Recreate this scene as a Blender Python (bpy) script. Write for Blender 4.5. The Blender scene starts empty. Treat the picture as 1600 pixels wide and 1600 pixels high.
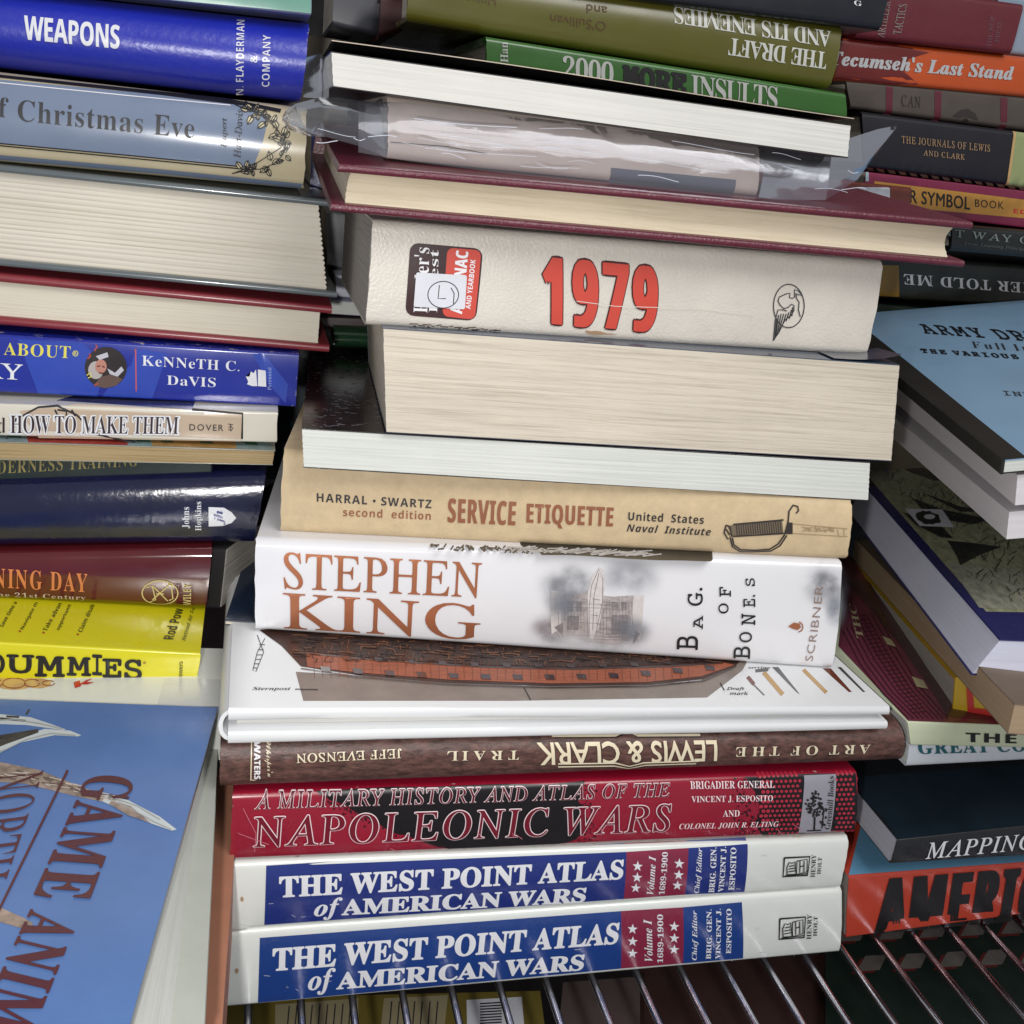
import bpy, bmesh, math, random
from mathutils import Vector, Matrix, noise
random.seed(7)
C = bpy.context.scene.collection
SC = bpy.context.scene
# ------------------------------------------------------------------ camera
FOC = 1628.0                        # focal length in pixels of the 1600 px photograph
CAMZ = 0.352
cX = Vector((6364, 173, FOC)).normalized()
cY = Vector((-400, -610, FOC)); cY = (cY - cX * cX.dot(cY)).normalized()
cZ = cX.cross(cY)
cam_d = bpy.data.cameras.new('camera'); cam = bpy.data.objects.new('camera', cam_d); C.objects.link(cam)
cam_d.sensor_width = 36; cam_d.lens = FOC / 1600 * 36; cam_d.clip_start = .01; cam_d.clip_end = 20
r_ = Vector((cX.x, cY.x, cZ.x)); u_ = -Vector((cX.y, cY.y, cZ.y)); b_ = -Vector((cX.z, cY.z, cZ.z))
CAM = Vector((0, 0, CAMZ))
M = Matrix((r_, u_, b_)).transposed().to_4x4(); M.translation = CAM
cam.matrix_world = M
SC.camera = cam
# ------------------------------------------------------------------ light
W = bpy.data.worlds.new('World'); SC.world = W; W.use_nodes = True
W.node_tree.nodes['Background'].inputs[0].default_value = (.92, .94, 1.0, 1)
W.node_tree.nodes['Background'].inputs[1].default_value = 0.29
def area(name, loc, target, size, power, col, shape='DISK'):
    d = bpy.data.lights.new(name, 'AREA'); d.shape = shape; d.size = size; d.energy = power; d.color = col
    o = bpy.data.objects.new(name, d); C.objects.link(o); o.location = loc
    o.rotation_euler = (Vector(target) - Vector(loc)).to_track_quat('-Z', 'Y').to_euler(); return o
area('phone_flash', (-.03, -.01, CAMZ - .03), (.06, .42, .19), .014, 1.14, (1, .975, .94))
area('ceiling_light', (.45, -.6, 1.3), (.15, .4, .2), .8, 12.0, (1, .98, .96))
SC.view_settings.view_transform = 'Standard'; SC.view_settings.look = 'None'
SC.view_settings.exposure = 0.0; SC.view_settings.gamma = 1
SC.cycles.max_bounces = 6; SC.cycles.transparent_max_bounces = 12

# ------------------------------------------------------------------ letter outlines used for all lettering (advance, then contours)
FONT = {
  'm': r'''.5u4b4d474Q4$4&473X4b3F503X5B4&504Q A:,4(3O3]3U3S3`3P3s3S4(3[424!494/495{9*539*4f914[9<4X9M4[9a4f9k5A9q6r9q789l7C9b7L9O9U499^49:%42:.4(:03s:.3b:&3W9`3O853O7f3U7Z3`7V3s7Y4(7d4282498`49805R5I5R4{495N495z426(4(6+3s6(3`5z3U5M3O"5b687t686e9* B:,4@3O4&3X3z3s3}4)4)434[494m494m9*4]9*4.904#9:3}9M4*9h4C9q6r9q7t9g8Z9G9&8q948.9!7F8M6r9,6Q9N5~9Z5@9T4p9C4G9&4$8[3f8!3T7-3O"5_7,6j7,7J717v7B837^8;8+8.8^7c8|6}9*5_9*"5_496p497e4?8<4Q8W4q8a5B8V5u88677b6F6u6K5_6K C:,6|3@613J5I3h4l4:4@4x4#5f3w6`4#7W4@8F4m9)5J9X629w6~:$7c9y8O9a8]9s8t9y909t9:9e9=959>8)987h9-7`8w7^8Z7f8Q7u8I8:8;8a7{9!7S976~9>6.9.5M8Y5%7i4u6`4{5{525C5O4q5w4N6I487#417t4@8e4m9%4z9@4p9J4V9E4F97448^3k7q3L D:,6;3M6-3M5t3N5b3O5S3O4I3O4.3X4$3s4(4(40424S494a494a9*4T9*40914(9<4$9M4)9b449l4`9q6c9q7S9h8:9L8o8}9:8B9S7V9[6`9R5g964y8g4<813o7C3U"63467A4C8.4l8W5U8f6`8W7j8-8R7>8{6/9,5o9,5Q9*5Q49 E:,493O3z3X3q3s3t4*3~444P494p494p9*4P9*3~913t9;3q9M3u9b4#9l4P9q8x9q969g9>9I9>81977k9-7c8x7`8g7c8]7j8T8/8T9*5b9*5b7;7+7;7+7U717{7:8%7J8)7Z8%7e7x7j7J7j6J7e5y7Z5p7J5m7:5p715z7+6M7+6[5b6[5b498T498T5-8Z5[8e5f8x5i9-5f985^9>589>3t963X8x3O F:,4D3O4+3X3~3s4#4(4,424L494|494|9*4I9*4,933~9M4+9h4D9q9-9q9G9g9O9I9O8%9G7i9-7`8x7c8n7j8f8/8f9*5n9*5n7;787;787H7>7x7G8%7W8)7o7{7v7^7v6<7p5w7g5o7W5m7G5p7>5z786M786[5n6[5n496{497<417F3s7>3X7#3O G:,7)3@623I5F3g4g484;4u3{5e3r6`3{7W4:8F4f9)5C9X6+9w6y:$7a9z8J9c8Y9u8o9{9(9w939k999-998F918$9%7z8p7w8h7x8^7y8S8(8G8C858e7s9$7K986y9>6*9/5I8[4}7l4p6`4w5y5/5?5N4k5z4G6Q40714)7m418P4H8P5b715b6x5j6q6%6w6@746F9Q6F9e6>9k6%9i5r9c5i9E5b9?5b9?4(973m9$3c8U3R7u3D H:,4I3O4.3X4$3s4(4(40424S494a494a9*4T9*40914(9<4$9M4)9b449l4`9q5k9q6=9l6H9b6K9M6G9;6<915h9*5P9*5P768*768*9*7e9*7<92739=709M739a7>9k7r9q929q9M9h9V9M9S9<9K919&9*8w9*8w499(499L429T4(9V3s9R3_9H3T8u3O7n3O7?3T743_703s744(7?427n498*498*6N5P6N5P495s496?426H4(6K3s6H3a6>3V5p3O I:,4w3O4[3X4R3s4U4*4`4452496D496D9*529*4`914U9;4R9M4V9b4b9l529q8a9q8|9h9)9M9%9;8y918I9*769*76498I498x449%4*9)3s9%3`8y3U8I3O L:,443O3v3X3m3s3p4*3z444K495-495-9*4K9*3z913p9;3m9M3q9b3|9l4K9q7-9q7H9h7Q9M7N9:7D906r9*5{9*5{498n498n5_8u619!6:956=9H6:9R619X5_9X3t9O3X953O M:,3y3O3_3X3V3s3Y4(3b424+494;494I9.4A9.3y953q9>3n9O3v9i429q5&9q5I9i5]9O6m6.7z9O819i8S9q9I9q9b9i9j9O9g9>9`959:9.929.9@499P499v429~4(:$3s9x3X9_3O803O7g3V7^3a7Z3s7^4(7i428:498O498D8r7?5j7-5M6i5E6I5M675j508r5&495H495q425z4(5}3s5z3a5r3V5K3O N:,8_3G8F3J843d5A8]5A495~496H426Q4(6T3s6Q3`6G3U5w3O4@3O4%3X3y3s3|4(4)424N494W494W9*3u903f9:3a9M3e9`3r9k4Y9q5*9q5K9l5`9Q8D4p8D9*7j9*7C93779M7:9a7D9k7m9q9B9q9]9h9f9M9c9<9Z91949*9-9*9-3a9+3R9$3K8e3G O:,6l3@6!3J5?3i4e4;4<4z3~5i3u6a3~7Z4;8J4e9,5>9Z6!9w6l:$7X9w8=9Z8s9,9@8J9Y7Z9c6a9Y5f9@4w8s498=3g7X3I"6l4*7W49854h8Y5V8f6a8Y7k858Z7W9,6l9;5~9,5F8Z4~7k4r6a4~5V5G4h6#49 P:,4B3O4)3X3|3s4)414C495&495&9*4a9*4.904!9:3|9M4)9h4B9q6o9q8>9]948|9O7r946i8>6,6o5t5u5t5u497#497F417Q3s7N3a7F3V6|3O"5u6X6t6X7o6f8F708W7p8F8S7o8y6t9*5u9* R:,443O3w3X3n3s3p4(3x424<494i494i9.4:9.3x963n9O3w9i449q6L9q7f9i8/9^8K9N8a9:8s8}9)8S9/8#9&7K8j6{8@6X7d6B7|60825u99499I499n429v4(9y3s9q3X9V3O8|3O8l3R8`3Y8M3s8-4F7d4~7C5R7+5u6r6-6Z666>695Y695Y495{496G426P4(6S3s6P3a6H3V5~3O"5Y6{6d6{7T7*8&7K868%8&8^7U9!6g9.5Y9. S:,4l3;4N3H4A3o4?4>4<4k4;5)4;534C5S4O5Z4b5^4~5R51515B4e5d4D664.6p4&7O4/7}4F8>4i8G568<5d7y6&7C676V6A5]6U4{6u4V7G4J8,4Q8[4g9*5+9M5W9j619{6m:$7L9z829e899y8Q9~8m9y8x9k9$8M9$8H8x8-8[8#8C8-848I8#8k7d9)7<996i9>62975d8}5G8[5>805J7b5q7C6S737F7)8K6i9)639<5?9-4Q8[3t7p3M6m3@6$3H573c5-3C T:,5=3O5#3X4w3s4y4(5$425E496D496D9*4o9*4k7b4d744X7+4D7(4*723~7N4(9N429i4M9q9.9q9I9i9S9N9Y7L9R71977(9!7+8u748m7b8h9*769*764989498V418a3s8W3X8>3O U:,6l3@5q3O5-3}4^4l4N5x4N9*4B9*3z913r9<3o9M3s9b3~9l4P9q5W9q6-9k669a699M669<6,915W9*5B9*5B6&5J535c4W60466p4+7S467~4W88538@6&8@9*8%9*7P917E9;7A9M7D9a7N9k7w9q9C9q9^9h9g9M9d9<9[91959*9.9*9.5x8r4N8+3Z V:,6c3I6N3M6B3X6-4$4/9*3d913Z9<3W9M3`9h3z9q5W9q5~9k6*9a6-9M5~935[9*5$9*6q4G8]9*7w9*7T937I9M7L9a7T9k7{9q9^9q9x9h:#9M9}9<9v919Q9*9K9*7Q4$7>3X723M6~3I W:,5%3O4s3V4m3j3~9.3x9.3[963Q9O3Z9i3m9q5T9q5y9k6$9a6(9O5y965X9.4o9.5H4r6A8)6K8=6`8A6v8A7/8=798+8=4r8n9.7|9.7[967P9O7S9a7]9k8#9q9h9q9{9i:&9O9y969]9.9V9.8n3i8i3T8Z3O873O8%3T7x3e6i7H5f3e5^3T5K3O Y:,5O3O5&3U4z3`4w3s4z4*5(445V496B496B6$4U9*4M9*4%913y9<3v9M3z9b4)9l4U9q5k9q659k6=9a6@9M6=9<63915d9*5S9*6o6h839*7{9*7U917M9<7J9M7M9a7U9k8$9q9#9q9R9k9[9a9_9M9[9<9S919,9*9#9*745z74497|498N448X4*8[3s8X3a8P3V8%3O''',
  'bi': r''''5U4=8V4h8V5!:)5!;C4%;C4%:) -7%6Y6I3x6I3x5G6Y5G .5u4b4d474Q4$4&473X4b3F503X5B4&504Q 09]6V3E5`3Q4|3t4M4O4.5>3x6=3r7J3x8W4.9U4M:C4|:z5a;@6W;K7K;@8.:z8]:C8}9U948V9:7I946<8}5>8]4O8-3t7J3Q"6V4+7)4?7D4|7Q6$7U7I7Q8n7D9r7*:Q6W:f6):Q5i9r5[8n5V7I5[6$5i4|6(4? 19]4U3O4U4)5L4)5d4-5s475|4K6!4k6!:=5:9M4w974X904B954/9D3~9]3z9{4c:75^:m6H;E7^;E7^4k7a4O7h4:7w4-854)9+4)9+3O 69]6d3E5y3N5<3k4f4=4@5#4)5z3}7-4$7~428n4H9U4h:454:d5f;-6D;C7-;K7h;G8:;<8[;*8s:o9#:T9(:88}9w8i9^8C9K7g9E7b:%7M:X7<:g7#:l6J:Z5}:&5a9.5S7u6.836S8;7&8>7z808_7d9+6}996$9*4{8Z4-7m3V"6g4,7-467H4T7X5,7_5w7X6b7F777(7S6^7]6A7X6#7M5S7,5]5g5u4n6<4< 89]6O3E5_3L4}3`4M3~4,4J3t4x3n5O3x6/4;6_4j7)5J7L4q7r4I8@418q4)9K4/9z4?:I4]:o5-;15j;E6[;K7^;?8E:v8n:<8{9R8r8x8V8N8+8,7N7g8@7:8t6h95659>5V9-4^8V3{7a3R"6m8-718D7G8a7S9(7W9T7M:07@:H7.:[6r:i6U:m61:e5r:L5b:(5[9W5c9)5x8c6>8F"6T4!7&4,7K4F7b4o7j5E7a5s7G6<6u6^627#5o6g5U6G5D5|5>5K5F4r5^4H6%4, 99]5}3E5F3I4x3V4X3i4C4$474@434[464p4?5$4N514e594w4l534H5U416%4)6p4I7C5O7X7:7?6{6{6f6S6V6$6Q526_4N7+4$7m3s8k3z9S42:34T:d5&;-5`;C6F;K70;B7m;(8C:V8k9r9&8x9/7h9+6s8{6(8f5?8H4`7|4.7J3e6i3M"6P7>6r7C717Q7G7g7X8%7P997;:*6w:U6L:d6%:X5f:95S9`5M8q5W7~5x7N C:b6l3>5x3F553_4Z4*424_3v5C3n633t6}4+7k4H8T4q995F9r6!:D7(:t83;(8y;!9k:n9}:k:0:h:E:o:T;(:p;(:D8S:&8U9z9M9`:/93:T8T:a7m:R7-:&6P9;5|835Z6{5O5n5Z4}5{4C6Q3z783n8)3|8o4J9Q569n4|8|4&7{3O E:c2y3O2y3g3P3o3b3z3q414.4t5D9R5J9n5L:&5H:>5<:L4b:Y4b:r:U:r:08l9p8l9p8u9e9^9E:08j:I7u:Q7L:N78:@7+9~6L7X6i7X7=7[7c7c8#7p8=8)8e8h8~8h865e7|5e7}5y7}607v6_7a6}7;716`766Q766C755a4b5[4H5W455Z4&5f3y6?3r7&3v7a4%864:8d4Z905+9W5e9q5e963O G;_7,3>6/3F5A3`4b4.464g3x5O3o6C3u714-7x4L8_4w9A5O9w61:G6e:b7=:u7s;#8O;(95;!:$:m:A:h:S:o:c;(:|;(:P8a:48a:)9S9g:196:S8S:`7m:Q7.:%6O9:5z835W6}5L5q5X4y5{4;6V3r7E3e7r3j853{8I4:8X4c8t5q8}6H8y6^8m6j826s827/;:7/;:6r;26r:s6m:c6[:K5y9z3~8W3N H;l2y3O2y3g3P3o3b3z3q414.4t5D9R5J9n5L:+5H:?5;:M5$:V4b:Y4b:r8.:r8.:Y7V:Q7D:F76:36z9M6K7Z9)7Z9X9R9a:+9]:?9O:M99:V8u:Y8u:r<B:r<B:Y;l:S;Z:H;L:7;39R9x4o9o4;9s4%:#3t:93k:Y3g:Y3O713O713g7e3o7v3z8)418B4t8y7,6?7,5d4o5Z4:5m3t6E3g6E3O I7V2y3O2y3g3P3o3b3z3q414.4t5D9R5J9n5L:+5::L4a:Y4a:r8.:r8.:Y7S:P7B:E75:46y9M5c4o5Y4:5l3t6E3g6E3O J8D4!2C3-2N2X2r2H3O2M3k2[4%2r45324:3J463^4,3j3w3n3b3l3M3c383W2{3^2n3p2j4,2p4=3#4Y3k609R669n68:&64:>6(:L5L:Y5L:r8u:r8u:Y8A:Q8/:F7}:37e9M6?455}3C5P2k4q2M L:K2y3O2y3g3P3o3b3z3q414.4t5D9R5L:&5H:=5<:M5%:U4a:Y4a:r8.:r8.:Y7U:Q7C:E75:26y9M5e4p5X435^4$5n3y6.3u6V3s7U3}8D4?9$4r9V5a9w5a973O N;08U3?5j984Y4o4P4:4c3t5<3g5<3O2w3O2w3g3M3o3`3z3p414,4t5;9=5D9d5F9{5B:854:I4x:T4T:Y4T:r6d:r9%5g:(9R:09q:2:(:.:>9}:M9g:U9F:Y9F:r;h:r;h:Y;5:R;!:F:p:4:V9M8t3? O;?6H3>5A3N4Q4$3|4s3l6!3s6m4-7]4N8I4|915T9m64:B79:t8E;(9N:t:@:B:q9P;$8G:z7X:f6i:E5{9u569?4U8^4#7U3N"6P3c753u7r4N8K5I8z6d9>8(9I969B9p9.:>8j:X8>:a7t:Y7N:D7+:!6f9T6C8v6$835h7H5U6[5I5r5E525L4S5a4)6$3k R:Q2y3O2y3g3P3o3b3z3q414.4t5D9R5J9n5L:&5H:>5<:L4b:Y4b:r7]:r8n:i9^:M:.9z:<96:08V9g8!9*7V827;9+4O99409K3y9d3o:%3j:%3O7p3O6`7.6@7.5d4o5Z4:5_4$5l3t6$3k6E3g6E3O"6e7P7Q7]8-8%8O8_8Z9K8P:%82:F7]:Q7<:I7,:#6I7Q6W7P S9R6!3>5>3F4J3_4-3e3s3^3^3D3B3D3w5q475q475j4A4s4_47513o5r3c673g6T3u6n4.7%4H724f765*735G7(5b6X6<5n6~5,7e4g8?4]8~4d9U4x:(5<:N5g:l6<:~6t;(7U:~8@:j8Y:e8r:l9*;$9E;$8q8i8S8i8T8t8T9!8P9M8C9s8/:57r:M7R:[70:a6d:X6A:B6*9{5~9Q6&95658v6d8?7*7}7L7^7w728<6a8Q6/8X5T8I4Z7w3v7+3L T:*453O453i4Z3n4u3y5+4/584M6p:N6`:N6%:E5K:)4x9V4S8u4:8u4`:r:^:r:@8h:#8h9m9d9@:<8W:M8P:M6t4R6p486u4$7$3u7[3i7[3O V:#4X3?4s9Q4o9{4_:>4C:Q3z:Y3z:r79:r79:W6b:M6S:B6K:36G9w6C9M625P9;9B9Z9l9f:79V:O9&:X9&:r;@:r;@:V;<:V:{:Q:d:B:09g4x3? a8}4C3B3t3J3Q3e3:4/334b385<3G5u3a6Q4#7*4H7X4r8!5U8I648U6f8E6~7o728K8B8K7J5:7<4c774G7;467F407e4B804w8F4i7o3|7;3P6d3B653R6$4&6(4B6/4e5f4-5?3b4r3J"5!415:475Q4G5}5%6E5u6^6l6f7T6[7z6>8*6&8#5l7m5<7)4p6+4]5E4U4m4`4@ c8#5!3A4>3L3j3l3K4B3A5*3J5t3h6b4:7H4x8#5a8I6H8U6y8N7B8:7Y7y7b7V7^7:7P7#7;6s6}6n6f6q6T6|6H706D7E6M7d6W7}6Q816?866&8/5j7w597/4r6-4g5X4d5,4i4_4x4@534-5P4&624>6o5(7.4q6O4!5k3P d8{4F3A3v3J3T3e3?44384o3<5C3I5v3_6L3{7!4A7P4i7y5M8G628U6Y8O6|8>7E9e7L:#7M:77J:G7@:P6p:V6p:r7x:~9+;37D4p7<4N794;7<447E417Q457`4B8+4y8B4i7Q3c7/3I6f3A673Q6(4(624f5h4-5A3b4u3I"5(425?485V4J6%5-6J6!6c6t6k7V6b7}6F8.628)5y7u5L7<5#6K4c5U4W4j4Z4R4d4A4r46 e7u4w3A4;3K3h3l3I4C3?5+3E5b3X6>3u6t4=7I4i7t5<895n8N6D8U6s8O798<7O7{7V7T7F6w6s6A5~5p4j5R4d4x4i4W4w4>514.5O4)6+4?6b5&6~4q6H4!5e3P"4r5t5C6&5k6=606Y6I6{6Y7B6_7g6U8*6=845x8&5T7Z526t f6_2H162$1<1d1M1Q1h1K2,1N2B1Y2S1j2`2!2d252a2D2V2N2H2Q252I1u2A1g2E1[2R1W2g1]2x1m392I3V3S3v544M7~3d7~3l8K4V8K4}9^5T:P66;!6z;37J;.7m:z8$:a8,:@7{9s7S9f7@9j719t7%:&6~:97*:R72:e7.:m6~:p6b:c6G:<6.9S5q8K6k8K6e7~5k7~565A4u4(4U3#40273`1_3,1@ g8D4h163r1>341T2k1x2_2G2g2j2}3)3H3A4$3W3X3y3K4@3P4Y3b4q3}5,4I5C4)5[3o5u3a663]6W3d7*3z7U4?7{4k8<5A8O5x8U6h8I7N8#8J8#8E7U7i7U7l7D7m727f6^7O627,5i6[5L6&5:5I544q574^5%4V4r4a4a5#4R5c4?6M4#6k3o7#3]773=7>2u772J6|2#6W1b6)1I5L1;"5F5S5`5Z5y5n62606C6V6M7$6Q7R6F8$6%845h8-5N7t587S5(7-4y6_4u625#5c"4s1W5G1^5l1n6&2+6/2H6%2f5h2{4N3I3o2}3Z2N3c2.3|1o4E1^ h9A6w3A6Q3I6;3c64416@4r6`5~7%7-7/7R7*7c6x7h6>7K5]6Q4~5.4R3O333O4o9Z4y:$4{:64x:F4q:P4K:V4;:V4;:r5=:|6U;35D6d5{7S6Q8,7&8K7[8U8*8M8C848K7f8C7/8,6;7W4e7S4V7Q4I7U497b448!4I8O5+8f4z8.4&7R3Q i6`5^9V5C9[5.9j4|:!4w:=4|:W5.:m5C:{5^;#5w:{61:m6?:W6D:=6?:!619j5w9["4=3C3{3H3d3W3U3o3P413U4T3_4w466y4@7D4C7^497s3v7z3m7z3l874z8E5y8U4z4t4r4F4v485%435C4E5m4{6$4m5M4!4t3R j6G5d9V5I9[549j5$:!4|:=5$:W54:m5I:{5d;#5}:{67:m6E:W6J:=6E:!679j5}9["2H141{1:1Z1J1E1e1>2)1A2@1L2R1]2^1r2b2*2_292T2D2E2G232?1t261b2;1Y2J1V2b1^2s1r352l4E7D4H7Q4I7^4>7s3{7z3r7z3q875!8E5~8U4o4#4H2i3v1t391D l6@4/3A3l3F3T3T3E3l3@4/3C4P3L4s4h9V4v:;4l:P4K:W4B:W4A:q6N;34k4u4e4[4a4D4e464q41534C5]4y5q4j5H4/5#3b4Y3I m<)9d3C9>3K9&3e8|429,4s9K6!9n7.9w7S9r7d9d7i977V8c6}805}7W4P793O5}3O7+7.737S7.7d6|7i6b7b6F7N6(7-5e6Y5*594V3O3:3O436y4>7I4A7^477s3t7z3k7z3i875{8U5F6_5}7P6T8+7+8K7a8U8/8M8H848P7g8E7%8u7e9F849t8M:G8U:r8M;/84;77g;/70:t6<:C4f:?4W:=4J:A4::M45:[4::k4G:|4^;54|;K4m:~42:W3e:13K n9A6|3A6V3I6?3c68416C4r6d5~7+7-737R7.7c6|7h6D7M5e6Y5*594V3O3:3O436y4>7I4A7^477s3t7z3k7z3i875{8U5F6_5}7P6T8+7+8K7a8U8/8M8H848P7f8I74806;7U4I7Y497g447u488(4F8M4{8d4l8:417p3d7I3I o8_5(3A4D3L3n3n3K4D3@5+3F5c3X6?3t6u4<7J4f7t59895l8N6C8U7-8J7a8+8$7S806m8*667v5[7Z5$774O6i4$693_5`3H"533d5J3j5a3}6/4c6Q5^6i6[6q7I6e8!6>856&8/5m7y5B794|6>4e5?4[4K4i3u p8t2516251Q2M1T2_1[2s1x3!2A4;774A7[4>7l457u3h7{3h884t8G5q8U5R7K6D8<768U7b8M8&858<7i8C718=6P8,5o7l537G4X6y4)6J3a5u3I5C3A4{3G4Z3X4<2D461v491d4D1X4u1P4u16"513f5J3l5c3~644_6Y5S6t6I6}706z7I6r7[6f7f6U7j6$7U5V6v535n4u4i4i4,4r3o r7h3:3O436y4>7I4A7^477s3t7z3k7z3i875{8U5C6W5q7M6=8)6d8J7.8U7W8D7f7n7b7P7V7:7C7,7+7&6k7/6S7E6J7J6(715V6B5%5*4V3O s7[4|3A4R3F3z3V3f3Z3S3U3E3E3+3I3E5;3c563r4E483t4n3e5=3s5K4B5C4h5%574Z5h4.6R3~6s3z764&7g4D824n8K5E8T5q8P6I8C6S8A6]8?6o8D6{8Q798Q7!6p6e6s6P7Z608(5a855J81598&5-7s5)7`537;5Q6l5s6D645x6O5F6Y4o6T4J6F4)6/3i5n3S5I3F t6Q3}3A3V3I3@3b384.394B3?4]477{3c7{3c8B4j8{5b9~6/9~5a8G6T8G6I7{5U7{4g524]4g4X4H4]474h415+4E5X5%5p4s5E454y3f4N3J u9A493A3k3I3P3c3H413P4e3f5[4,6y497^4/7s3l7z3c7z3b874b8D5s8U4m4j4f4C4k444y4/5S4K665B6q6e7B8H8_8H7X4I7^4<7i457w498)4G8;4]8P4|8g4m8=427s3d7L3J7!3A6c3F6M3U6?3m6:406L525u4C5C3k4n3K v8/4;3A4;3v486%4-783v7m3W7|3M7{3L895)8U578?5D7Y5M6W5P5H5P4y6,5_6Q696h6c6o6|6j736X7I6H7a6B7w6F836S8E6f8Q6~8U7:8Q7M8C7Y8.7^7o7O7-7#6766515*3x4Q3B''',
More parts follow.
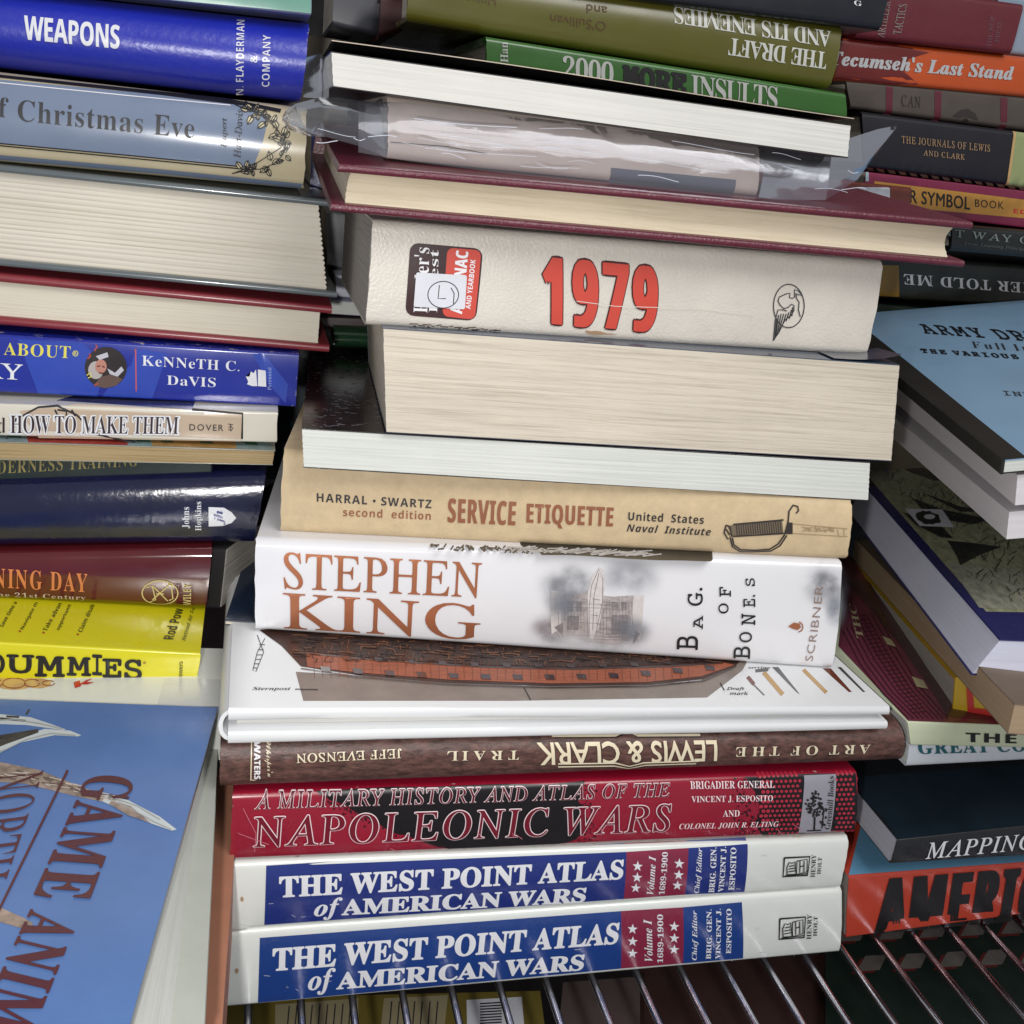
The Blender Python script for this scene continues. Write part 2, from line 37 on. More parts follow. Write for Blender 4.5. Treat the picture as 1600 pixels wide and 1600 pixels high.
  'b': r''''5U4=8V4h8V5!:)5!;C4%;C4%:) .5u4b4d474Q4$4&473X4b3F503X5B4&504Q 09]6V3E5`3Q4|3t4M4O4.5>3x6=3r7J3x8W4.9U4M:C4|:z5a;@6W;K7K;@8.:z8]:C8}9U948V9:7I946<8}5>8]4O8-3t7J3Q"6V4+7)4?7D4|7Q6$7U7I7Q8n7D9r7*:Q6W:f6):Q5i9r5[8n5V7I5[6$5i4|6(4? 19]4U3O4U4)5L4)5d4-5s475|4K6!4k6!:=5:9M4w974X904B954/9D3~9]3z9{4c:75^:m6H;E7^;E7^4k7a4O7h4:7w4-854)9+4)9+3O 29]3s3O3s4[5P6<6,6x6T7P6q8#7&8Q719#749V7/:,6{:O6b:c6A:j5r:_5U:>5E9c5@8s4h8y4?9.4#9L3w9{3}:B44:c4R;!4~;95Y;F6A;K7I;@86:{8b:E8q9[8n998e8s8:8*7F7+6#5g4w4c7N4c7l4h8(4u8;5/8F5L8N5l9.5l9)3O A:]3B3O3B3k3]3p3s3}4*4;4=4d6r;-71;,9j4v:64&:J3q:g3k:g3O783O783k7v3u8.487z4n7[5_535_4j4^4f4L4d4<4v3v5Q3k5W3k5W3O"5B6-7K6-6E8d B:f3h3O3h3j473q4Q4#4`4A4d4o4d9R4[:84P:K4@:W3g:`3g:y7+:y8c:h9_:39|979j8J937s837S9E7/:+6Q:A5^:/4f9V4(8]3]7E3O"6M7Z6V7Z7?7c7l7z8(8H809/8*9k7u:87U:P7$:X6e:U6V:K6O:76M9t"7-3t7e3}8.4=8A4n8H5X8?6D8$6t7P726e7;6M7;6M4U6P486Z4%6l3w C;07b3?6_3J5g3n4|4H4G554%603w774%8=4H984~:#5i:Z6b:}7f;,8T;!9P:b9o:Z:1:f:B;,:];,:]8S:C8S9v9K9@:08Z:X7o:g6e:B6(915p746*5B6n498%3s8c3{9B479{4^:P57:m4y9{4%8w3O D;Y3n3O3n3j493p4R3|4_494c4d4c9Z4^:04O:M44:Z3f:`3f:y7-:y8@:o9A:Q:.9|:b98;%8?;076:d509G3v773O"7.3t7k3|8?4:8e4e9+5i97788~9+8>:57/:W6l:S6X:I6P:36M9k6M4`6P4<6X4&6k3x E:e3e3O3e3i453n4Q3|4`4<4e4i4e9R4`:-4Q:L46:Z3h:`3h:y:#:y:#8e9i8e9R9X9(:/8@:J7<:S6i:P6[:J6S:?6N9p6N7Q6_7Q7=7Z7f7u8#8F859/8M9/8M5I845I8,6!7{6L7f6j7J6}7$7+6R7.6N7.6N4X6Q496]4(6r3|7:3y7~3}8[4.9.4C9U4e9w55:65o:R5o:)3O F:,3g3O3g3j473r4Q4%4`4C4d4r4d9[4_:-4P:H44:W3e:`3e:y9x:y9x8e9`8e9R9A9>9l8~:/8V:D7}:P79:T6i:R6S:E6M:!6M7S6Y7S777]7a7w7|8H8/918J918J5I805I7}697b6j787&6W706M706M4m6V446c3~6w3s7b3j7b3O G;l7s3@6i3K5m3m5#4F4J524(6.3y784(8?4J995!:$5j:Z6a:}7c;,8X;!9S:c9o:[9~:_:.:g:B;,:^;,:^8R:C8R:*909g9b9A:.8s:M8E:a7r:g6h:B6+925s766#5c6J4Y6q4+7E3l7~3c8R3h8r3y9%489+4_9+5W9%6!8s6<8T6H7~6M7~6f;a6f;a6M;76H:{6<:o6#:k5X:k3{9A3N H<&3g3O3g3j473p4Q4!4`4?4d4m4d9b4_:/4Q:I46:X3h:`3h:y7K:y7K:`6o:U6_:K6T:<6M9b6M7X9*7X9*9b9!:<8v:K8f:U8,:`8,:y;k:y;k:`;?:X;$:J:t:0:p9b:p4m:t4A;%4$;?3q;k3j;k3O8,3O8,3j8W3p8s3~9$4=9*4m9*7,6M7,6M4m6Q4?6`4!6{3p7K3j7K3O I7h3d3O3d3j433r4O4#4`4=4e4e4e9n4`:84R:O47:Z3d:`3d:y7O:y7O:`6~:Z6c:O6S:86N9n6N4h6U466`4%6r3w7Q3j7Q3O J8u5;2I4j2M4A2Z3{2o3a3.3P3N3J3r3O463`4O3w4_464d4S4_4k4P4z4:5!3y4s3M4g324r2w552o5T2u5i3*5s3G5v3p5v9O5n:35b:F5O:S4k:`4k:y8]:y8]:`8#:T7p:H7g:67`9O7`4y7G3T6Y2c K;p3h3O3h3j483p4R4!4a4?4e4m4e9b4`:/4R:J47:Y3i:`3i:y7L:y7L:`6p:U6`:K6U:<6N9b6N7?8g9Y9*:!94:A8{:X89:`89:y;J:y;J:`;=:`:<:B9.9F7w80;)49;L3u;}3j;}3O8*3O8*3j8P3k8h3o8v3x8z4&8t4:8`4V6h6}6N6f6N4m6S4?6a4!6|3p7L3j7L3O L:M3g3O3g3j473p4Q4!4`4?4d4m4d9b4_:04Q:K46:Y3h:`3h:y7W:y7W:`6u:X6b:N6V:>6M9b6M4p6R4:6Z4+6i4!7?3y8%3~8^4/9.4G9T4l9t5@:36#:N6#:(3O M=r3e3O3e3j443p4P4!4`4>4e4k4e9g4^:=4S:L4C:V3f:`3f:y6Q:y8a5n:p:y=X:y=X:`=/:W<r:H<d:.<_9a<_4t<f44<p3}=!3s=W3j=W3O9{3O9{3j:V3u:g4#:q46:x4q:x:#853O7v3O569q564l5;4<5K3|5i3n6:3j6:3O N;V:*3?5896584j5<4=5J3~5e3p663j663O3k3O3k3j4E3s4T3}4_424f4j4f9p4*:W3k:`3k:y6&:y9t699t9`9m:;9c:J9R:U8v:`8v:y;A:y;A:`:r:Y:W:K:J:/:F9_:F3? O<*7h3?6|3F693Z5Y3{5%4J4V5!475a4#6H3y764#8!478h4V9H5%9~5Z:M6<:n7#;%7o;-8Z;%9A:o9}:N:T:#;!9K;C8j;V8$;^76;V6H;C5a;!5!:S4J9{3{9>3Z8U3F"7n3b8r4*9O5:9c769V8g939q8U:R7g:g6c:B6)925r765~5c6F4X7#3w P:@3g3O3g3j473p4Q4!4`4?4d4m4d9b4_:/4Q:I46:X3h:`3h:y6}:y84:s8}:b9O:F9r9~:,9P:38w:!8)9O7I8]6~7K6q6M6q6M4m6Q4?6`4!6{3p7K3j7K3O"6M796k797N7B7y7[838.8;8s859[7~:/7Z:K7$:T6h:Q6X:I6P::6M:! R;73g3O3g3j473p4Q4!4`4?4d4m4d9b4_:/4Q:I46:X3h:`3h:y7%:y8N:n9P:L:-9p:?8{:.819V7U8^70:U4?:u3v;)3m;?3j;B3j;B3O9$3O6k6{6M6{6M4m6Q4?6`4!6{3p7K3j7K3O"6M7?6n7?7U7H8)7e8C888L8}8?9q7t:D71:T6l:Q6X:G6P:36M9l S9s443?446)4Q6)4p5$5?4>5x3s6d3f7;3n7c4*7{4M8&4z7o5Y726,606Z5@7,4h7[4H864>8w4E9T4X:*4x:Q5E:p5v;&6Q;-79;%8,:n8::k8F:i8[:q8f;-9%;-9%8d8i8d8V9=8=9k7z:47U:Q7-:c6`:i61:b5j:M5R:.5K9d5R9?5f8~6*8e6W8K7]7z877]8b7>9!6z966V9@6/9D5`9<5!9%4J8]3{8*3[7H3G6]3@6*3C5T3P5,3^4s3b4[3Z4O3? T:H4~3O4~3j5P3o5n3~5}4?6%4m6%:W5x:W50:L4U:+419O3{8b3`8b3`:y:5:y:58a9x8a9[9f8y:D7t:W7l:W7l4m7q4=8#3}8@3o8q3j8q3O U;T7T3<683K5C3{4q4m4b6$4b9b4]:/4O:I44:X3f:`3f:y7I:y7I:`6m:U6[:K6Q:<6K9b6K5j6S4x6n4A7=3|7}3q9&4,9c4q9v6+9v9a9q:.9c:I9F:W8r:`8r:y;9:y;9:`:o:V:W:F:K:,:G9a:G6L:74~9d4#8n3M V:O6{3<469e3r:D3[:V3::`3::y6y:y6y:`6P:^66:V6%:H5}:46.9a7e5o939`9=:398:H9*:U8E:`8E:y:e:y:e:`:H:[:2:O9{:69g9h793< W=O6<3?4#9w3g:N3S:Z38:`38:y6K:y6K:`5y:U5o:I5k:55v9X7/5~8H9:82:#8%:A7r:R7Z:Z78:`78:y:a:y:a:`:,:U9w:7:#9m;965<A9S<M:/<I:E<=:S<(:[;e:`;e:y=c:y=c:`=I:V=6:E<u9c:k3?:O3?8_8T6Y3? Y:L503O503j5]3p5w4!6)4?6-4m6-6H499n3|:;3e:Q3P:Z3;:_3;:y6s:y6s:_6b:_66:V6*:K6%:>629u7U738y9N9.9r94:18}:S8D:_8?:_8?:y:a:y:a:_:H:X:3:J9h9u7s6n7s4m7x4?8)4!8D3p8q3j8q3O a9-7_3@743G6u3_6i4(5{3R5&3B4T3I403a3v4&3n4R3~534S5e5J626g6Y6g7J6c7o6T8-6=8;5v8@5D88547|5B7b5L7N5P7;5K7!5=6l5&6_4h6Z4K6`476n4)7&4$7C4+7e4=8&4[8?5%8R5U8_6/8c7/8X7l8;817e8<6x8<4Q8?4/8M4&8f428s3y8>3N"5{4%6A416g4R6g6:6!5{5V5P5I4r5U49 c8=6%3@5K3H4v3`4L4)4,4Y3t583m5y3u6c407D4T7w5(8B5`8[6B8d7&8[7X8D7w7}8$7P7}777q7#7]6s7C6o6~6w6j726c7X6d7i6e7x6Z896:8B5g805I7U5@6U5I5P5f4g664;6o4-7G4:7x4`804N7T3p6p3L d9T5j3@583H4i3`4C4(4(4W3s553m5u3s6b4*7E4G7y4n8C5@8Z5s8c6W8T7/8)7/:&7+:A6{:S6e:]6D:a6D:y8d:y8d4e8f4E8m418{4#9;3y9;3`8>3W7/3@7/4.6V3R"6=3z6T4!6l427!4H7/4f7/7K7&7c6r7v6[8%6A8*5u7z5[7W5M6w5H5~5L5+5Z4K5t4) e8H6!3@5G3H4s3`4J4(4+4Z3t5<3m6(3t6k4,7I4L7z4w8C5L8Z6(8c6v8T7V8)7|7@8-6@8-655G655V5*6#4G6h437D4C7v4u804a7U3x6p3N"5F6]6k6]6k7!6h7Z6_8$6K8;6.8B5e835M7`5F6n f6}3f3O3f3h4/3q4>4(4B4b4B8#3h8#3h8V4B8V4B9;4N:%4s:[5P:|6A;+6z;#7H:k7c:J7l:$7h9e7Z9O7G9B719>6u9B6b9M6U9^6Q9t6^:D6c:M6e:V6_:c6J:g61:b6!:R5v9s5v8V6n8V6n8#5v8#5v4U5z406)3v6@3l6h3h6h3O g8p5s144y1;4;1P3r1q3e2;3y2g4Z3)4(3N3s3}3z4D434c4W5!515=4J5b3~693q6{3w7K4/7s4N864x8N5L8^6(8c6c8^7>8M8a8M8a7s7s7s817E8:6n846D8!5{7d5]7?5E6p576>526(535m545T505A5%534r5/4_5>4E5l4=6C4=7/4:7f40813{8K3c8Y3A8_2t8N237z1^7)1>"6(5R6F5Z6Z5s6e6?6h6y6e7V6Z8!6F8:6(8B5f8:5R8!5G7V5C6y5G6?5R5s5f5Z"6-1X7&1a7Z1z7l2H7g2_7V2m7;2u6p2x5)2x4k2^4b2>4j2$5%1l5N1^ h9e3k3O3k3h4(3l473v4?4,4B4G4B:#4@:?48:Q4):]3l:b3l:y5v:y5v7q6Z8O7M8c8:8P8g7w8u6z8u4G8x4,9!3w923l9J3h9J3O6l3O6l3h6s3h773w7A4G7A7%787d7*7s6m7x6@7k5v7A5v4G5x4,6#3w623l6J3h6J3O i6f5/9H4n9M4U9_4D9w4?:84D:V4U:o4n;#5/;)5L;#5f:o5v:V5{:85v9w5e9_5L9M"3k3O3k3h4(3m483v4?4+4B4G4B7Z4@7z4:804+893n8=3o8V5w8V5w4G5y4,6#3w623m6J3h6J3O k9C3j3O3j3h4(3m483w4?4,4B4G4B9~4::R4,:[3n:a3o:y5v:y5v69757T7H7m7N8%7A876v8=6q8=6q8V9/8V9/8=8S8/7}7g7.6v904&9E3o9^3h9^3O6y3O6y3h7%3h7?3n7G4!7<4=605u5v5b5v4G5x4,6#3w623m6J3h6J3O l6h3k3O3k3h4(3m483v4?4+4B4G4B9~4::Q4,:]3n:a3n:y5w:y5w4G5y4,6#3w623m6J3h6J3O m<U3k3O3k3h4(3l473v4?4,4B4G4B7]4@7x488/4)8:3l8>3l8V5t8V5t7n6V8N7D8c8#8Y8M8<8f7i9K8M:@8c;,8P;W7w;f6z;f4G;h4,;p3w;~3l<:3h<:3O9`3O9`3h9x3l:*3w:24-:44G:47%:+7d9y7s9`7x957k8l7D8l4G8n4-8v3w9(3l9?3h9?3O6h3O6h3h7#3l723w7:4-7<4G7<7%737d7$7s6h7x6<7k5t7A5t4G5v4-5}3x6/3m6F3h6F3O n9e3k3O3k3h4(3l473v4?4,4B4G4B7]4@7x488/4)8:3l8>3l8V5v8V5v7r6Y8O7M8c8:8P8g7w8u6z8u4G8x4,9!3w923l9J3h9J3O6l3O6l3h6s3h773w7A4G7A7%787d7*7s6m7x6@7k5v7A5v4G5x4,6#3w623l6J3h6J3O o8~693@5V3H4|3a4N4+4,4^3s5<3l6!3s6g4,7G4N7y4|8C5V8Z688c6v8Z7P8C7~7z8D7H8Y6i8a6!8Y5:8D4Z7~4)7Q3`6w3H"693a6^3k6v4.7&4n7*6!7%756t7w6[8;698E5p8:5X7w5K755G6#5K4o5X4.5q3k p9V3j163j1M401V4?1p4B2K4B7M4@7t498.4+893m8?3m8V5o8V5o7k658>6b8Z7:8d7m8[8<8D8a7{8|7K906m966,905B8{4a8_4,8:3b7i3H753@6N3P5v4#5v2T5|1s6)1b671V6e1N6e16"6b3z7-4*7G4L7V5-7[6#7W6u7J7T727w6g8%6<7r5v7A5v4Z674- r843k3O3k3h4(3m483v4?4+4B4G4B7Z4@7z49814+893n8=3o8V5s8V5s7Z638)6U8I6x8]7>8c7d8^7~8M8284877p837U8%7@7n737T7.7=717.7;6s7W6g7c6W7g6C7`6/7K5}7*5x6]5x4G5|4+6+3v6@3l6e3h6e3O s855{3@5N3F4v3X4b3]4M3U4@3B4)3B4)564C564W4Y4v4.5@3o5k3f603j6H3x6W406]4K6O4r6%55585Z4f5w4E6:426_4+7+457f4U895+8Y5l8d658`6g8R6r8P6|8N7/8S7:8d7N8d7N7-777-7!7^6d8$6A8:5x8A5[8=5F82597|557f597O5E7=5t6z6[6X7,6=7K5|7]5V7c5%7W4A773k6`3J t775Q3A4z3H4V3`4C4)4<4_4<8&3n8&3n8F4x9S5Y:I5q:I5q8V6t8V6t8&5q8&5q4o5y4@6&4468406X4=6r4d7.4V6e3t633M u9[5]3@4}3J4U3j4?4?485)487T467s4/8-3{893a8>3a8V5m8V5m4c5p4K5{496/4-6E4)6p44774V777T747u7,8.6w8:6X8>6X8V8k8V8k4]8n4@8v4.9*4$9E3|9E3c8F3Z773@77406w3m6S3T6,3E v8P5n3@4-7T3q8+3b883K8=3K8V628V628>6%8>5d875Y8!5[7s6Q5O7B7[7J7y7<866n8>6n8V8N8V8N8?86868%8&7g7M6,3@ y8G4B143{1:3_1K3K1g3E2-3I2E3V2[3k2k4)2p4A2l4S2b4`2O4d294d214c2(4h1w4u1s5,1|5C2<5Z2i5k3H4*7X3u7~3g843H8=3H8V6/8V6/8=5d875[8/5X7}5Z7q5`7b6R5J7:7J7C7g7E7|7B8.79876m8=6m8V8F8V8F8=83888$8*7f7L6/3+5Z1w5A1W5&1B4f18''',
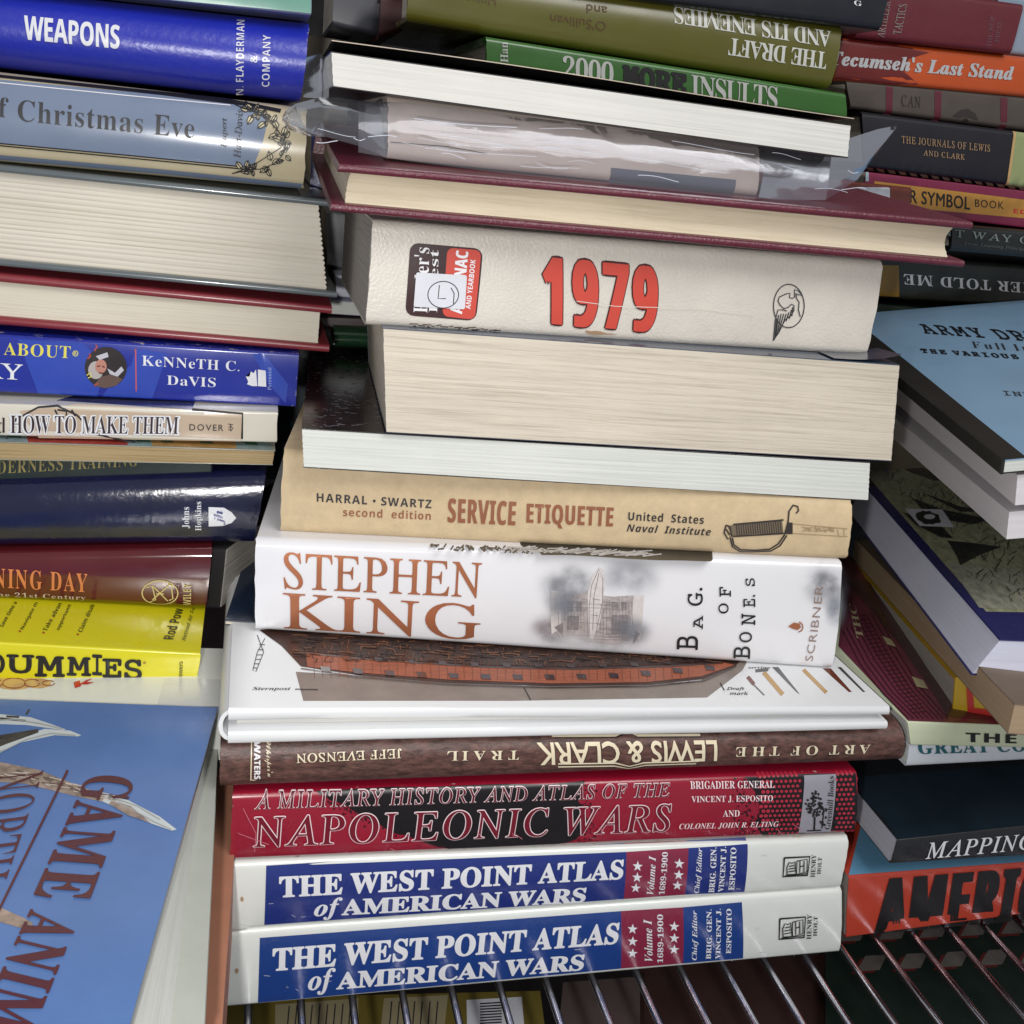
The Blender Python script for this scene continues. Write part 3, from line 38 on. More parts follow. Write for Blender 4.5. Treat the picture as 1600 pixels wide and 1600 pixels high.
  'i': r'''-7%6Y6I3x6I3x5G6Y5G A;)2,3O203c2q3s3O4G596M9?;:9S;:9:4J9>4+9N3t9j3h:63c:33O7,3O703c783c7a3h7z3w8+48814i856)5`6)5Q6%5E5y4U4{404G4!4)4&3t443j4j3c4e3O"5o6N876N8C9O C;47(3@623I5G3c4i404=4j4!5S3v6H3~76498!4]8h519L5i:)6L:W7X;+8g;:9J;4:7:|:S:v:g:|:v;3;.;3:a8x:K8x:L9,:L9;:B9{:%:N9S:k8q:u83:m7R:S6u:,6B9T5s8r5Q8*5<78556B5B5<5k4N6M3{7C3l8>3z944H:#52:74}9R498k3f7|3I D;k2v3O2|3d3$3d3N3i3k3v3~45424a5T9k5^:B5X:W5K:g54:o4m:s4s;+7k;+8m:~9a:e:E:::u9];68q;@7y;87):{69:R5O9x4o934;8?3q7?3W663O"6;3q703y7v468U4]9+539Q5p9m6W9~7D:&849u9=9K:*8b:V7^:f7-:a6{:W6q:H6^9n5A4z554=5;4*5L3z5k3t E:w2y3O2~3d3%3d3N3h3k3v3~44424b5T9k5^:B5Y:W5L:g54:o4n:s4s;+:b;+:D9K:39K:39O:09y:(::9t:N9X:[8T:e7Z:e7-:a6|:Y6s:M6c9|6+7g7#7g7f7m867~8S8@8g8n8z8n836.7}6.8#6U7y7*7n777]7?6}7D6!7D5@4q594Q554:594)5F3z5~3s6h3s7N3w8+4&8[4;9)4Y9L5$9m5W:$5W983O F:.2}3O3&3d3+3d3_3k3o3u3}4*474b5Y9k5c:B5_:W5P:g59:o4r:s4x;+:E;+:%9=9n9=9o9G9o9P9h:*9S:K9.:^8Q:d7^:d7;:b7(:Z6s:A6b9Y647d6m7d7d7m8#7x8;8/8N8I8`8m8t8m816&7x6&7{6@7|6Y7w6{7j747N7>6{7A6+7A5F4[5B4H5@465E3{5T3m6:3b683O G<B7P3@6O3I5[3d4u424D4l4%5V3x6K4!794:8&4_8l519P5j:,6L:Y7Y;+8p;:9X;4:::~:l:l;+:e;L:o;e;2;v;2;G8p;68p:}9d:P:C9l:i8v:u7y:f7(:96?9O5f8O5C7F576@5F555s4D6^3p7_3`853f8d3w9+449<4S9a6)9f6?9h6R9c6h9S6t8h6~8m75;{75;v6~;T6|;=6u;+6h:{6V:r6=:g5s:>4(8z3Q H<!2y3O2~3d3%3d3X3k3j3u3y4)424a5T9k5^:B5Y:W5L:g54:o4n:s4s;+7v;+7q:s7m:s7E:o7):a6q:E6`9r6581617w697j6R7f9A7f9Y7j9e7|:59k:>:B:::W:,:g9q:o9M:s9S;+<V;+<P:s<H:s<!:n;d:a;P:E;@9v9{4l9t4M9q479v3~:&3p:?3h:b3d:]3O7Y3O7_3d7c3d8:3k8K3u8Y4)8o4a9K6{9M7&9M7.9E7<9,7?6>7?6%7<5w7*5>4l574M5447583~5F3p5_3h6$3d5|3O I7P2}3O3&3d3+3d3_3k3o3u3}4)474a5Y9k5c:B5_:W5P:g59:o4r:s4x;+7~;+7y:s7q:s7K:n70:a6y:E6i9v5F4l5=475A3~5O3p5g3h6-3d6(3O J7b3q3@3B3F2|3Y2f3v2_4=2c4S2m4f2~4r374v3J4s3[4i3f4X3j4F3i4:3e4/3a3w3g3d3y3^423d4@3w4L4:4Y4g5v9c6%:D5}:Z5m:g5(:q5/;+8<;+86:s7j:o7O:d7<:K7-9~5}5b5[4^513v4V3M K:w2y3O2~3d3%3d3X3k3j3u3y4)424a5T9k5^:B5Y:W5L:g54:o4n:s4s;+7t;+7n:s7f:s7B:o7):d6s:K6c9{6.7o6,7h6+7a627W6>7]8~9l9M::9[:X9N:m9%:s8|:s9$;+;b;+;Z:t;U:t;*:k:T:M8~9<7/7m9>4[9[469x3x:;3h:_3c:Y3O7B3O7H3c7O3c8$3k803v844+8-4F7s4k68766+7>5~7;5y715=4d55495:3}5I3o5d3g6/3d6*3O L:o3+3O303d343d3^3i3z3v41454A4a5c9k5k:-5m:B5h:W5Z:g5C:o4|:s5$;+8&;+7|:t7U:o79:b7$:F6q9w5S4~5I4S5E4@5I4+5U3{633s6{3s7g3v8C4$8q479<4U9_5#:#5^:75^9Q3O M=/2u3O2{3d3T3k3g3u3u4)4/4a5W9k5a:B5[:W5N:g57:o4p:s4v;+6{;+7h5:;Z;+=c;+=]:s=T:s=.:n<p:a<]:E<L9v;+4l;#4M:}47;%3~;33p;K3h;n3d;i3O8h3O8m3a9D3k9V3w9e4.9}4p;B9v7)3O6w3O6(9w4g524W4;4[4!4j3p5$3g5H3c5C3O N;a9#3?6!9X4e4r4]4M4Y444_3{4l3n5N3d5I3O2y3O2~3d3K3h3i3v3~44424a5Z9w5^:&5_:25Y:H5K:_55:n4u:s4n:s4s;+6M;+9;5::N9e:W:-:Y:F:T:]:G:i9d:s9i;+<:;+<4:s;]:l;J:b;;:R;#9v973? O;y6i3@5x3H563`4]4*454^3x5@3p6/3v6t4-7[4K8A4s9#5E9]5|:36Z:[7=:|7~;38d;:9T;2:9:v:m:O;89w;O97;W8J;S7n;E75;06W:p5|:M5G:%4s9U4H9&4#7{3P"6j3_7A3f7s3{8D4@8p4l9:5C9]6!9x6c:07I:=82:A8v:79j9w:H9H:l8f:x8/:p7U:X6~:26N9[6!8y5[82576z5-6A5*5f544q5S446(3k P:*2y3O2~3d3&3d3O3h3k3u3~43424a5T9k5^:B5Y:X5L:g54:o4n:s4s;+7r;+90:v9w:A:29F:)8i9l879A7i8f7I7|757,7.6+7.5{7+5u6~594T574F55485:3|5J3n643d6.3O"6^7L7]7X8C7}8k8Z8x9K8p:%8W:K8.:b7N:i75:f7#:_6s:L6g:-6-7l6+7[637O R:r2y3O2~3d3&3d3P3i3m3x4#46434a5T9k5^:C5Y:X5L:g54:o4n:s4s;+8+;+9,:}9o:`:;:/:H9K:28R9K7n877A984t9O4C9f3~9~3k:B3d:F3d:@3O8[3O7,776r776D785}7;5C4y57485;3|5I3n5`3f6#3c6/3c6)3O"6l7W7m7c8U8*9!8`919J8}:18M:X7Y:f71:b6v:N6e:!6)7[6I7Y S9R5~3A5:3H4J3_4=3c423d3v3[3f3C3S3C3v5s4-5t494y4Z48513m5s3`6;3e6]3s6x4,714I7>4k7B55775j6s6A6O6k6!7<5O7q528B4}8m4x9;4~9m55:=5S:c5|;!6P;47-;:7[;88*;-8K;!8Z:{8r;$9$;798;78t8~8d8~8Z9o8@:I7s:k7<:v6h:n6C:V6,:26#9^6)9?688{6j897<7e7l718:6H8H5U8A4z8,4I7f3|793]6_3H T:C4>3O4B3d4J3d5)3m5=3y5M425i4z77:?7::Q73:_6{:c6`:c6%:`5T:U51:D4s:+4^9e4L99469;4c;+;$;+:a96:M96:N9F:N9V:H:+:5:K9m:]90:c8c:c8O:]8D:H6t5!6f446k3z6{3m7:3f7c3d7n3d7h3O U;R6i3@5i3L4~3s4P4Q4A5A4F5n4S6L5J9o5S:C5N:Z5@:i5%:p4Y:t4_;+7r;+7n:t7d:t79:n6x:[6c:;6Q9f5c6^5P5n5J5<5S4b5q486C3{7#3r7Z3w8/4,8W4G8w4k975I9T6L:>9=:M:7:I:T:<:g:#:p9X:t9];+<4;+<1:t<!:t;N:h;/:D:}9|:l9@9{619_579<4P8n3{8:3Y7W3F V:]4l3@5(9z5$:F4u:a4[:n46:s4,:s40;+74;+7/:u7&:u6Z:p6B:a65:C6/9n5x5&9j9[:4:3:@:R:<:c:/:m9U:s9Y;+;y;+;p:s;S:m;7:Y:M9j5%3@ W=34p3@5,9y5):F4w:a4Z:o40:u43;+78;+73:u7+:u6_:p6F:a69:C639n5~5E8g9=8j9{8g:F8Y:a8A:o7y:t7r:t7v;+:n;+:h:t:5:l:%:`9x:L9o9a9_5L<G9W<e:/<n:T<[:k<$:t<,;+>G;+>@:t>!:m=d:Y=#9f8d3@8P3@8e8V5&3@ Y:74;3O4B3b5&3k5:3u5H4&5[4V666j569N4n:A4Z:X4D:h4):p3d:s3i;+7(;+6}:s6?:i61:]6,:H6/:3669w717A8x9B9N:$9[:<9`:N9Z:_9K:j91:p8i:s8n;+;J;+;D:q;(:k:f:W9v9h7A6p6e4V6a4C6^406d3v6t3j7d3b7^3O a9*4>3C3w3J3]3`3K4$3E4T3N5K3l6C4=774{7|5e8O6O8`7%8R7=8)7J8T8;8T7;4{7-46714,7>4(7[498,4l8:4`7H3b6b3C6B3O683r6A4H6Z5H6!4Q5K3s4t3O"4o4$5+4+5E4;5|4w6R5l6w6k7%7:7)7c6x866Q8E6!895Q7p5)744c6C4K5N4C4b4N44 c8D5-3C4J3O3w3r3X4M3N5;3S5m3b6C3y6s4<7D4b7m51825y8T6h8`768Z7V8J7j827q7q7n7Y7d7G7S7;7>776z7A6o7`6s7s6~8(7(8/7+876~8B6e8E608;5Z7w5/7E4j6c4S5z4L594R4a4g485(3{5O3r6A4,764o7F4^6^3x5t3P d9=4O3C4!3K3_3d3I4.3B4b3G583W5p3q6K467&4^7X5-8&5O8@5s8R6:8]6]8`728W7L8=7z:=7}:L7~:[7{:j7s:r7M:x7>:x7C;/7~;58O;@9$;L9,;J9.;B9-;89+;07I4m7B4N7?467E4%7W3}7z448P4m8a4`854*7l3a7H3J7%3C6[3P6N3x6U4O6k5@664L5`3p5,3N"4|3y5;4!5W45644t6g5n7/6o7<7f798#7/876{8C6f8G648;5_7s50784e6G4I5Q4@4i4D4I4P414d3~ e844y3E4?3O3o3o3R4E3I5,3N5^3^643u6g497;4`7f5/8.5v8S6b8`7.8Z7K8L7^847d7p7Q736u6X5t6-4O5n4J5I4H5+4R4J4r4%5J3v694/7,4n7;4_6f4*633b5X3L"4S6)5Q6?686g6a7>6o7x6f8:6J8D6*8=5f8)5D7e5&7:4i6c f6g2c0}2H1$24112%1C1~1X2+1z2G2)2a1}2i1e2f1T2b1H2e1@2m1=3+1G3@1e3R2;3d3*4_8-3Y8-3b8M4e8M4q9(54:*5c:p6?;>7#;L7H;G7f;87x:|7~:`7r:=7M:271:<7(:Y7*:d7,:m70:y7);+6q;16M;!60:T5w9i5^8M6x8M6s8-5W8-5/5y4X3Z4?2h4$2+3H1: g824R0}3g1)301B2i1h2^2;2l2r3<3G4)3t3d4.3X4I3_4]3p4r4K5M3q5}3_6a3f743{7a4@8+4l8I5C8]5|8c6F8_6r8Q7Q8@878@877p7M7p7T7C7M6n786A6s5w6I5Z5t5H5=5B4o5E4V5/4N4v4b4]5@4E6*4,6`3l7#3F7/2p7(2@6n1r6I1O5v165:1%"5?5Y5_5`5{5s67646J6Y6V7)6Z7V6V7y6H86638E5u8J5W8D5;814~7o4j7J4[6{4W6M4_5}4v5c"4e1@5]1L631q6D2Q6?2i612|5^3@5$3W4B3k3X313A2K3O1n3z1K i6F5O9x5<9|5,:+4|:<4x:O4|:c5,:t5<;#5O;(5d;#5u:u6#:d6(:O6#:;5u:+5d9|"4$3C3[3Q3O3{3T4C3a4u4F7J4K7^4M7m4I7~4>8-3j843n8E4U8N5(8V5Q8`5Y8]5]8S5[8K5X8A4R4j4J4A4O4+4`4#5)475Z4r5j4c523z4X3Q k9%7&3D6j3J6U3^6-4R5L6-4i5Y413O3;3O52:;57:Y54:j5,:t4_:y4P:y4V;05<;:5j;C6*;J69;L6A;I6C;A6>;,4r6(6a7H7,7l798)7-886e8>6m8O9!8O8w8=8;8/7Q7`626^6~4a784:7E4-7T4)7y498H4k8W4Z824(7i3a7E3K l6?4!3D3j3G3Z3R3O3b3L3w3S4E3d5-5+:850:V5-:k5!:v4K:~4M;454;=5b;D61;L6:;J6=;C68;,4Q4r4G4>4L4-4Y4&4|495O4o5`4`554+4h3b4B3K m<O:43D9k3R9^3~9j4i:I7(:S7_:L7u:67}9w7w9V7d947D8m6w8(5f7X4`773O6C3O7A6m7P7c7I7v757}6}7y6d7l6%795a6r5B6H4u5Y4R4]403O3<3O4>6z4K7M4O7l4K7}4@8+3i843m8F5$8U5B8^5P8`5X8]5[8S5Z8K5W8A4|6F6#7^6{8G7l8_8=8P8L8#8E7K806P9,7c9~8H:o8_;@8O;O7~;K7];@7.:[4U:Y4J:W4>:]4-:j4(:{4-;14;;F4S;_4v;m4f;;3|:f3R n9K7.3B6u3E6f3P6Z3b6W3y6b4U7#5k7B7$7L7^7F7u727}6y7y6b7l6+7=5P6X5!5m4X4p433O3=3O4C7,4P7k4M7{4C8)3r803j803m8B4X8L5.8U5[8`5`8]5`8R5!6F5n7F6V8+788P7l8^8;8O8J8%8G7Z8<7.7^4x7T4S7P4=7U4,7f4%8,4;8X4|8i4p874!7b3Q o97563C4N3N3w3q3T4I3I513P5k3e6H4&6~4P7T5#7~5X8C638X6k8`7T8T8.838P7Y8[6r8V6?8F5h8,557g4b7>486n3r6$3O"5A3a5j3i654#6Y4G6z4t785K7M6%7Z6]7_747U7q78896e8E63895_7s527;4i6O4O5^4G4q4M4B4_3}4y3h p9(1w1&1|192H1>2b1J2s1a3#2)4E7A4J7W4M7j4J7|4A8*3h813m8C4Q8K5#8T5Q8_5Y8]5[8V5X8E5@7W5w836T8T748`7g8V828;8J7l8R738L6R885q7v557N4[6{4,6F3d5j3L5/3D4`3I4>3W3|213r1]3w1L4)1@4g184b1&"5/3^5X3e6$3|6J4C6l4p7,5F7B5~7O6Z7T767O7[7A7x7*8,6h82668%5d7[5=6|4}6/4W4S4S4A4Q4/4`3i r703<3O486v4G7f4D7y4:8&3c8/3f8B4L8M4{8V5I8`5R8]5R8R4z6I6*8,6t8`7*8]788R7A8B7D8-7@7p747[6~7N6i7I6J7T6@7b6;7s5H6h4d5=413O s7U4i3C4B3F4#3N3X3X3I3T3B3I3.3I3D573U563_4T3t4(463h4_3_5!3e5=3w5N475T4Z5L5#545K4q5u4R6B496r4/7E487u4R8>4{8W5P8`5u8^658U6_8J6p8O6v8]7+8]6s6~6b6~6P7i60875[8E5D8A51845#7~4|7h5)7D5E6u5e6L6$6#6?5N6I4y6D4R66405z3n5[3W573H t6T4$3C3]3P3P3w3S463Y4P4V8-3m8-3q8B4Q8Y5.9.5d9v5{9v5T8M6N8M6F8-5L8-4V4i4M474R4&4`3~5#445R4k5b4Y4p3` u9K483C3z3H3f3U3Y3k3U4,3[4Z3l5E4?774E7S4G7o4D8#4:8.3d843g8F4M8O4{8W5J8`5T8^5W8X5V8M5S8@4^584Q4c4L4D4T4,4k4#5.4,5R4E5y4m6F5D6m6%756n7R7_7i8T8[8T7`4~7R4:7W4*7g4#8/478^4r8l4d8:3{7c3Q7.3C6e3P6W3x6g4n7*5~6=4o5V4#4u3R v8B4O3C4?6<477;4)7o3p8*3N823F823J8E3z8N4B8V4[8^4k8_5#8/516V5<4K625G6p6;7<6|7I7G7;7^7#7w6v856y8G7&8U768^7I8a7]8]7m8O7w8;7z7}7g737.606+4t4e3C''',
  'n': r'''&:C8x768W6X8.6!7)767r7s8>8R8K9686:%7W:[6^:p5]:[4{:$4e9-4}835V7E4^6g4$6!3l524(4;4g3]5b3F6G3O733p8(4Q8w3O:>3O8k599S68:!76"7G5:6Z4[5l4E524Z4s525$5c5M62636`"5j966!9e6X9x7$9o7A9U7K917:8Y6M7y6!8R '5U4=8V4h8V5!:)5!;C4%;C4%:) A:n7M;$6d;$3O3O4X3O5S5c8e5c9e3O:n3O"7)9E8<6`5z6` B9a4?3O6t3O8F3m954U9L5O986G8[7)7_7M8>7q8a8E8l9)8U9}7m:c6O:}4?:}"5F:#6E:#719s7V9O7b8|7Q8>6}7v6,7j5F7j"5F6m6b6m7[6_82698B5^865*7e4^6g4L5F4L C;;:c:M9?:y8.;*6!:V4U924#7.4K5L5i4!8(3F9X3W:j4&:j579M4Y814E6W4g5Q5g5.775R8c6W9e8-:+9F9v:c9? D;f4@3O793O9E4%:g5H;778:m8~9P:G78:}4@:}"5G:#7(:#8k9]9k8[:-789t6,8|4|7-4L5G4L E8}8V:}4?:}4?3O8`3O8`4L5F4L5F6k8L6k8L7h5F7h5F:#8V:# I685G:}4@:}4@3O5G3O K:c6[7J9t:}8T:}5F7U5F:}4?:}4?3O5F3O5F74953O:b3O L8s5E:}4>:}4>3O8i3O8i4L5E4L M<);<:}:<:}7k7v5>:}4=:}4=3O5D3O5F9@7c6I7s6I:59@:53O;<3O N<);9:}:8:}:85351:}4>:}4>3O5?3O5?9::@3O;93O O<S3}784N5A5r3y7}3F:13y;U5A<%78;T91:0:T8!;*5t:T4O91"5+785N8d6Q9e8!:+9Q9e:T8d:x78:T5i9Q4h8!4E6Q4h5N5i R:.4A:}4A3O5H3O5H6g5r6g6G6^7#617q5$8p3O:.3O9,4|8?647J7&8-7N8T8+8b8t8F:!7S:f67:}"5H:(6,:(6z9x7I9S7W8x7L8A7!7t6,7d5H7d S8R7s:U7&:z65;*5!:o46:03x9*4i7S6A6Q725>7%4s6^4Q5z4C584N4V4q3|5K3|4*4z3U6)3F703_7u4D825I7A705i8.4x975*9b5P:!6-:-6z9z7s9A U;;:Z:}9S:}9S6[9K5b9(4}8C4U7>4E6H4S5b5#5A5Y586U58:}41:}416@4[4_5i3c7<3F9/3j:94o:Z6J V:.:.:}9(:}6n5e4V:}3O:}6f3I6z3I W>y>x:}=r:};n5n9f:}8d:}6]5n4V:}3O:}6R3I6f3I969U;a3I;t3I Y:.6l8G4k:}3O:}6;7L6;3O7B3O7B7K:.:}8o:} a838!4D7c427O4,7B417>4C7>6u7(7n6I8B5Q8R4V8C3s7q3s6k4]7G5J7Y5x7Q67776@6f6@6M5L614`5p4%5E3j4Y3x4!4B3V4}3F5_3Q6?3u6U3Q7(3F7N3M8!3j"6@4O5w445M4*4{4<4i4j4}5;5T5]6@5x c8>7m837.8J6E8R5*84487<3y5r4:4W5/3d6K3F793N7w3a7w4^784G6Z4?5f4Q505)4y5z5/6o5_7H6K7[7)7R7m7/ d9+8K:}7M:}7M8@6x8N6J8R51854=7B3|6)4;4c5+3m6D3O8K3O"7M4?6N4?5X4R5-5,4|5x526o5e7I6U7^7#7Y7M7L e8h8>4w7K4N6W4@5i4O554}4w5m8F5m8.7@7E87698R5%85487A3y6#464f5$3i6A3F7H3S8>3|"4y6L537-5[7S6;7a6s7R7:7,7I6L i5u538I458I453O533O"5<9w5,:@4c:P4=:@4-9w4=9Q4c9A5,9Q k8h8T8I7E8I546!7`3O8}3O6J6!"50:}42:}423O503O l5u53:}45:}453O533O n8}5/8I418I413O5/3O5/7$5i7W6D7g6t7X76737A6T7A3O8?3O8?6S8*7_7N8>6]8R5o8@5/7j r7p498I493O573O576)5F6p5n7E6I7X6q7L7A7,7q7z7:8E6a8R668G5f7~577=578I s7e7&8-6>8I5Y8R4g8C427u3|734V6.5b5J6<4m6)4G5U494p4H3y4u3y3p4m3O5_3F6O3W7)4*7<4p7$5R6267596o4|76507T5[7`6;7T7&70 t705@9K3O7_3O7T4B7T4B4y4R4/5(3Y5z3F6S3O7/3e7/4]6V4C6$4;5e4A5K4V5@5#5@7T6t7T6t8I5@8I u8}8=3O8=8I7?8I7?4u6j4E6/455W4A584c5.5=5.8I408I405C4D4=4{3[5q3F6Z3X7?4-7?3O v8>5h3F6*3F8:8I768I5w5F4X8I3R8I y8>8>8I758I5x5^4Y8I3O8I5G4T3e0{4m0{''',
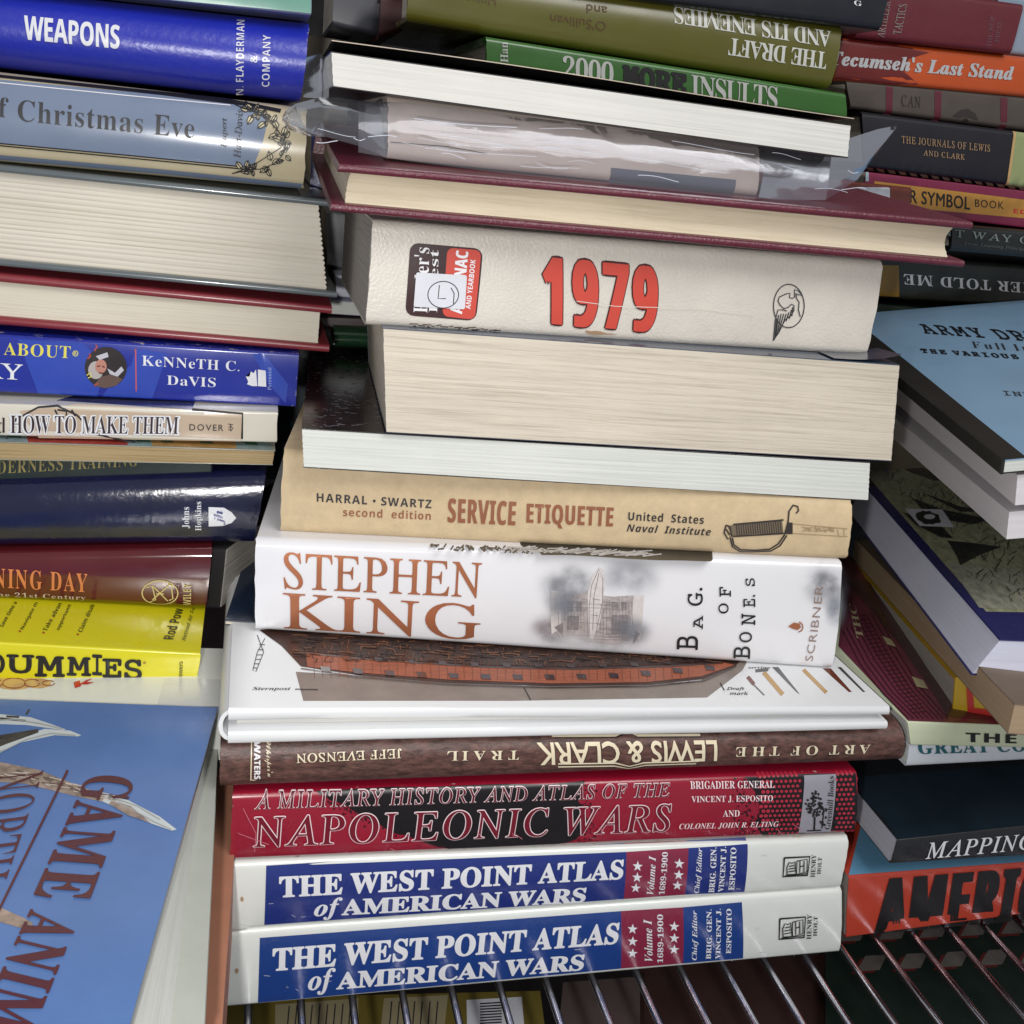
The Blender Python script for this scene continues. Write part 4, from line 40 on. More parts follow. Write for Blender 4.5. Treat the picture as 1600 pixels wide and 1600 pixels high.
  'sb': r'''&:C8x768W6X8.6!7)767r7s8>8R8K9686:%7W:[6^:p5]:[4{:$4e9-4}835V7E4^6g4$6!3l524(4;4g3]5b3F6G3O733p8(4Q8w3O:>3O8k599S68:!76"7G5:6Z4[5l4E524Z4s525$5c5M62636`"5j966!9e6X9x7$9o7A9U7K917:8Y6M7y6!8R .5u4b4d474Q4$4&473X4b3F503X5B4&504Q 19j6D3O6D8$6F8j6H9X639C5p9&4y8@4/9@6`;A8$;A8$3O 79j4d3O7_9y3k9y3k;A9H;A9H:=6K3O 99j5K3E4v3F4F3L4F4k4q4d5A4a654h6q4~7>5C7Y5q7j6K7q7.7k7.7R6j736N6d6<6&66506E4K6r3~7^3p8c4#9o4V:c5H;96Q;I7<;A7{;(8T:X8~9x9<9(9E7}9<6_906!8y5G8^4p894C7g3z7-3^6B3K"6Q7O6r7S717_7F7p7W8)7b8?7f8W7Y9=7J9Z759s6v:%6T:+6,:#5h9i5R9A5K8e5Q865d7n6%7W A;)3O3O6:;D8=;D;)3O9<3O8d5C5q5C5<3O"6;6h8?6h7f8W7Y9&7I9]7<:07/9Z6{8~6o8W B:s4N3O4N;A6w;A8>;79=:u9g:S:!:#:+9B:#8f9k869G7p8t7_8t7Y9:7O9Y7@9t7*:,6h:96@:=5i:,4n9R4+8Z3^7H3O"6/877,877e8<8-8L8@8g8F9.8>9Q8(9j7]9x7#9|6/9|"6/4r774r7r4y8;518O5O8V5x8O6@8;6^7p6p726v6/6v C:O7_3E6U3P5`3t4|4N4P5=476;4.7G488R4U9P5*:?5m:x6d;?7m;K8F;H8};>:,:u9V9T8b9v88:$7m:(6{9t6B9B5|8P5p7F5{6<6?5L6w4y7m4i8j4s9m539m3k8k3N D;[4N3O4N;A6y;A8+;79*:u9t:C:O9Z:r8_:}7O:r6;:N5;9r4P9!3y7z3Y6c3O"6/4r6q4r84508~6!9:7K9-8W8b9D7}9n7$9|6/9| E9^4N3O4N;A8~;A8~9|6/9|6/898l898l6t6/6t6/4r8~4r8~3O F9R4N3O4N;A8|;A8|9|6-9|6-7z8j7z8j6X6-6X6-3O H;u4N3O4N;A6/;A6/8:998:99;A:v;A:v3O993O996s6/6s6/3O I7i3p3O3p4J4l4s4l9z3p:F3p;A7H;A7H:F6L9z6L4s7H4J7H3O J7.3_133+162a1>2a2b3%2Z3L2W3}2b442p4B3,4K3N4N3}4N;A6/;A6/3~6(3*5o2C5K1o4z1L4B19 K:k4N3O4N;A6/;A6/7g6L866l8`8w;A:i;A8$7r:k3O8u3O6p6l6/6=6/3O L9c4N3O4N;A6/;A6/4r9@4r9@3O M=q4N3O4N;A6g;A8]5A:Y;A<r;A<r3O;?3O;?75;A8(;D8};F9];B9]9@3O7l3O5v9^5r9^5v8}5z8&5{7/5{3O N<I4N3O4N;A6W;A9}5L:#5L9{6T9y7[9y;A;J;A;J3O9@3O5v9I5r9I5y8>5{735{3O O<87r3E6c3Q5i3t5%4O4S5>476=4.7J478W4S9U5%:C5i:{6c;A7s;L9%;A9|:{:b:C;59U;P8V;Y7I;P6<;55>:b4O9|3t9%3Q"7r4j8j4z9F5O9g6@9q7I9g8S9F9D8j9u7s:)6{9u6B9D5~8S5s7I5~6@6B5O6{4z P:F4N3O4N;A6};A8=;295:b9e9v9u8t9o879Z7Z977(8`6^7s6D6q6<6/6<6/3O"6/7^6b7^7?7d7m7x8-8=868o8)9M7]9p6u9|6/9| Q<89I1[7}3E7r3E6c3Q5i3t5%4O4S5>476=4.7J478W4S9U5%:C5i:{6c;A7s;L9%;A9|:{:b:C;59U;P8V;Y7I;N64;.50:R4?9`3f;U1["7r4j8j4z9F5O9g6@9q7I9g8S9F9D8j9u7s:)6{9u6B9D5~8S5s7I5~6@6B5O6{4z R:g4N3O4N;A6i;A81;49/:h9d:#9u8}9p8N9c8&9L7a917D8J6v:g3O8u3O7$6P6/6P6/3O"6/7q6a7q7E7w7r8.8.8M868y8-9I7p9g7B9w6^9|6/9| S9T663E5%3P3~3q3~5G514{5h4m6B4h6s4m774~7H5:7N5X7D5}7%6>5z6s5C734h7]4N7y4;8=4.8d4*964::04l:r5^;>6g;K7B;H7w;>9):u8S9Y7V9y6b:(6;:!5{9p5j9X5d9;5m8u6*8Z748#877J8Y7+8s6c9&689,5`8w4f8C4!7K3S T9q5p3O5p9z3d9z3d;A9];A9]9z7P9z7P3O U;l7Z3E6_3M5r3f58424]5,4I6<4I;A6*;A6*6S635d6N526|4s7_4j8C4t8p559-5h956T95;A:r;A:r6::j5O:Q4l:(459J3i8Z3N V:]603O3O;A52;A6^6`6j676y5T7(4y735T7B677M6`8z;A:];A7{3O W>-5O3O3O;A5.;A6.7&6;6H6H5^6Q4~6Z5_6h6F6s6y8#;A9X;A:f6y:r6F:~5^;+4~;45_;B6H;N7&<N;A>-;A<-3O:73O917Z9*7|8|8P8r9&8l9K8g9&8]8Q8R7}8J7Y7E3O Y:B6+3O6+6O3O;A5=;A6w8,8U;A:B;A7g6T7g3O Z9q3h3O3h4V7Q9{3q9{3q;A9O;A9O::5f4r9X4r9X3O a:.5m3E5)3P4N3q4*4J3z5<4-6-4[6c5L7&6]747a777a7O7Z7u7J837/8B6g8G5t8<5&7{4Q9)5#9>5X9M639W6m9Z7s9N8`9+9/8I9>7O9>3O813O7p4>7l4>7G3t6}3Y6N3J"6I4W6v4_7?4u7X5;7a5j7a6;7%696D625y5{5d5_5]5;5b4z5q4g6,4[ b:K7^3E7&3J6Z3[6:3r5}405s405Y3O4B3O4B;p5};p5}9u5{975w8d5}8d6;9&6]9B7,9S7b9Y8Y9G9@8n9l7p9z6P9l509?428W3W"734d7]4o7}53855g8<6R857=7}7q7[83718=6[846:7u6(7F5}6b5}6Q6&5g69536Z4o c9/6k3E5Y3V4e4.425)3}6L4*7L4C894m8q5G9;6-9R6x9Y7P9V8!9N8l948?7x7Y836x8<678*5l7N5_6M5g5b5~5/6F4n6x4d7H4g7p4q8Z578Z3o873[7o3N d:K693E5A3W4[424/5/3}6N407o4[8m5C9G6=9Y6t9S7C9B7f9(8#8e8)8e7~987z9w7z;p9X;p9X3O8A3O8#4;7z4;7`3x7>3^6o3K"6n4b7G4k7j5+7}5X8(6=8(6M7~797l7m7H806l8;6?805z7m5e785^6L5e5b5z5/6@4l e9}7(3E663M5M3e4q4/4E4f4*5P3}6K4)7H4B854i8m5A996$9Q6n9Y7x9I8k8u9A8$9Q6s9Q6*5^6*5h5M6(4~6R4c7/4Y844e925)923m893N"5a727|727u7a7b8*7A8B6o8J6G8C6&8.5l7f g:K6X0q5H0x4B154B2Q5O216b2&7F257m2_7z3H7z3S7|3w7~4;7z4;7Z3r763X6h3J693E5>3X4X454/533}6N4/7k4Y8j5A9F6=9Y6|9P7U958$8e8)8e859O9X9O9X3N9G2B8o1R7u1#"6o4`7E4h7i5$7}5Q8(6;8(6M7}7>7i7q7E826m8;628)5k7M5_6L5k5L634r h:d4B3O4B;p5};p5}:/5{9=5v8e5~8e6@9-6f9F759T7f9Y8Z9M9>9*9g8G9t7G9t3O893O896~8/7e7n807<8=6_816:7k6&715}6?5}3O i6p52:84o:<4T:H4B:_4<;%4B;I4T;a4o;l52;p5Q;l5l;a5~;I6(;%5~:_5l:H5Q:<"4B3O4B9O5}9O5}3O k:>4B3O4B;p5};p5}8,5{7J5w6h6:776]7`8?9O:19O7j6t:>3O8H3O6b5w5}5C5}3O l6p4B3O4B;p5};p5}3O m><4B3O4B9O5Y9O5n8e5v8e689-6`9F709T7_9Y8;9T8j9F939-9N8e9[8e9z9-:F9F:t9T;F9Y<=9M<y9*=@8G=L7G=L3O;n3O;n6~;e7e;I80:w8=:D839~7o9k7;9e6P9e3O8*3O8*6~7}7e7b80738=6Z81697k6&715}6?5}3O n:d4B3O4B9O5Y9O5n8e5v8e699-6c9F759T7h9Y8[9M9>9*9g8G9t7G9t3O893O896~847V8#7|7e867<8=6_816:7k6&715}6?5}3O o:=6s3E6*3M5F3g4l444C4m4*5W3}6P437n4i8l5b9G6v9Y7d9Q8G988}8l9I849c7I9l6P9Y539!448*3W"6u4c7L4m7p518&5e8.6P8&7<7p7p7L826t8<6@825z7p5f7<5_6P5f5e5z516@4m p:K4B0q4B9O5a9O5v8d5}8d6;9&6]9A7,9S7b9Y8Y9G9@8n9l7p9z6P9k519>428V3W7^3E7(3J6Z3[6:3r5}405u405}3;5}0q"734d7`4o8#53865g8<6R817P7k8+718=6[846:7u6(7F5}6b5}6Q6&5g69536Z4o r8N4B3O4B9O5X9O5o8N5v8N678v6]9;7.9R7c9Y7}9X899U8.8#7v8(7^8)788%6p7x6O7f677K6%7(5}6T5}3O s8z5|3E4u3L3~3f3~5*5%4e6$4W6K4Z6e4e6r4t6w5+6p5D6N5^5[6%4c6Q4E6j417+4$7M3}7x408_4]935F9P6C9Y7I9O8M9.7|7z7/8;6A8F5k8=5Z7~5d7g6)7O6r7/7h6d8*6L8A608N5h8S5;8D4M7u3s7+3P t8:6G3E5u3I5K3U5(3l4j424X4b4R5D4R8:3g8:3g8z4^9P5-:i61:i619O7p9O7p8:618:615D665)6C4r6X4f6s4b7G4g7v4s7v3_7:3L u:d6K3E5W3Q4u3v4L4W4?5W4?9O5z9O5z5}6!5I635#6N4j6w4b7T4n7y55805n866`869O9q9O9q3O8Y3O8E4:8=4:7z3r7Q3X6~3J v9g5j3O3O9O559O6C6)6Q5J6X4p6]4p6d5K6s6)8$9O9g9O7L3O w<u5>3O3Y9O579O5w6o6(62625J694r6=4r6A5<6I5m6Q6?6V6Z7>9O9,9O9m6Z9w6-:$5I:)4r:-4r:45H:@61:M6o;39O<k9O;(3O9<3O8n5X8c608Q6y8@7e858881888&7e7r6y7a6/7T5V7(3O •7E5J8Y4h8H4:7w4)784:6U4h6(5J5s6-6(6Z6U6l786Z7w6-8H''',
  'sc': r''''5U4=8V4h8V5!:)5!;C4%;C4%:) W=a603I5w3M5p3Y6$3u6W4M78547|608^779/8=9<8k9@97999a9#9y8[:$849|7b9k709P6[9/6-8d5b88597R5+6u5/6Y5<6D5O665f615}66696C6k6s7;7W7Z8@7g8~7g9,7f957h9A7o9E7~9>8/9)888d8;87847Y7z7#7W6R7-6/6V5u5|5m5L5t5*6,4q6K4j6u4n7:4|7`5O8O689:7,9r7}:98l:D9U:9:09s:S9?:_8]:L7e9s6i8y5g7f4^985g:m76<K9&=>9~=g:?=t:;=z:2=b9S=M9#=.83<e76<65u;w4|<V5z=B6z>/7q>m8Q?=8t?V9!?d8}?i8v>y84>&7:=26.<C4q;a3o;73O:}3W:i3q:Z49:U4h:q6&;f7_:E6=9B5D8J4b7I4(6U3X e8!5/3H4U3P4+3i3j4/3a4W3g4{3z5C4:5g4^6,5*6H5U6`6$6n6M6s6p6n706a7C6J7I6/7B5m7-5P6h566<4|5*4Z4y4;4t3|4|3l573g5c3l643|6c4<764e7H4P6q4$6:3b5a3N"544u5T4|5u5/645C6K5]6Z5w6`646[6K6M6S6>6N6+6?5]5e h9e9+4P8a4,8D3o7u3R7I3I7-3O6r3`6b3{6]4B6g4q6x527>5^7x6C7|6L7w6Q7X6H7.6,6T5T5u4c5-3P3e3H506,4j5c4G5B445V4s675N6|6*7z7,9k8J9x625^756V8%6s8C6n8Z6]8i6A8n5z8i5]8Y5>8!4T7g437_3y7f3o8-4&8s4e i7;6P7M6;7P6+7Y5}7g5y7z5~83608E6E8Q6^8U6q8R7$8I7/8;738*7.7q6}7_6h7Q"6`4P6%3w5Y3Y593L4t3H4I3P403g4(414:4k4r5v4Y5]4=5B4)5V4F5q4o6>596j6k6s5`4q563x5;3o5b4$6L4e n9o3M3G484P4i5<535~5-6)4t5v4@5B4-5V5*6O5O6i5u6q686`6B6,6<5^7?6V8/6s8L6n8d6]8r6A8w5z8i5J8G4s8#4F7o4/7i3y7p3o854&8|4e954P8[3|873a7t3P7S3I773O6|3`6l3{6g4B6p4q7G5^8$6C8)6K8#6Q7Y6A6{5l6.4r5-3O p9J4*5V4h645;6w5m7o6^9?7}9L6<676w6c7T6r7p6m8*6^886E8=6(895`8+5=7T4P7<4.743t7<3k7O3q7l4&8V4e8l4P7i3^7G3M7)3H6e3N6I3`673z614>684]6L5$7.5r7H667P6I7N6P7F6R7.6L6l6:6*5S5F4O360Q1r0E4h5i4S5U4<5B r7~7D4P6c3t6>3X6#3M5d3I593N4u3_4_3v4W494[4T4h4s565V5v635K6050604h5h4>5B4*5V4N5v4n685%7#577-5D7*5F6x5F6q5E6j5O6^5o6W6G6P6o6?6z616~5y6t5]6Z526=4d6%4D5q3|5u3r6!3o6F4$724f s7A6r4^5y3p5X3Z5:3N4X3G4/3L3n3^3[3u3U433X4E3c4U3r4`4)4c4;4`4I4V4S4;4P4,4G3|4/3q4(3r423h4B3e4c3r4~4?554~5;5q5;6(59694~6#4]5a4<5B4*5V4Z6(5A6h5L6w5[7.5j745x705|7$5s6o5j6X5s6D695e6D5+6>4b6-4F6_4r''',
  'sbi': r'''I7c323O3D4J4D4s5K9z4]:F4o;A8>;A8,:F7*9z6!4s6p4J6^3O N;k3j3O5J;A7B;A925U965U9?609K6w9W7[:D;A;p;A:33O8B3O6J9I6E9I6A9-6:8R607n6$73593O a:#5`3E593J4q3Y4O3s464=4%4p3|5U4#6=427!4H7b4f8?5.8p5Z99609Q6h9Y7;9T7b9C7~9*888e8<8e8X9O9o9O8U3O7B3O7I4;7E4;7%3v6_3]643K"6>4b6[4h6w4z735:7H5]7c6Q7j7H7f7i7W8&7B877$8=6g886N8(687k6$7J5e6W5Z5]5b5,5w4l e9Z6B3E5F3R4]3{4/4a3|5c4$6K44714L7n4o8G5>8u5s9<6U9R7@9Y859O8p9/968Z9A7{9.7-8O6K7H6#5t5s5Z5s5Y5i5Y5_5`575t4t664a6`4Y7R4d8J5(8J3p7N3P"5k6{6$6{6o7%7E7:7b7V7k7x7^8?778J6x8F6]896C8$6-7f5w7E i6h6$:85d:;5L:F5;:X56:u5<;>5N;Y5k;k64;p6O;m6h;c6y;P6~;46y:m6i:P6L:>"3b3O4{9O6W9O5>3O l6h3b3O5L;p7);p5>3O n:.3b3O4{9O649O6*8E6.8E6P8s6y9:7J9Q8#9Y8c9N939/9M8X9V7s9K6v8f3O7-3O7q6~7y7]7l8.7C8=7#866c7}6I7Z647/5o5|5>3O s8b5H3E4H3L3Z3f3Z5(4K4d5@4W5b4[6!4g674y6>576:5J6.5[5G6,4v6J4T6j4?72487b4F8Q4q9-5V9N6R9Y7R9O8!9@8M9+7y7y7;8:6U8F6>8C6*8;5x8,5s7t5w7b6&7R6b7-746n7X6M7q6$7y5M7i4V7:3v6K3Q t7~5b3E5&3L4U3b484,4.4i445D4m8:3~8:409&559P5v:i6z:i6b9O859O7y8:6I8:5m5D5j5*5m4v5v4k694b6a4g7-4s7-3`6P3L u:.5Z3E4y3P4M3q434F4*5,4-5[46694u9O6Q9O5j5}5b5B5o4q6;4b6[4i6y5!755D7K5p7l7!8@9O9y9O8`3O7J3O7T4Y7O4Y7-4,6c3e643M v9-4j3O4%9O5[9O5r6B5u5j5u5,5z5,635g6I6>8#9O9h9O6Q3O''',
  'si': r'''A9`2r3O7.;A81;A9.3O813O7r5x565x3y3O"5b6m7i6m7X8L7Q9E7L:;7I:;7#9E6S8H F8f3y3O5Y;A9W;A9G:M6F:M5m7a8[7a8J6m5[6m4w3O R9k3y3O5Y;A7@;A8`;-9N:L9g9B9]8U9>7s8c7A7k6z9*3O8!3O6t6f5Y6f4w3O"5j7V6]7V7W7b888&8Z8X8f9<8^9q8C:67t:H78:N6G:N d9q5Z3E4|3P4M3t4.4Q4#5F4)63466y4L7]4l89568h5d906;9G6v9N7K9G7r93828q8F8M8K8M8U938b9w9+;p:&;p8<3O7O3O7Z4W7V4W704-6c3f643M"5y436>496a4L7%4i7D537_5a7t688$6q8)7O8!7|7n8B7N8Y6|8a6U8Z638G5p8)5U7^5@7/506W5%5}5!5D5,4d5I4? e8|603E593S4W3}414b4#5Y4)6>476~4M7^4m89588h5g906?9G6{9O7c9G879.8S8c8^8-8U7V8=7)7o6^726@6>6,556%5#6%5!5o4~5]5*5$5@4W5g4<6@437-4>7x4]7x3m7-3P6`3H"516n586n6L6y6{7+7C7@7Z7]7c8%7_8>7Q8Q7:8^6v8b6F8V5u855M7Z i6@5o:C5[:F5L:P5A:_5>:s5B;/5N;D5a;R5z;W6A;L6L;*6H:j6::U6&:G"3l3O5&9E6#9E4i3O o9a663G5>3U4Z4#414f4#5`4(6B457#4J7_4i88528f5b9.6<9D6{9L7t9>8W8q9#8.91739-6Q8|5p8g558I4[8!4.7P3g6v3O"6;456j4=774W7Z5#7w5]8,6F827=8(7y7v877a8L7D8Y6|8_6H8U5x895S7i58705&6I4~5]5*5$5A4W5f4= r7r3l3O5&9E5p9E5e8=5j8=6:8s6o9?729K7V9O7u9N859H7~8T7J8Z6w8R6L896(7p5g7@5P6i5A634i3O t7/5R3E4|3K4R3`464(4-4`405%465K4t8^3|8^4(9*5&9P5f:e6>:e6!9E7O9E7A8^5r8^535J5-5-5*4j5-4T574B5G465`426&466K4?6K3W6%3K'''}
# ------------------------------------------------------------------ helpers
def ray(px, py):
    d = Vector((px - 800, py - 800, FOC)); return Vector((d.dot(cX), d.dot(cY), d.dot(cZ)))
def at(px, py, Y):
    r = ray(px, py); return CAM + r * (Y / r.y)
def proj(p):
    d = p - CAM; c = cX * d.x + cY * d.y + cZ * d.z; return c.x / c.z * FOC + 800, c.y / c.z * FOC + 800
def atz(px, py, z):
    r = ray(px, py); return CAM + r * ((z - CAMZ) / r.z)
def lin(c):
    return tuple(((v / 255 + .055) / 1.055) ** 2.4 if v > 10 else v / 255 / 12.92 for v in c) + (1,)

MATS = {}
def mat(name, col=0, rough=.5, coat=0.0, var=.06, bump=.15, scale=60, metal=0, wear=0, stretch=(1, 1, 1), spec=.5, fine=0, coatr=None):
    if name in MATS: return MATS[name]
    m = bpy.data.materials.new(name); m.use_nodes = True; MATS[name] = m
    nt = m.node_tree; N = nt.nodes; L = nt.links; p = N['Principled BSDF']
    c = lin(col) if max(col) > 1 else tuple(col) + (1,)
    tc = N.new('ShaderNodeTexCoord'); mp = N.new('ShaderNodeMapping'); mp.inputs['Scale'].default_value = stretch
    L.new(tc.outputs['Object'], mp.inputs[0])
    n1 = N.new('ShaderNodeTexNoise'); n1.inputs['Scale'].default_value = scale; n1.inputs['Detail'].default_value = 8
    n1.inputs['Roughness'].default_value = .65
    L.new(mp.outputs[0], n1.inputs[0])
    hs = N.new('ShaderNodeHueSaturation'); hs.inputs['Color'].default_value = c
    mr = N.new('ShaderNodeMapRange'); mr.inputs[1].default_value = .3; mr.inputs[2].default_value = .7
    mr.inputs[3].default_value = 1 - var; mr.inputs[4].default_value = 1 + var
    L.new(n1.outputs[0], mr.inputs[0]); L.new(mr.outputs[0], hs.inputs['Value'])
    out = hs.outputs[0]
    if wear:
        n3 = N.new('ShaderNodeTexNoise'); n3.inputs['Scale'].default_value = 130; n3.inputs['Detail'].default_value = 9; n3.inputs['Roughness'].default_value = .8
        L.new(tc.outputs['Object'], n3.inputs[0])
        at_ = N.new('ShaderNodeAttribute'); at_.attribute_name = 'edge'
        ad = N.new('ShaderNodeMath'); ad.operation = 'MULTIPLY_ADD'; ad.inputs[1].default_value = .42; L.new(at_.outputs['Fac'], ad.inputs[0]); L.new(n3.outputs[0], ad.inputs[2])
        gt = N.new('ShaderNodeMapRange'); gt.inputs[1].default_value = 1.02 - wear * .2; gt.inputs[2].default_value = 1.08 - wear * .2
        L.new(ad.outputs[0], gt.inputs[0])
        mx = N.new('ShaderNodeMixRGB'); mx.inputs[2].default_value = (.62, .58, .5, 1)
        L.new(gt.outputs[0], mx.inputs[0]); L.new(out, mx.inputs[1]); out = mx.outputs[0]
    L.new(out, p.inputs['Base Color'])
    p.inputs['Metallic'].default_value = metal; p.inputs['Specular IOR Level'].default_value = spec
    p.inputs['Coat Weight'].default_value = coat; p.inputs['Coat Roughness'].default_value = coatr if coatr is not None else max(.10, rough * .6)
    n2 = N.new('ShaderNodeTexNoise'); n2.inputs['Scale'].default_value = 35; n2.inputs['Detail'].default_value = 6; L.new(tc.outputs['Object'], n2.inputs[0])
    rr = N.new('ShaderNodeMapRange'); rr.inputs[1].default_value = .3; rr.inputs[2].default_value = .7
    rr.inputs[3].default_value = max(0.03, rough * .78); rr.inputs[4].default_value = min(1, rough * 1.25); L.new(n2.outputs[0], rr.inputs[0]); L.new(rr.outputs[0], p.inputs['Roughness'])
    if bump:
        b = N.new('ShaderNodeBump'); b.inputs['Strength'].default_value = bump; b.inputs['Distance'].default_value = .0006
        if fine:
            n4 = N.new('ShaderNodeTexNoise'); n4.inputs['Scale'].default_value = fine; n4.inputs['Detail'].default_value = 4; L.new(tc.outputs['Object'], n4.inputs[0])
            L.new(n4.outputs[0], b.inputs['Height'])
        else: L.new(n1.outputs[0], b.inputs['Height'])
        L.new(b.outputs[0], p.inputs['Normal']); L.new(b.outputs[0], p.inputs['Coat Normal'])
    return m

def pages_mat(name, col, dark=.35, scale=900, bump=.5, edge_dark=.0, along=14, yellow=0):
    """page edges: fine lines running along the block, clumps of sheets, soft soiling"""
    if name in MATS: return MATS[name]
    m = bpy.data.materials.new(name); m.use_nodes = True; MATS[name] = m
    nt = m.node_tree; N = nt.nodes; L = nt.links; p = N['Principled BSDF']
    tc = N.new('ShaderNodeTexCoord')
    def nz(s, det, stretch, rg=.6):
        mp = N.new('ShaderNodeMapping'); mp.inputs['Scale'].default_value = stretch; L.new(tc.outputs['Object'], mp.inputs[0])
        n = N.new('ShaderNodeTexNoise'); n.inputs['Scale'].default_value = s; n.inputs['Detail'].default_value = det; n.inputs['Roughness'].default_value = rg
        L.new(mp.outputs[0], n.inputs[0]); return n.outputs[0]
    a = nz(1, 5, (along, along, scale), .75)          # sheets
    g = nz(1, 3, (3, 3, scale / 7), .5)               # gatherings
    s = nz(18, 5, (1, 1, 1))                          # soiling
    def mrange(src, lo, hi, a0, a1):
        r = N.new('ShaderNodeMapRange'); r.inputs[1].default_value = lo; r.inputs[2].default_value = hi; r.inputs[3].default_value = a0; r.inputs[4].default_value = a1
        L.new(src, r.inputs[0]); return r.outputs[0]
    def mul(x, y):
        q = N.new('ShaderNodeMath'); q.operation = 'MULTIPLY'; L.new(x, q.inputs[0]); L.new(y, q.inputs[1]); return q.outputs[0]
    v = mul(mul(mrange(a, .30, .52, 1 - dark, 1.0), mrange(g, .3, .7, 1 - dark * .35, 1 + dark * .1)), mrange(s, .3, .7, .94, 1.03))
    hs = N.new('ShaderNodeHueSaturation'); hs.inputs['Color'].default_value = lin(col); L.new(v, hs.inputs['Value'])
    hs2 = mrange(a, .3, .55, 1.12, .95); L.new(hs2, hs.inputs['Saturation'])
    L.new(hs.outputs[0], p.inputs['Base Color']); p.inputs['Roughness'].default_value = .85; p.inputs['Specular IOR Level'].default_value = .2
    b = N.new('ShaderNodeBump'); b.inputs['Strength'].default_value = bump; b.inputs['Distance'].default_value = .0006; L.new(a, b.inputs['Height'])
    L.new(b.outputs[0], p.inputs['Normal'])
    return m

def mesh_obj(name, verts, faces, m, parent=None, smooth=True, kind=None, edge=None, uv=None):
    me = bpy.data.meshes.new(name); me.from_pydata([tuple(v) for v in verts], [], faces); me.update()
    if smooth:
        me.polygons.foreach_set('use_smooth', [True] * len(me.polygons)); me.set_sharp_from_angle(angle=math.radians(38))
    if edge:
        at_ = me.attributes.new('edge', 'FLOAT', 'POINT'); at_.data.foreach_set('value', edge)
    if m: me.materials.append(m)
    o = bpy.data.objects.new(name, me); C.objects.link(o)
    if parent: o.parent = parent
    if kind: o['kind'] = kind
    return o
def empty(name, label, cat, mtx, group=None):
    o = bpy.data.objects.new(name, None); C.objects.link(o); o.matrix_world = mtx; o.empty_display_size = .01
    o['label'] = label; o['category'] = cat
    if group: o['group'] = group
    return o
def frame(O, ex, ey, ez):
    m = Matrix((ex, ey, ez)).transposed().to_4x4(); m.translation = O; return m

def wob(p, s, a):
    return noise.noise(Vector(p) * s) * a

class Face:
    """a printed plane of a thing: maps photo points to the plane and plane points to the thing's local space"""
    def __init__(s, root, mtx, O, e1, e2, n, shape=None, cuts=()):
        s.root, s.mtx, s.O, s.e1, s.e2, s.n, s.shape, s.cuts = root, mtx, O, e1, e2, n, shape, cuts   # local vectors
        s.wo = mtx @ O; R = mtx.to_3x3(); s.w1 = R @ e1; s.w2 = R @ e2; s.wn = R @ n
        s.cnt = 0
    def inv(s, px, py):
        r = ray(px, py); t = (s.wo - CAM).dot(s.wn) / r.dot(s.wn); q = CAM + r * t - s.wo
        a, b, c = s.w1.dot(s.w1), s.w1.dot(s.w2), s.w2.dot(s.w2); d, e = q.dot(s.w1), q.dot(s.w2); D = a * c - b * b
        return Vector(((d * c - e * b) / D, (e * a - d * b) / D))
    def pos(s, a, b, eps):
        off = s.shape(a, b) if s.shape else 0
        return s.O + s.e1 * a + s.e2 * b + s.n * (eps - off)
EPS = .00012
def put(face, pts, polys, m, name, layer=1, cut=None):
    """flat print: 2D polygons in plane coordinates laid on a face"""
    bm = bmesh.new(); vs = [bm.verts.new((p[0], p[1], p[2] if len(p) > 2 else 0)) for p in pts]
    for f in polys:
        try: bm.faces.new([vs[i] for i in f])
        except ValueError: pass
    cs = face.cuts if cut is None else cut
    if cs:
        bmesh.ops.triangulate(bm, faces=bm.faces[:]) if any(len(f.verts) > 4 for f in bm.faces) else None
        lo = min(v.co.y for v in bm.verts); hi = max(v.co.y for v in bm.verts)
        for c in cs:
            if lo < c < hi:
                bmesh.ops.bisect_plane(bm, geom=bm.verts[:] + bm.edges[:] + bm.faces[:], plane_co=(0, c, 0), plane_no=(0, 1, 0), dist=1e-7)
    for v in bm.verts:
        v.co = face.pos(v.co.x, v.co.y, EPS * (layer + v.co.z))
    bm.normal_update()
    bmesh.ops.recalc_face_normals(bm, faces=bm.faces[:])
    for f in bm.faces:
        if f.normal.dot(face.n) < 0: f.normal_flip()
    me = bpy.data.meshes.new(name); bm.to_mesh(me); bm.free()
    me.polygons.foreach_set('use_smooth', [True] * len(me.polygons))
    me.materials.append(m)
    o = bpy.data.objects.new(name, me); C.objects.link(o); o.parent = face.root
    return o
TAB = {}; GC = {}
CH = "!#$%&()*+,-./0123456789:;<=>?@ABCDEFGHIJKLMNOPQRSTUVWXYZ[]^_`abcdefghijklmnopqrstuvwxyz{|}~"
CI = {c: i for i, c in enumerate(CH)}
def dec(t): return [((CI[t[i]] * len(CH) + CI[t[i + 1]]) - 1500) / 1000 for i in range(0, len(t), 2)]
def dec2(t): v = dec(t); return list(zip(v[::2], v[1::2]))
def glyph(q, ch, wt):
    k = (q, ch, wt)
    if k in GC: return GC[k]
    cu = bpy.data.curves.new('lettering', 'CURVE'); cu.dimensions = '2D'; cu.fill_mode = 'BOTH'; cu.offset = wt
    for c in TAB[q, ch][1]:
        sl = cu.splines.new('POLY'); sl.points.add(len(c) - 1); sl.use_cyclic_u = True
        for i, (a, b) in enumerate(c): sl.points[i].co = (a, b, 0, 1)
    o = bpy.data.objects.new('lettering', cu); LAY.append(o); C.objects.link(o)
    dg = bpy.context.evaluated_depsgraph_get(); me = bpy.data.meshes.new_from_object(o.evaluated_get(dg))
    GC[k] = ([(v.co.x, v.co.y) for v in me.vertices], [tuple(p.vertices) for p in me.polygons])
    bpy.data.objects.remove(o); bpy.data.curves.remove(cu); bpy.data.meshes.remove(me); return GC[k]
LAY = []
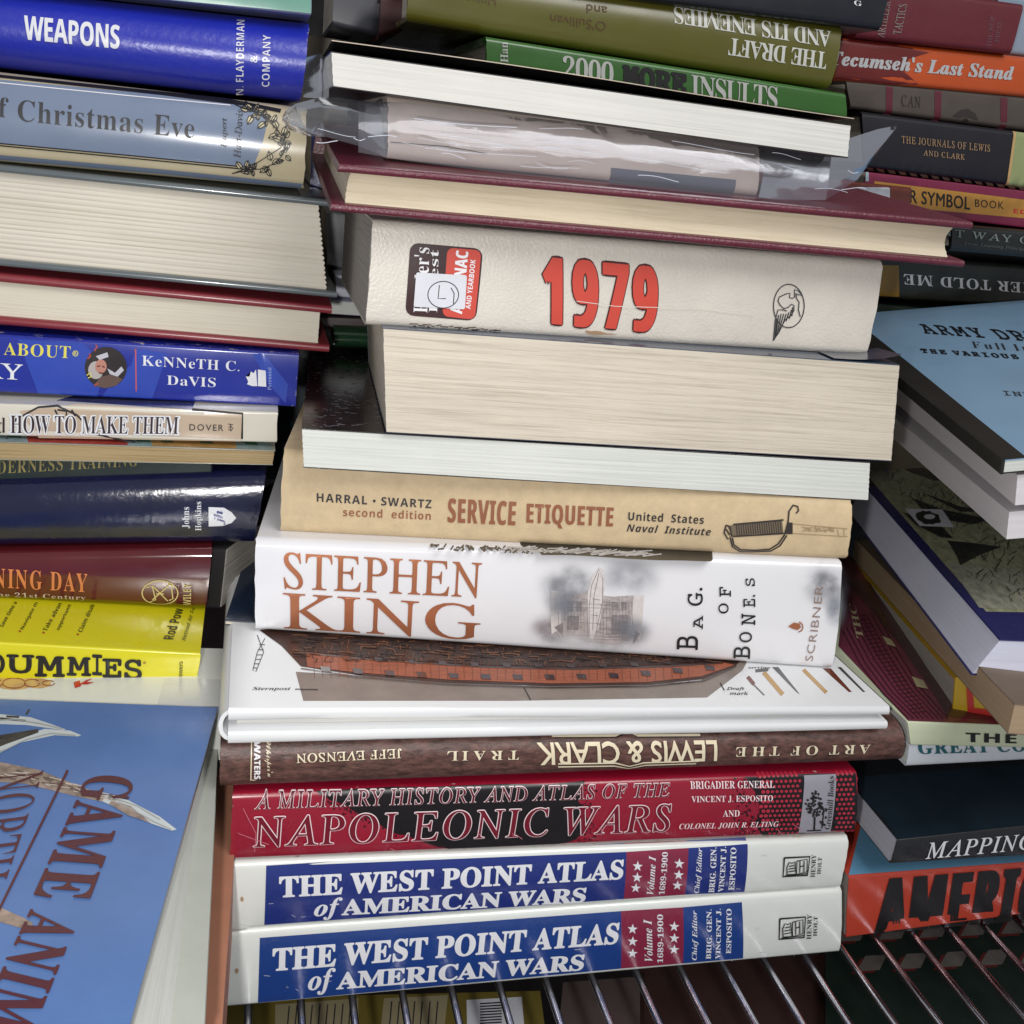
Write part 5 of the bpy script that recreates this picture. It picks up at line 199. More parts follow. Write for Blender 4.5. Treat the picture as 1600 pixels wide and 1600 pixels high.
def glyphs(s, st, wt, sp, fx=0, fy=0, pad=None):
    pdx, pdy = pad or (fx, fy)
    if not TAB:
        for q, d in FONT.items():
            for w in d.split(' '):
                adv = dec(w[1:3])[0]; TAB[q, w[0]] = (adv, [dec2(x) for x in w[3:].split('"') if x])
    q = 'i' if st == 'r' else st; x = 0; vs = []; fs = []; sh = .27 if st == 'r' else 0
    cps = [(0, 0)] + ([(-fx, 0), (fx, 0)] if fx else []) + ([(0, -fy), (0, fy)] if fy else []) + ([(sx * fx * .75, sy * fy * .75) for sx in (-1, 1) for sy in (-1, 1)] if fx and fy else [])
    for n, ch in enumerate(s):
        if ch == ' ': x += .30 * sp; continue
        V, F = glyph(q, ch, wt)
        for m, (dx, dy) in enumerate(cps):
            b = len(vs); vs += [(v[0] - v[1] * sh + x + dx, v[1] + dy, m * .12 + (n % 2) * .06) for v in V]; fs += [tuple(i + b for i in f) for f in F]
        x += (TAB[q, ch][0] + 2 * pdx) * sp
    x0 = min(v[0] for v in vs); x1 = max(v[0] for v in vs); y0 = min(v[1] for v in vs); y1 = max(v[1] for v in vs)
    x0 -= pdx - fx; x1 += pdx - fx; y0 -= pdy - fy; y1 += pdy - fy
    return [((v[0] - x0) / (x1 - x0), (v[1] - y0) / (y1 - y0), v[2]) for v in vs], fs
def T(face, s, BL, BR, TL, m, st='sb', wt=0.0, sp=1.0, layer=3, name='lettering', fx=0, fy=0, pad=None):
    if wt > 0: fx += wt; fy += wt * .6; wt = 0
    vs, fs = glyphs(s, st, wt, sp, fx, fy, pad); a, b, c = face.inv(*BL), face.inv(*BR), face.inv(*TL); q = []
    for v in vs: p = a + (b - a) * v[0] + (c - a) * v[1]; q.append((p.x, p.y, v[2]))
    return put(face, q, fs, m, name, layer)
def P(face, px, m, layer=1, name='printed_panel'):
    pts = [face.inv(*p) for p in px]; return put(face, pts, [tuple(range(len(pts)))], m, name, layer)
def PS(face, polys, m, layer=1, name='printed_shapes'):
    if len(polys) <= 6:
        for k, q in enumerate(polys): o = put(face, [face.inv(*p) for p in q], [tuple(range(len(q)))], m, name, layer + k * .04)
        return o
    pts = []; fs = []
    for q in polys:
        fs.append(tuple(range(len(pts), len(pts) + len(q)))); pts += [face.inv(*p) for p in q]
    o = put(face, pts, fs, m, name, layer)
    if len(polys) > 6 and name != 'star': o['kind'] = 'stuff'
    return o
def line_polys(pts, w, closed=False):
    """ribbon segments round a polyline (photo pixels)"""
    q = [Vector(p) for p in pts]; n = len(q); L = []; R = []
    for i in range(n):
        a = q[i - 1] if (i or closed) else q[i]; b = q[(i + 1) % n] if (i < n - 1 or closed) else q[i]
        d = (b - a).normalized() if (b - a).length > 1e-6 else Vector((1, 0)); nn = Vector((-d.y, d.x)) * (w / 2)
        L.append(q[i] + nn); R.append(q[i] - nn)
    out = []
    for i in range(n if closed else n - 1):
        j = (i + 1) % n; out.append([L[i], L[j], R[j], R[i]])
    return out
def S(face, strokes, w, m, layer=3, name='line_drawing'):
    polys = []
    for k, s in enumerate(strokes):
        polys += line_polys(s, w)
    pts = []; fs = []
    for k, q in enumerate(polys):
        fs.append(tuple(range(len(pts), len(pts) + 4)))
        for p in q: v = face.inv(p[0], p[1]); pts.append((v.x, v.y, (k % 5) * .05))
    o = put(face, pts, fs, m, name, layer)
    if len(strokes) > 1: o['kind'] = 'stuff'
    return o
def ell(cx, cy, rx, ry, n=28, a0=0, a1=360, tilt=0):
    o = []
    for i in range(n + (0 if a1 - a0 >= 360 else 1)):
        t = math.radians(a0 + (a1 - a0) * i / n); x, y = rx * math.cos(t), ry * math.sin(t); c, s = math.cos(math.radians(tilt)), math.sin(math.radians(tilt))
        o.append((cx + x * c - y * s, cy + x * s + y * c))
    return o
def rrect(TL, TR, BR, BL, r=.12, n=4):
    q = [Vector(p) for p in (TL, TR, BR, BL)]; o = []
    h = min((q[1] - q[0]).length, (q[3] - q[0]).length) * r
    for i in range(4):
        a, b, c = q[i - 1], q[i], q[(i + 1) % 4]; d1 = (a - b).normalized() * h; d2 = (c - b).normalized() * h
        for k in range(n + 1):
            t = math.pi / 2 * k / n; o.append(tuple(b + d1 * (1 - math.sin(t)) + d2 * (1 - math.cos(t))))
    return o
def star(cx, cy, r, rot=0):
    return [(cx + (r if k % 2 == 0 else r * .4) * math.sin(math.radians(rot + 36 * k)), cy - (r if k % 2 == 0 else r * .4) * math.cos(math.radians(rot + 36 * k))) for k in range(10)]

# ------------------------------------------------------------------ books lying flat
class Book:
    def __init__(s, name, label, px, YL, YR, depth=.155, kind='soft_spine', cover=None, pages=None, r=.0015, bulge=0.0, t=None, tilt=0.0, group='books in the pile', cat='book', zt=None, wave=0, ridges=0, inset=.004, concave=0, edge_mat=None, split=None, xin=.003, curl=0):
        (TLx, TLy, TRx, TRy, BRx, BRy, BLx, BLy) = px
        pl = at(BLx, BLy, YL); pr = at(BRx, BRy, YR)
        ex = Vector((pr.x - pl.x, pr.y - pl.y, 0)).normalized(); ey = Vector((-ex.y, ex.x, 0)); ez = Vector((0, 0, 1))
        if tilt: ey = (ey * math.cos(tilt) + ez * math.sin(tilt)).normalized(); ez = ex.cross(ey)
        s.mtx = frame(pl, ex, ey, ez); inv = s.mtx.inverted(); nrm = ey
        def hit(px_, py_):
            rr = ray(px_, py_); tt = (pl - CAM).dot(nrm) / rr.dot(nrm); q = inv @ (CAM + rr * tt); return (q.x, q.z)
        s.TL, s.TR, s.BR, s.BL = hit(TLx, TLy), hit(TRx, TRy), hit(BRx, BRy), hit(BLx, BLy)
        if zt is not None: s.TL = (s.TL[0], s.TL[1] + zt); s.TR = (s.TR[0], s.TR[1] + zt)
        s.L = s.BR[0] - s.BL[0]; s.H = (s.TL[1] + s.TR[1] - s.BR[1] - s.BL[1]) / 2; s.D = depth; s.r = r; s.bulge = bulge; s.wave = wave; s.seed = random.random() * 50
        s.root = empty(name, label, cat, s.mtx, group)
        H = s.H
        spine = kind.endswith('spine'); hard = kind.startswith('hard')
        t = t if t is not None else (.0026 if hard else .0004)
        cover = cover or mat('card_white', (225, 226, 222)); em = edge_mat or cover
        if spine:
            vs = s.vsamp()
            outer = [(1, depth), (1, depth * .5)] + [(v, s.wf(v)) for v in vs] + [(0, depth * .5), (0, depth)]
            s.shell(outer, t, cover, 'cover')
            gx = (xin if hard else .0003) / s.L
            s.block(t * 1.02, bulge * .3 + t * 2.5 + r, pages, gx, depth - (.003 if hard else .0004))
        else:
            tt = t / H
            s.plate(1 - tt, 1, 0, cover, 'cover'); s.plate(0, tt, 0, cover, 'cover')
            gx = (xin if hard else .0002) / s.L
            s.block(t * 1.01, inset if hard else .0, pages, gx, depth - t, ridges=ridges, concave=concave)
            s.plate2(depth - t * .98, depth + t * .02, cover)
        s.front = Face(s.root, s.mtx, Vector((0, 0, 0)), Vector((1, 0, 0)), Vector((0, 0, 1)), Vector((0, -1, 0)), (lambda a, b: s.wf(s.vof(a, b))) if spine else None,
                       [s.BL[1] + (s.TL[1] - s.BL[1]) * v for v in sorted(s.vsamp())] if (spine and (bulge or 1)) else ())
        zt_ = (s.TL[1] + s.TR[1]) / 2
        e1 = Vector((s.TR[0] - s.TL[0], 0, s.TR[1] - s.TL[1])).normalized(); e2 = Vector((0, 1, 0))
        s.top = Face(s.root, s.mtx, Vector((s.TL[0], 0, s.TL[1])), e1, e2, Vector((-e1.z, 0, e1.x)))
    def vof(s, x, z):
        u = (x - s.BL[0]) / s.L
        for _ in range(2):
            zb = s.BL[1] + (s.BR[1] - s.BL[1]) * u; zt = s.TL[1] + (s.TR[1] - s.TL[1]) * u; v = (z - zb) / (zt - zb)
            xl = s.BL[0] + (s.TL[0] - s.BL[0]) * v; xr = s.BR[0] + (s.TR[0] - s.BR[0]) * v; u = (x - xl) / (xr - xl)
        return min(1, max(0, v))
    def wf(s, v):
        d = min(v, 1 - v) * s.H; w = s.bulge * (2 * v - 1) ** 2
        if d < s.r: w += s.r - math.sqrt(max(0, s.r ** 2 - (s.r - d) ** 2))
        return w
    def vsamp(s):
        k = min(.45, s.r / s.H); a = [k * (1 - math.cos(math.pi / 2 * i / 5)) for i in range(6)]
        n = 10 if s.bulge else 3
        mid = [k + (1 - 2 * k) * i / n for i in range(1, n)]
        return [1 - x for x in a] + mid[::-1] + a[::-1]
    def P(s, u, v, w):
        x = (s.BL[0] * (1 - u) + s.BR[0] * u) * (1 - v) + (s.TL[0] * (1 - u) + s.TR[0] * u) * v
        z = (s.BL[1] * (1 - u) + s.BR[1] * u) * (1 - v) + (s.TL[1] * (1 - u) + s.TR[1] * u) * v
        return Vector((x, w, z))
    def shell(s, outer, t, m, name):
        n = len(outer); inner = []
        for i, (v, w) in enumerate(outer):
            a = outer[max(0, i - 1)]; b = outer[min(n - 1, i + 1)]
            d = Vector(((b[0] - a[0]) * s.H, b[1] - a[1])); d.normalize(); nn = Vector((d.y, -d.x))
            # inward normal
            if (nn.x * (.5 - v) * s.H + nn.y * (s.D * .5 - w)) < 0: nn = -nn
            inner.append((v + nn.x * t / s.H, w + nn.y * t))
        loop = outer + inner[::-1]; k = len(loop); nx = 28; V = []; E = []; F = []
        for i in range(nx + 1):
            u = i / nx
            for j, (v, w) in enumerate(loop):
                p = s.P(u, v, w); jit = .00025 if (i in (0, nx)) else 0
                p.x += noise.noise(Vector((v * 30, w * 300, s.seed + i))) * jit * 2
                V.append(p); ed = max(0, 1 - min(u, 1 - u) * s.L / .004); dz = min(abs(v), abs(1 - v)) * s.H
                ed = max(ed, (1 - dz / .0022) if w < .004 and dz < .0022 else 0); E.append(ed)
        for i in range(nx):
            for j in range(k):
                j2 = (j + 1) % k; F.append((i * k + j, (i + 1) * k + j, (i + 1) * k + j2, i * k + j2))
        for i in (0, nx):
            for j in range(n - 1):
                q = (i * k + j, i * k + j + 1, i * k + (k - 2 - j), i * k + (k - 1 - j)); F.append(q if i == 0 else q[::-1])
        o = mesh_obj(name, V, F, m, s.root, edge=E); s.cover = o; return o
    def plate(s, v0, v1, w0, m, name):
        nx = 30; V = []; F = []; r = min(.0012, (v1 - v0) * s.H * .45)
        prof = []
        hh = (v1 - v0) * s.H
        for i in range(7):
            a = math.pi * i / 6; prof.append((v0 + (v1 - v0) * (.5 - .5 * math.cos(a)), w0 + r * (1 - math.sin(a))))
        prof += [(v1, s.D), (v0, s.D)]; k = len(prof); E = []
        for i in range(nx + 1):
            u = i / nx
            for (v, w) in prof:
                p = s.P(u, v, w); p.z += wob((p.x * 1, s.seed, v), 9, .0006 * s.wave); V.append(p); E.append(.8 if w < .003 or u in (0, 1) else 0)
        for i in range(nx):
            for j in range(k):
                j2 = (j + 1) % k; F.append((i * k + j, (i + 1) * k + j, (i + 1) * k + j2, i * k + j2))
        F.append(tuple(range(k))[::-1]); F.append(tuple(nx * k + j for j in range(k)))
        return mesh_obj(name, V, F, m, s.root, edge=E)
    def plate2(s, w0, w1, m):
        V = [s.P(u, v, w) for u in (0, 1) for v in (0, 1) for w in (w0, w1)]
        F = [(0, 1, 3, 2), (4, 6, 7, 5), (0, 4, 5, 1), (2, 3, 7, 6), (0, 2, 6, 4), (1, 5, 7, 3)]
        mesh_obj('spine', V, F, m, s.root, smooth=False)
    def block(s, t, w0, m, gx, w1, ridges=0, concave=0):
        m = m or pages_mat('pages_cream', (232, 220, 196)); nx = 24; nz = 60 if not ridges else ridges * 6; V = []; F = []
        v0, v1 = t / s.H, 1 - t / s.H
        def ww(u, q):
            w = w0 + concave * math.sin(math.pi * q)
            if ridges: q += noise.noise(Vector((q * 7, u * 1.5, 4))) * .025; w += .0005 * (1 - abs(math.sin(math.pi * ridges * q)) ** .5)
            return w + noise.noise(Vector((u * 3, q * s.H * 1200, s.seed))) * .00012
        for i in range(nx + 1):
            q0 = i / nx
            for j in range(nz + 1):
                q = j / nz; u = gx + (1 - 2 * gx) * q0; v = v0 + (v1 - v0) * q
                if ridges and i in (0, nx): u += (-1 if i == 0 else 1) * .0011 / s.L * (abs(math.sin(math.pi * ridges * (q + noise.noise(Vector((q * 7, q0 * 1.5, 4))) * .025))) ** .4 - 1)
                p = s.P(u, v, ww(q0, q))
                if i in (0, nx): p.x += noise.noise(Vector((q * s.H * 900, 3, s.seed))) * .0002
                V.append(p)
        for i in range(nx):
            for j in range(nz):
                a = i * (nz + 1) + j; F.append((a, a + nz + 1, a + nz + 2, a + 1))
        base = len(V)
        for i in (0, nx):
            for j in range(nz + 1):
                p = V[i * (nz + 1) + j].copy(); q = s.P(0, 0, 0); V.append(Vector((p.x, w1, p.z)))
        for j in range(nz):
            F.append((j, j + 1, base + j + 1, base + j))
            a = nx * (nz + 1) + j; b = base + nz + 1 + j; F.append((a + 1, a, b, b + 1))
        F.append((base, base + nz + 1, nx * (nz + 1), 0)); F.append((nz, nx * (nz + 1) + nz, base + 2 * nz + 1, base + nz))
        F.append((base + nz, base + 2 * nz + 1, base + nz + 1, base))
        mesh_obj('page_block', V, F, m, s.root)

class Slab:
    """a book seen mostly from above: three corners of its top cover (photo px + distance), thickness below; skew shifts the bottom sideways"""
    def __init__(s, name, label, A, B, Cc, h, cover=None, pages=None, side=None, back=None, group='books in the pile', cat='book', over=0.0, t=.0006, ins=.0008, bot=None, spine_left=None, spine_front=None, lower=None, r=0, wide=2.6):
        a = at(*A); b = at(*B); c = at(*Cc)
        ex = (c - a).normalized(); ez = ex.cross(b - a).normalized(); ey = ez.cross(ex)
        s.mtx = frame(a, ex, ey, ez); inv = s.mtx.inverted(); s.h = h
        bl = inv @ b; cl = inv @ c; s.w = cl.x
        cl = cl * wide; s.q = [Vector((0, 0, 0)), Vector((cl.x, 0, 0)), Vector((cl.x + bl.x, bl.y, 0)), Vector((bl.x, bl.y, 0))]
        s.root = empty(name, label, cat, s.mtx, group)
        bo = bot or [Vector((0, 0, 0))] * 4
        cen = sum(s.q, Vector()) / 4
        def ring(z, k, o):    # corners moved k metres inward
            out = []
            for i, p in enumerate(s.q):
                d = (cen - p); d.z = 0; f = (-z) / h
                out.append(p + d.normalized() * k + bo[i] * f + Vector((0, 0, z)))
            return out
        def prism(z0, z1, k, m, name, n=1):
            R0 = ring(z0, k, 0); R1 = ring(z1, k, 0); ns = 14; V = []; F = []
            def loopz(R, zoff):
                L_ = []
                for i in range(4):
                    for q in range(ns):
                        p = R[i].lerp(R[(i + 1) % 4], q / ns); L_.append(p)
                return L_
            La, Lb = loopz(R0, 0), loopz(R1, 0); kk = len(La); nz = 10 if name == 'page_block' else 1
            for j in range(nz + 1):
                for i in range(kk):
                    p = La[i].lerp(Lb[i], j / nz)
                    if name == 'page_block':
                        d = (cen - p); d.z = 0; p = p + d.normalized() * (noise.noise(Vector((p.z * 700, i * .05, len(label)))) * .00035)
                    V.append(p)
            for j in range(nz):
                for i in range(kk):
                    F.append((j * kk + i, (j + 1) * kk + i, (j + 1) * kk + (i + 1) % kk, j * kk + (i + 1) % kk))
            F.append(tuple(range(kk))); F.append(tuple(nz * kk + i for i in range(kk))[::-1])
            return mesh_obj(name, V, F, m, s.root)
        s.prism = prism
        prism(0, -t, 0, cover, 'cover'); prism(-h + t, -h, 0, lower or cover, 'cover')
        prism(-t * 1.01, -h + t * 1.01, ins, pages or pages_mat('pages_white', (226, 228, 232), dark=.14), 'page_block')
        s.ring = ring
        q = s.q
        if spine_left:
            R0, R1 = ring(-.0, -.0006, 0), ring(-h, -.0006, 0); V = [R0[3], R0[0], R1[0], R1[3]]; d = Vector((.0012, 0, 0)); V += [v + d for v in V]
            V[0:4] = [v for v in V[0:4]]
            mesh_obj('spine', V, [(0, 3, 2, 1), (4, 5, 6, 7), (0, 1, 5, 4), (1, 2, 6, 5), (2, 3, 7, 6), (3, 0, 4, 7)], spine_left, s.root, smooth=False)
        if spine_front:
            R0, R1 = ring(-.0, -.0006, 0), ring(-h, -.0006, 0); V = [R0[0], R0[1], R1[1], R1[0]]; d = Vector((0, .0012, 0)); V += [v + d for v in V]
            mesh_obj('spine', V, [(0, 3, 2, 1), (4, 5, 6, 7), (0, 1, 5, 4), (1, 2, 6, 5), (2, 3, 7, 6), (3, 0, 4, 7)], spine_front, s.root, smooth=False)
        s.top = Face(s.root, s.mtx, Vector((0, 0, 0)), Vector((1, 0, 0)), Vector((0, 1, 0)), Vector((0, 0, 1)))
        s.front = Face(s.root, s.mtx, Vector((0, -.0008, 0)), Vector((1, 0, 0)), Vector((0, 0, 1)), Vector((0, -1, 0)))
# ------------------------------------------------------------------ inks and papers
def ink(name, col, rough=.45, metal=0, var=.03, bump=0, coat=0): return mat('ink_' + name, col, rough, coat, var, bump, 120, metal)
K = ink('black', (28, 26, 28)); Kg = ink('glossy_black', (22, 20, 24), .28, coat=.5); Wt = ink('white', (232, 232, 236)); Wg = ink('glossy_white', (228, 230, 236), .3, coat=.5)
CREAM = pages_mat('pages_cream', (220, 213, 199), .26); CREAM2 = pages_mat('pages_tan', (217, 207, 190), .34, 760); WHITE = pages_mat('pages_white', (216, 219, 214), .12, 900, .3)
WHITE2 = pages_mat('pages_bright', (218, 217, 212), .10, 1100, .25); IVORY = pages_mat('pages_ivory', (218, 211, 194), .08, 700, .15); GREYP = pages_mat('pages_grey', (170, 165, 158), .3)
G = 'books piled on the wire shelf'
# ------------------------------------------------------------------ shelf and surroundings
dark = mat('shop_dark', (20, 19, 22), .8, var=.2)
def boxv(x0, x1, y0, y1, z0, z1):
    V = [(x, y, z) for x in (x0, x1) for y in (y0, y1) for z in (z0, z1)]
    return V, [(0, 1, 3, 2), (4, 6, 7, 5), (0, 4, 5, 1), (2, 3, 7, 6), (0, 2, 6, 4), (1, 5, 7, 3)]
V, F = boxv(-1.2, 1.6, 1.0, 1.02, -.6, 1.2); mesh_obj('back_wall', V, F, dark, smooth=False, kind='structure')
V, F = boxv(-1.2, 1.6, -.6, 1.0, -.62, -.6); mesh_obj('floor', V, F, mat('floor_dark', (48, 42, 40), .6), smooth=False, kind='structure')
chrome = mat('chrome_wire', (196, 194, 204), .2, metal=1, var=.1, bump=.05, scale=200)
shelf = empty('wire_shelf', 'chrome wire shelf of thin parallel rods that carries every pile of books', 'shelf', Matrix.Translation((0, .3, 0)))
def tube(name, pts, r, m, parent, seg=10, off=(0, 0, 0)):
    V = []; F = []; n = len(pts)
    for i, p in enumerate(pts):
        p = Vector(p); a = Vector(pts[max(0, i - 1)]); b = Vector(pts[min(n - 1, i + 1)]); d = (b - a).normalized()
        u = d.cross(Vector((.13, .2, .97))).normalized(); v = d.cross(u)
        for k in range(seg):
            t = 2 * math.pi * k / seg; V.append(p + u * math.cos(t) * r + v * math.sin(t) * r - Vector(off))
    for i in range(n - 1):
        for k in range(seg): F.append((i * seg + k, (i + 1) * seg + k, (i + 1) * seg + (k + 1) % seg, i * seg + (k + 1) % seg))
    F.append(tuple(range(seg))[::-1]); F.append(tuple((n - 1) * seg + k for k in range(seg)))
    return mesh_obj(name, V, F, m, parent)
first = None
for k in range(-19, 24):
    x = .0945 + .02195 * k
    if first is None:
        first = tube('shelf_rod', [(x, .235, -.0017), (x, .5, -.0017), (x, .8, -.0017)], .0017, chrome, shelf, off=(x, .3, 0)); first.location = (x, 0, 0)
    else:
        o = first.copy(); C.objects.link(o); o.parent = shelf; o.location = (x, 0, 0)
for y in (.2875, .62): tube('cross_rod', [(-.4, y, -.0068), (.2, y, -.0068), (.8, y, -.0068)], .0033, chrome, shelf, 12, (0, .3, 0))
tube('cross_rod', [(-.4, .235, -.002), (.2, .235, -.002), (.8, .235, -.002)], .0035, chrome, shelf, 12, (0, .3, 0))

# ================================================================== CENTRE PILE
# lowest: two copies of the same white and blue atlas
white_g = mat('jacket_white_gloss', (222, 226, 222), .22, .6, .03, .05, 40, wear=.25)
blue_p = mat('print_royal_blue', (28, 62, 132), .25, .6, .06, .04, 50); navy_p = mat('print_deep_blue', (30, 48, 122), .25, .6, .06, .04, 50); red_p = mat('print_wine_red', (132, 38, 66), .25, .6, .05, .04, 50)
def atlas(label, px, YL, YR, q, blue):
    b = Book('atlas_book', label, px, YL, YR, .19, 'hard_spine', white_g, WHITE2, .0025, .0012, .003, group=G)
    f = b.front
    P(f, q['b1'], blue, 2, 'blue_panel'); P(f, q['r'], red_p, 2, 'red_panel'); P(f, q['b2'], blue, 2, 'blue_panel')
    wf = Wg
    T(f, 'THE WEST POINT ATLAS', *q['t1'], wf, 'b', 0, .95, 4, 'title_lettering', .022, .022)
    T(f, 'of', *q['of'], wf, 'bi', .012, 1, 4, 'title_lettering'); T(f, 'AMERICAN WARS', *q['t2'], wf, 'b', 0, .93, 4, 'title_lettering', .022, .022)
    for x, y in q['s']: P(f, star(x, y, 8.3, 4), wf, 4, 'star')
    T(f, 'Volume I', *q['v'], wf, 'bi', 0, 1, 4, 'volume_lettering'); T(f, '1689-1900', *q['y'], wf, 'bi', 0, 1, 4, 'volume_lettering')
    T(f, 'Chief Editor', *q['c'], wf, 'bi', 0, 1, 4, 'editor_lettering')
    T(f, 'BRIG. GEN.', *q['e1'], wf, 'b', .005, 1, 4, 'editor_lettering'); T(f, 'VINCENT J.', *q['e2'], wf, 'b', .005, 1, 4, 'editor_lettering'); T(f, 'ESPOSITO', *q['e3'], wf, 'b', .005, 1, 4, 'editor_lettering')
    L = q['logo']; S(f, [L + [L[0]]], 2.6, K, 4, 'publisher_emblem')
    a, bb, c, d = [Vector(p) for p in L]
    def m_(u, v): return tuple(a + (bb - a) * u + (d - a) * v)
    S(f, [[m_(.15, .9), m_(.12, .5), m_(.2, .25), m_(.32, .3), m_(.42, .22), m_(.45, .5), m_(.5, .9), m_(.15, .9)], [m_(.2, .45), m_(.4, .42)], [m_(.18, .6), m_(.45, .56)], [m_(.18, .75), m_(.48, .7)],
          [m_(.5, .2), m_(.9, .12), m_(.92, .8), m_(.52, .9), m_(.5, .2)], [m_(.62, .2), m_(.64, .82)], [m_(.78, .2), m_(.8, .8)], [m_(.62, .5), m_(.79, .46)], [m_(.08, .95), m_(.95, .9)]], 1.7, K, 4, 'publisher_emblem')
    T(f, 'HENRY', *q['h1'], K, 'b', 0, 1, 4, 'publisher_lettering'); T(f, 'HOLT', *q['h2'], K, 'b', 0, 1, 4, 'publisher_lettering')
    return b
A2 = atlas('lower of two white and blue military atlases, resting on the bare wires under its twin',
      (350, 1459, 1317, 1391, 1313, 1492, 345, 1580), .352, .352,
      dict(b1=[(406, 1467), (971, 1425), (971, 1515), (403, 1569)], r=[(971, 1425), (1068, 1419), (1068, 1507), (971, 1515)], b2=[(1068, 1419), (1160, 1411), (1162, 1499), (1068, 1507)],
           t1=((425, 1517), (964, 1474), (426, 1481)), of=((481, 1557), (524, 1553), (481, 1514)), t2=((525, 1547), (911, 1517), (526, 1518)),
           s=[(988, 1451), (988, 1470), (988, 1489), (1053, 1447), (1053, 1465), (1053, 1483)],
           v=((1020, 1502), (1018, 1436), (1007, 1502)), y=((1036, 1505), (1036, 1429), (1027, 1505)), c=((1091, 1501), (1091, 1423), (1081, 1501)),
           e1=((1111, 1499), (1112, 1421), (1103, 1499)), e2=((1126, 1499), (1127, 1420), (1118, 1499)), e3=((1142, 1490), (1143, 1420), (1134, 1490)),
           logo=[(1218, 1435), (1258, 1432), (1256, 1464), (1217, 1467)], h1=((1267, 1467), (1268, 1428), (1260, 1467)), h2=((1276, 1462), (1277, 1431), (1270, 1462))), blue_p)
A1 = atlas('upper of two white and blue military atlases, between its twin and the red wars book',
      (362, 1352, 1328, 1311, 1313, 1391, 356, 1459), .352, .352,
      dict(b1=[(416, 1355), (980, 1325), (975, 1406), (413, 1447)], r=[(980, 1325), (1077, 1321), (1071, 1399), (975, 1406)], b2=[(1077, 1321), (1170, 1316), (1164, 1395), (1071, 1399)],
           t1=((436, 1402), (972, 1373), (436, 1369)), of=((490, 1440), (534, 1436), (491, 1404)), t2=((533, 1431), (914, 1411), (534, 1404)), st='m',
           s=[(996, 1353), (995, 1370), (993, 1387), (1061, 1349), (1060, 1366), (1058, 1383)],
           v=((1021, 1398), (1025, 1338), (1010, 1397)), y=((1038, 1398), (1044, 1332), (1029, 1398)), c=((1094, 1396), (1100, 1326), (1084, 1396)),
           e1=((1116, 1395), (1120, 1325), (1107, 1395)), e2=((1131, 1394), (1136, 1324), (1122, 1394)), e3=((1147, 1391), (1151, 1325), (1138, 1391)),
           logo=[(1225, 1340), (1265, 1338), (1261, 1367), (1223, 1369)], h1=((1273, 1370), (1275, 1335), (1266, 1370)), h2=((1282, 1365), (1284, 1339), (1276, 1365))), navy_p)
# red and black wars book
crimson = mat('jacket_crimson', (146, 20, 46), .28, .5, .1, .08, 30, wear=.2)
N1 = Book('history_book', 'crimson and black book of wars lettered in white outline, grey label near its right end', (364, 1243, 1341, 1208, 1337, 1305, 359, 1349), .352, .352, .19, 'hard_spine', crimson, WHITE2, .003, .001, .0028, group=G)
f = N1.front
blk = mat('print_black_gloss', (18, 13, 16), .35, .2, .1, .05, 60)
rnd = random.Random(3)
def ragged(pts, amp, n=9):
    o = []
    for i in range(len(pts)):
        a = Vector(pts[i]); b = Vector(pts[(i + 1) % len(pts)])
        for k in range(n):
            p = a.lerp(b, k / n); o.append((p.x + rnd.uniform(-amp, amp), p.y + rnd.uniform(-amp, amp) * .6))
    return o
P(f, ragged([(495, 1240), (545, 1262), (605, 1296), (650, 1312), (700, 1328), (760, 1331), (860, 1327), (900, 1312), (920, 1288), (905, 1252), (915, 1226)], 2.6, 7), blk, 2, 'black_area')
P(f, ragged([(1165, 1217), (1180, 1238), (1188, 1262), (1180, 1285), (1192, 1308), (1255, 1306), (1337, 1302), (1340, 1211)], 1.5, 6), blk, 2, 'black_area')
dots = []
for i in range(26):
    for j in range(13):
        x = 1160 + i * 7.2 + (j % 2) * 3.6; y = 1216 + j * 7.4 - (x - 1160) * .03
        if y > 1304 - (x - 1160) * .01 or x > 1336 or (1250 < x < 1306): continue
        rr_ = 2.6 if x > 1200 else 3.3; dots.append(ell(x, y, rr_, rr_ * .9, 7))
dd = [d for d in dots if d[0][0] > 1190]
PS(f, dd, mat('print_dot_red', (176, 40, 62), .3, .4), 3, 'halftone_dots')['kind'] = 'stuff'
dk = []
for i in range(520):
    t = rnd.random(); side = rnd.random()
    if side < .6: x = 500 + 250 * t; y = 1238 + 95 * t ** .8 + rnd.gauss(0, 7); 
    elif side < .8: x = 905 + rnd.gauss(6, 10); y = rnd.uniform(1226, 1318)
    else: x = 1168 + rnd.gauss(-2, 10); y = rnd.uniform(1216, 1306)
    top = 1243 - (x - 362) * .0355; bot = 1347 - (x - 362) * .045
    if top + 3 < y < bot - 3: dk.append(ell(x, y, rnd.uniform(.8, 2.2), rnd.uniform(.8, 2), 6))
PS(f, dk, blk, 2.5, 'ink_spatter')['kind'] = 'stuff'
pinkw = ink('outline_pink', (240, 222, 226), .35)
T(f, 'A MILITARY HISTORY AND ATLAS OF THE', (397, 1265), (1044, 1245), (400, 1241), pinkw, 'r', 0, 1, 4, 'title_outline', .032, .022)
T(f, 'A MILITARY HISTORY AND ATLAS OF THE', (397, 1265), (1044, 1245), (400, 1241), mat('print_title_fill', (96, 16, 36), .4), 'r', 0, 1, 6, 'title_fill', .006, 0, (.032, .022))
T(f, 'NAPOLEONIC WARS', (394, 1325), (1044, 1300), (397, 1274), pinkw, 'r', 0, 1, 4, 'title_outline', .028, .018)
T(f, 'NAPOLEONIC WARS', (394, 1325), (1044, 1300), (397, 1274), mat('print_title_fill2', (112, 16, 38), .4), 'r', 0, 1, 6, 'title_fill', .007, 0, (.028, .018))
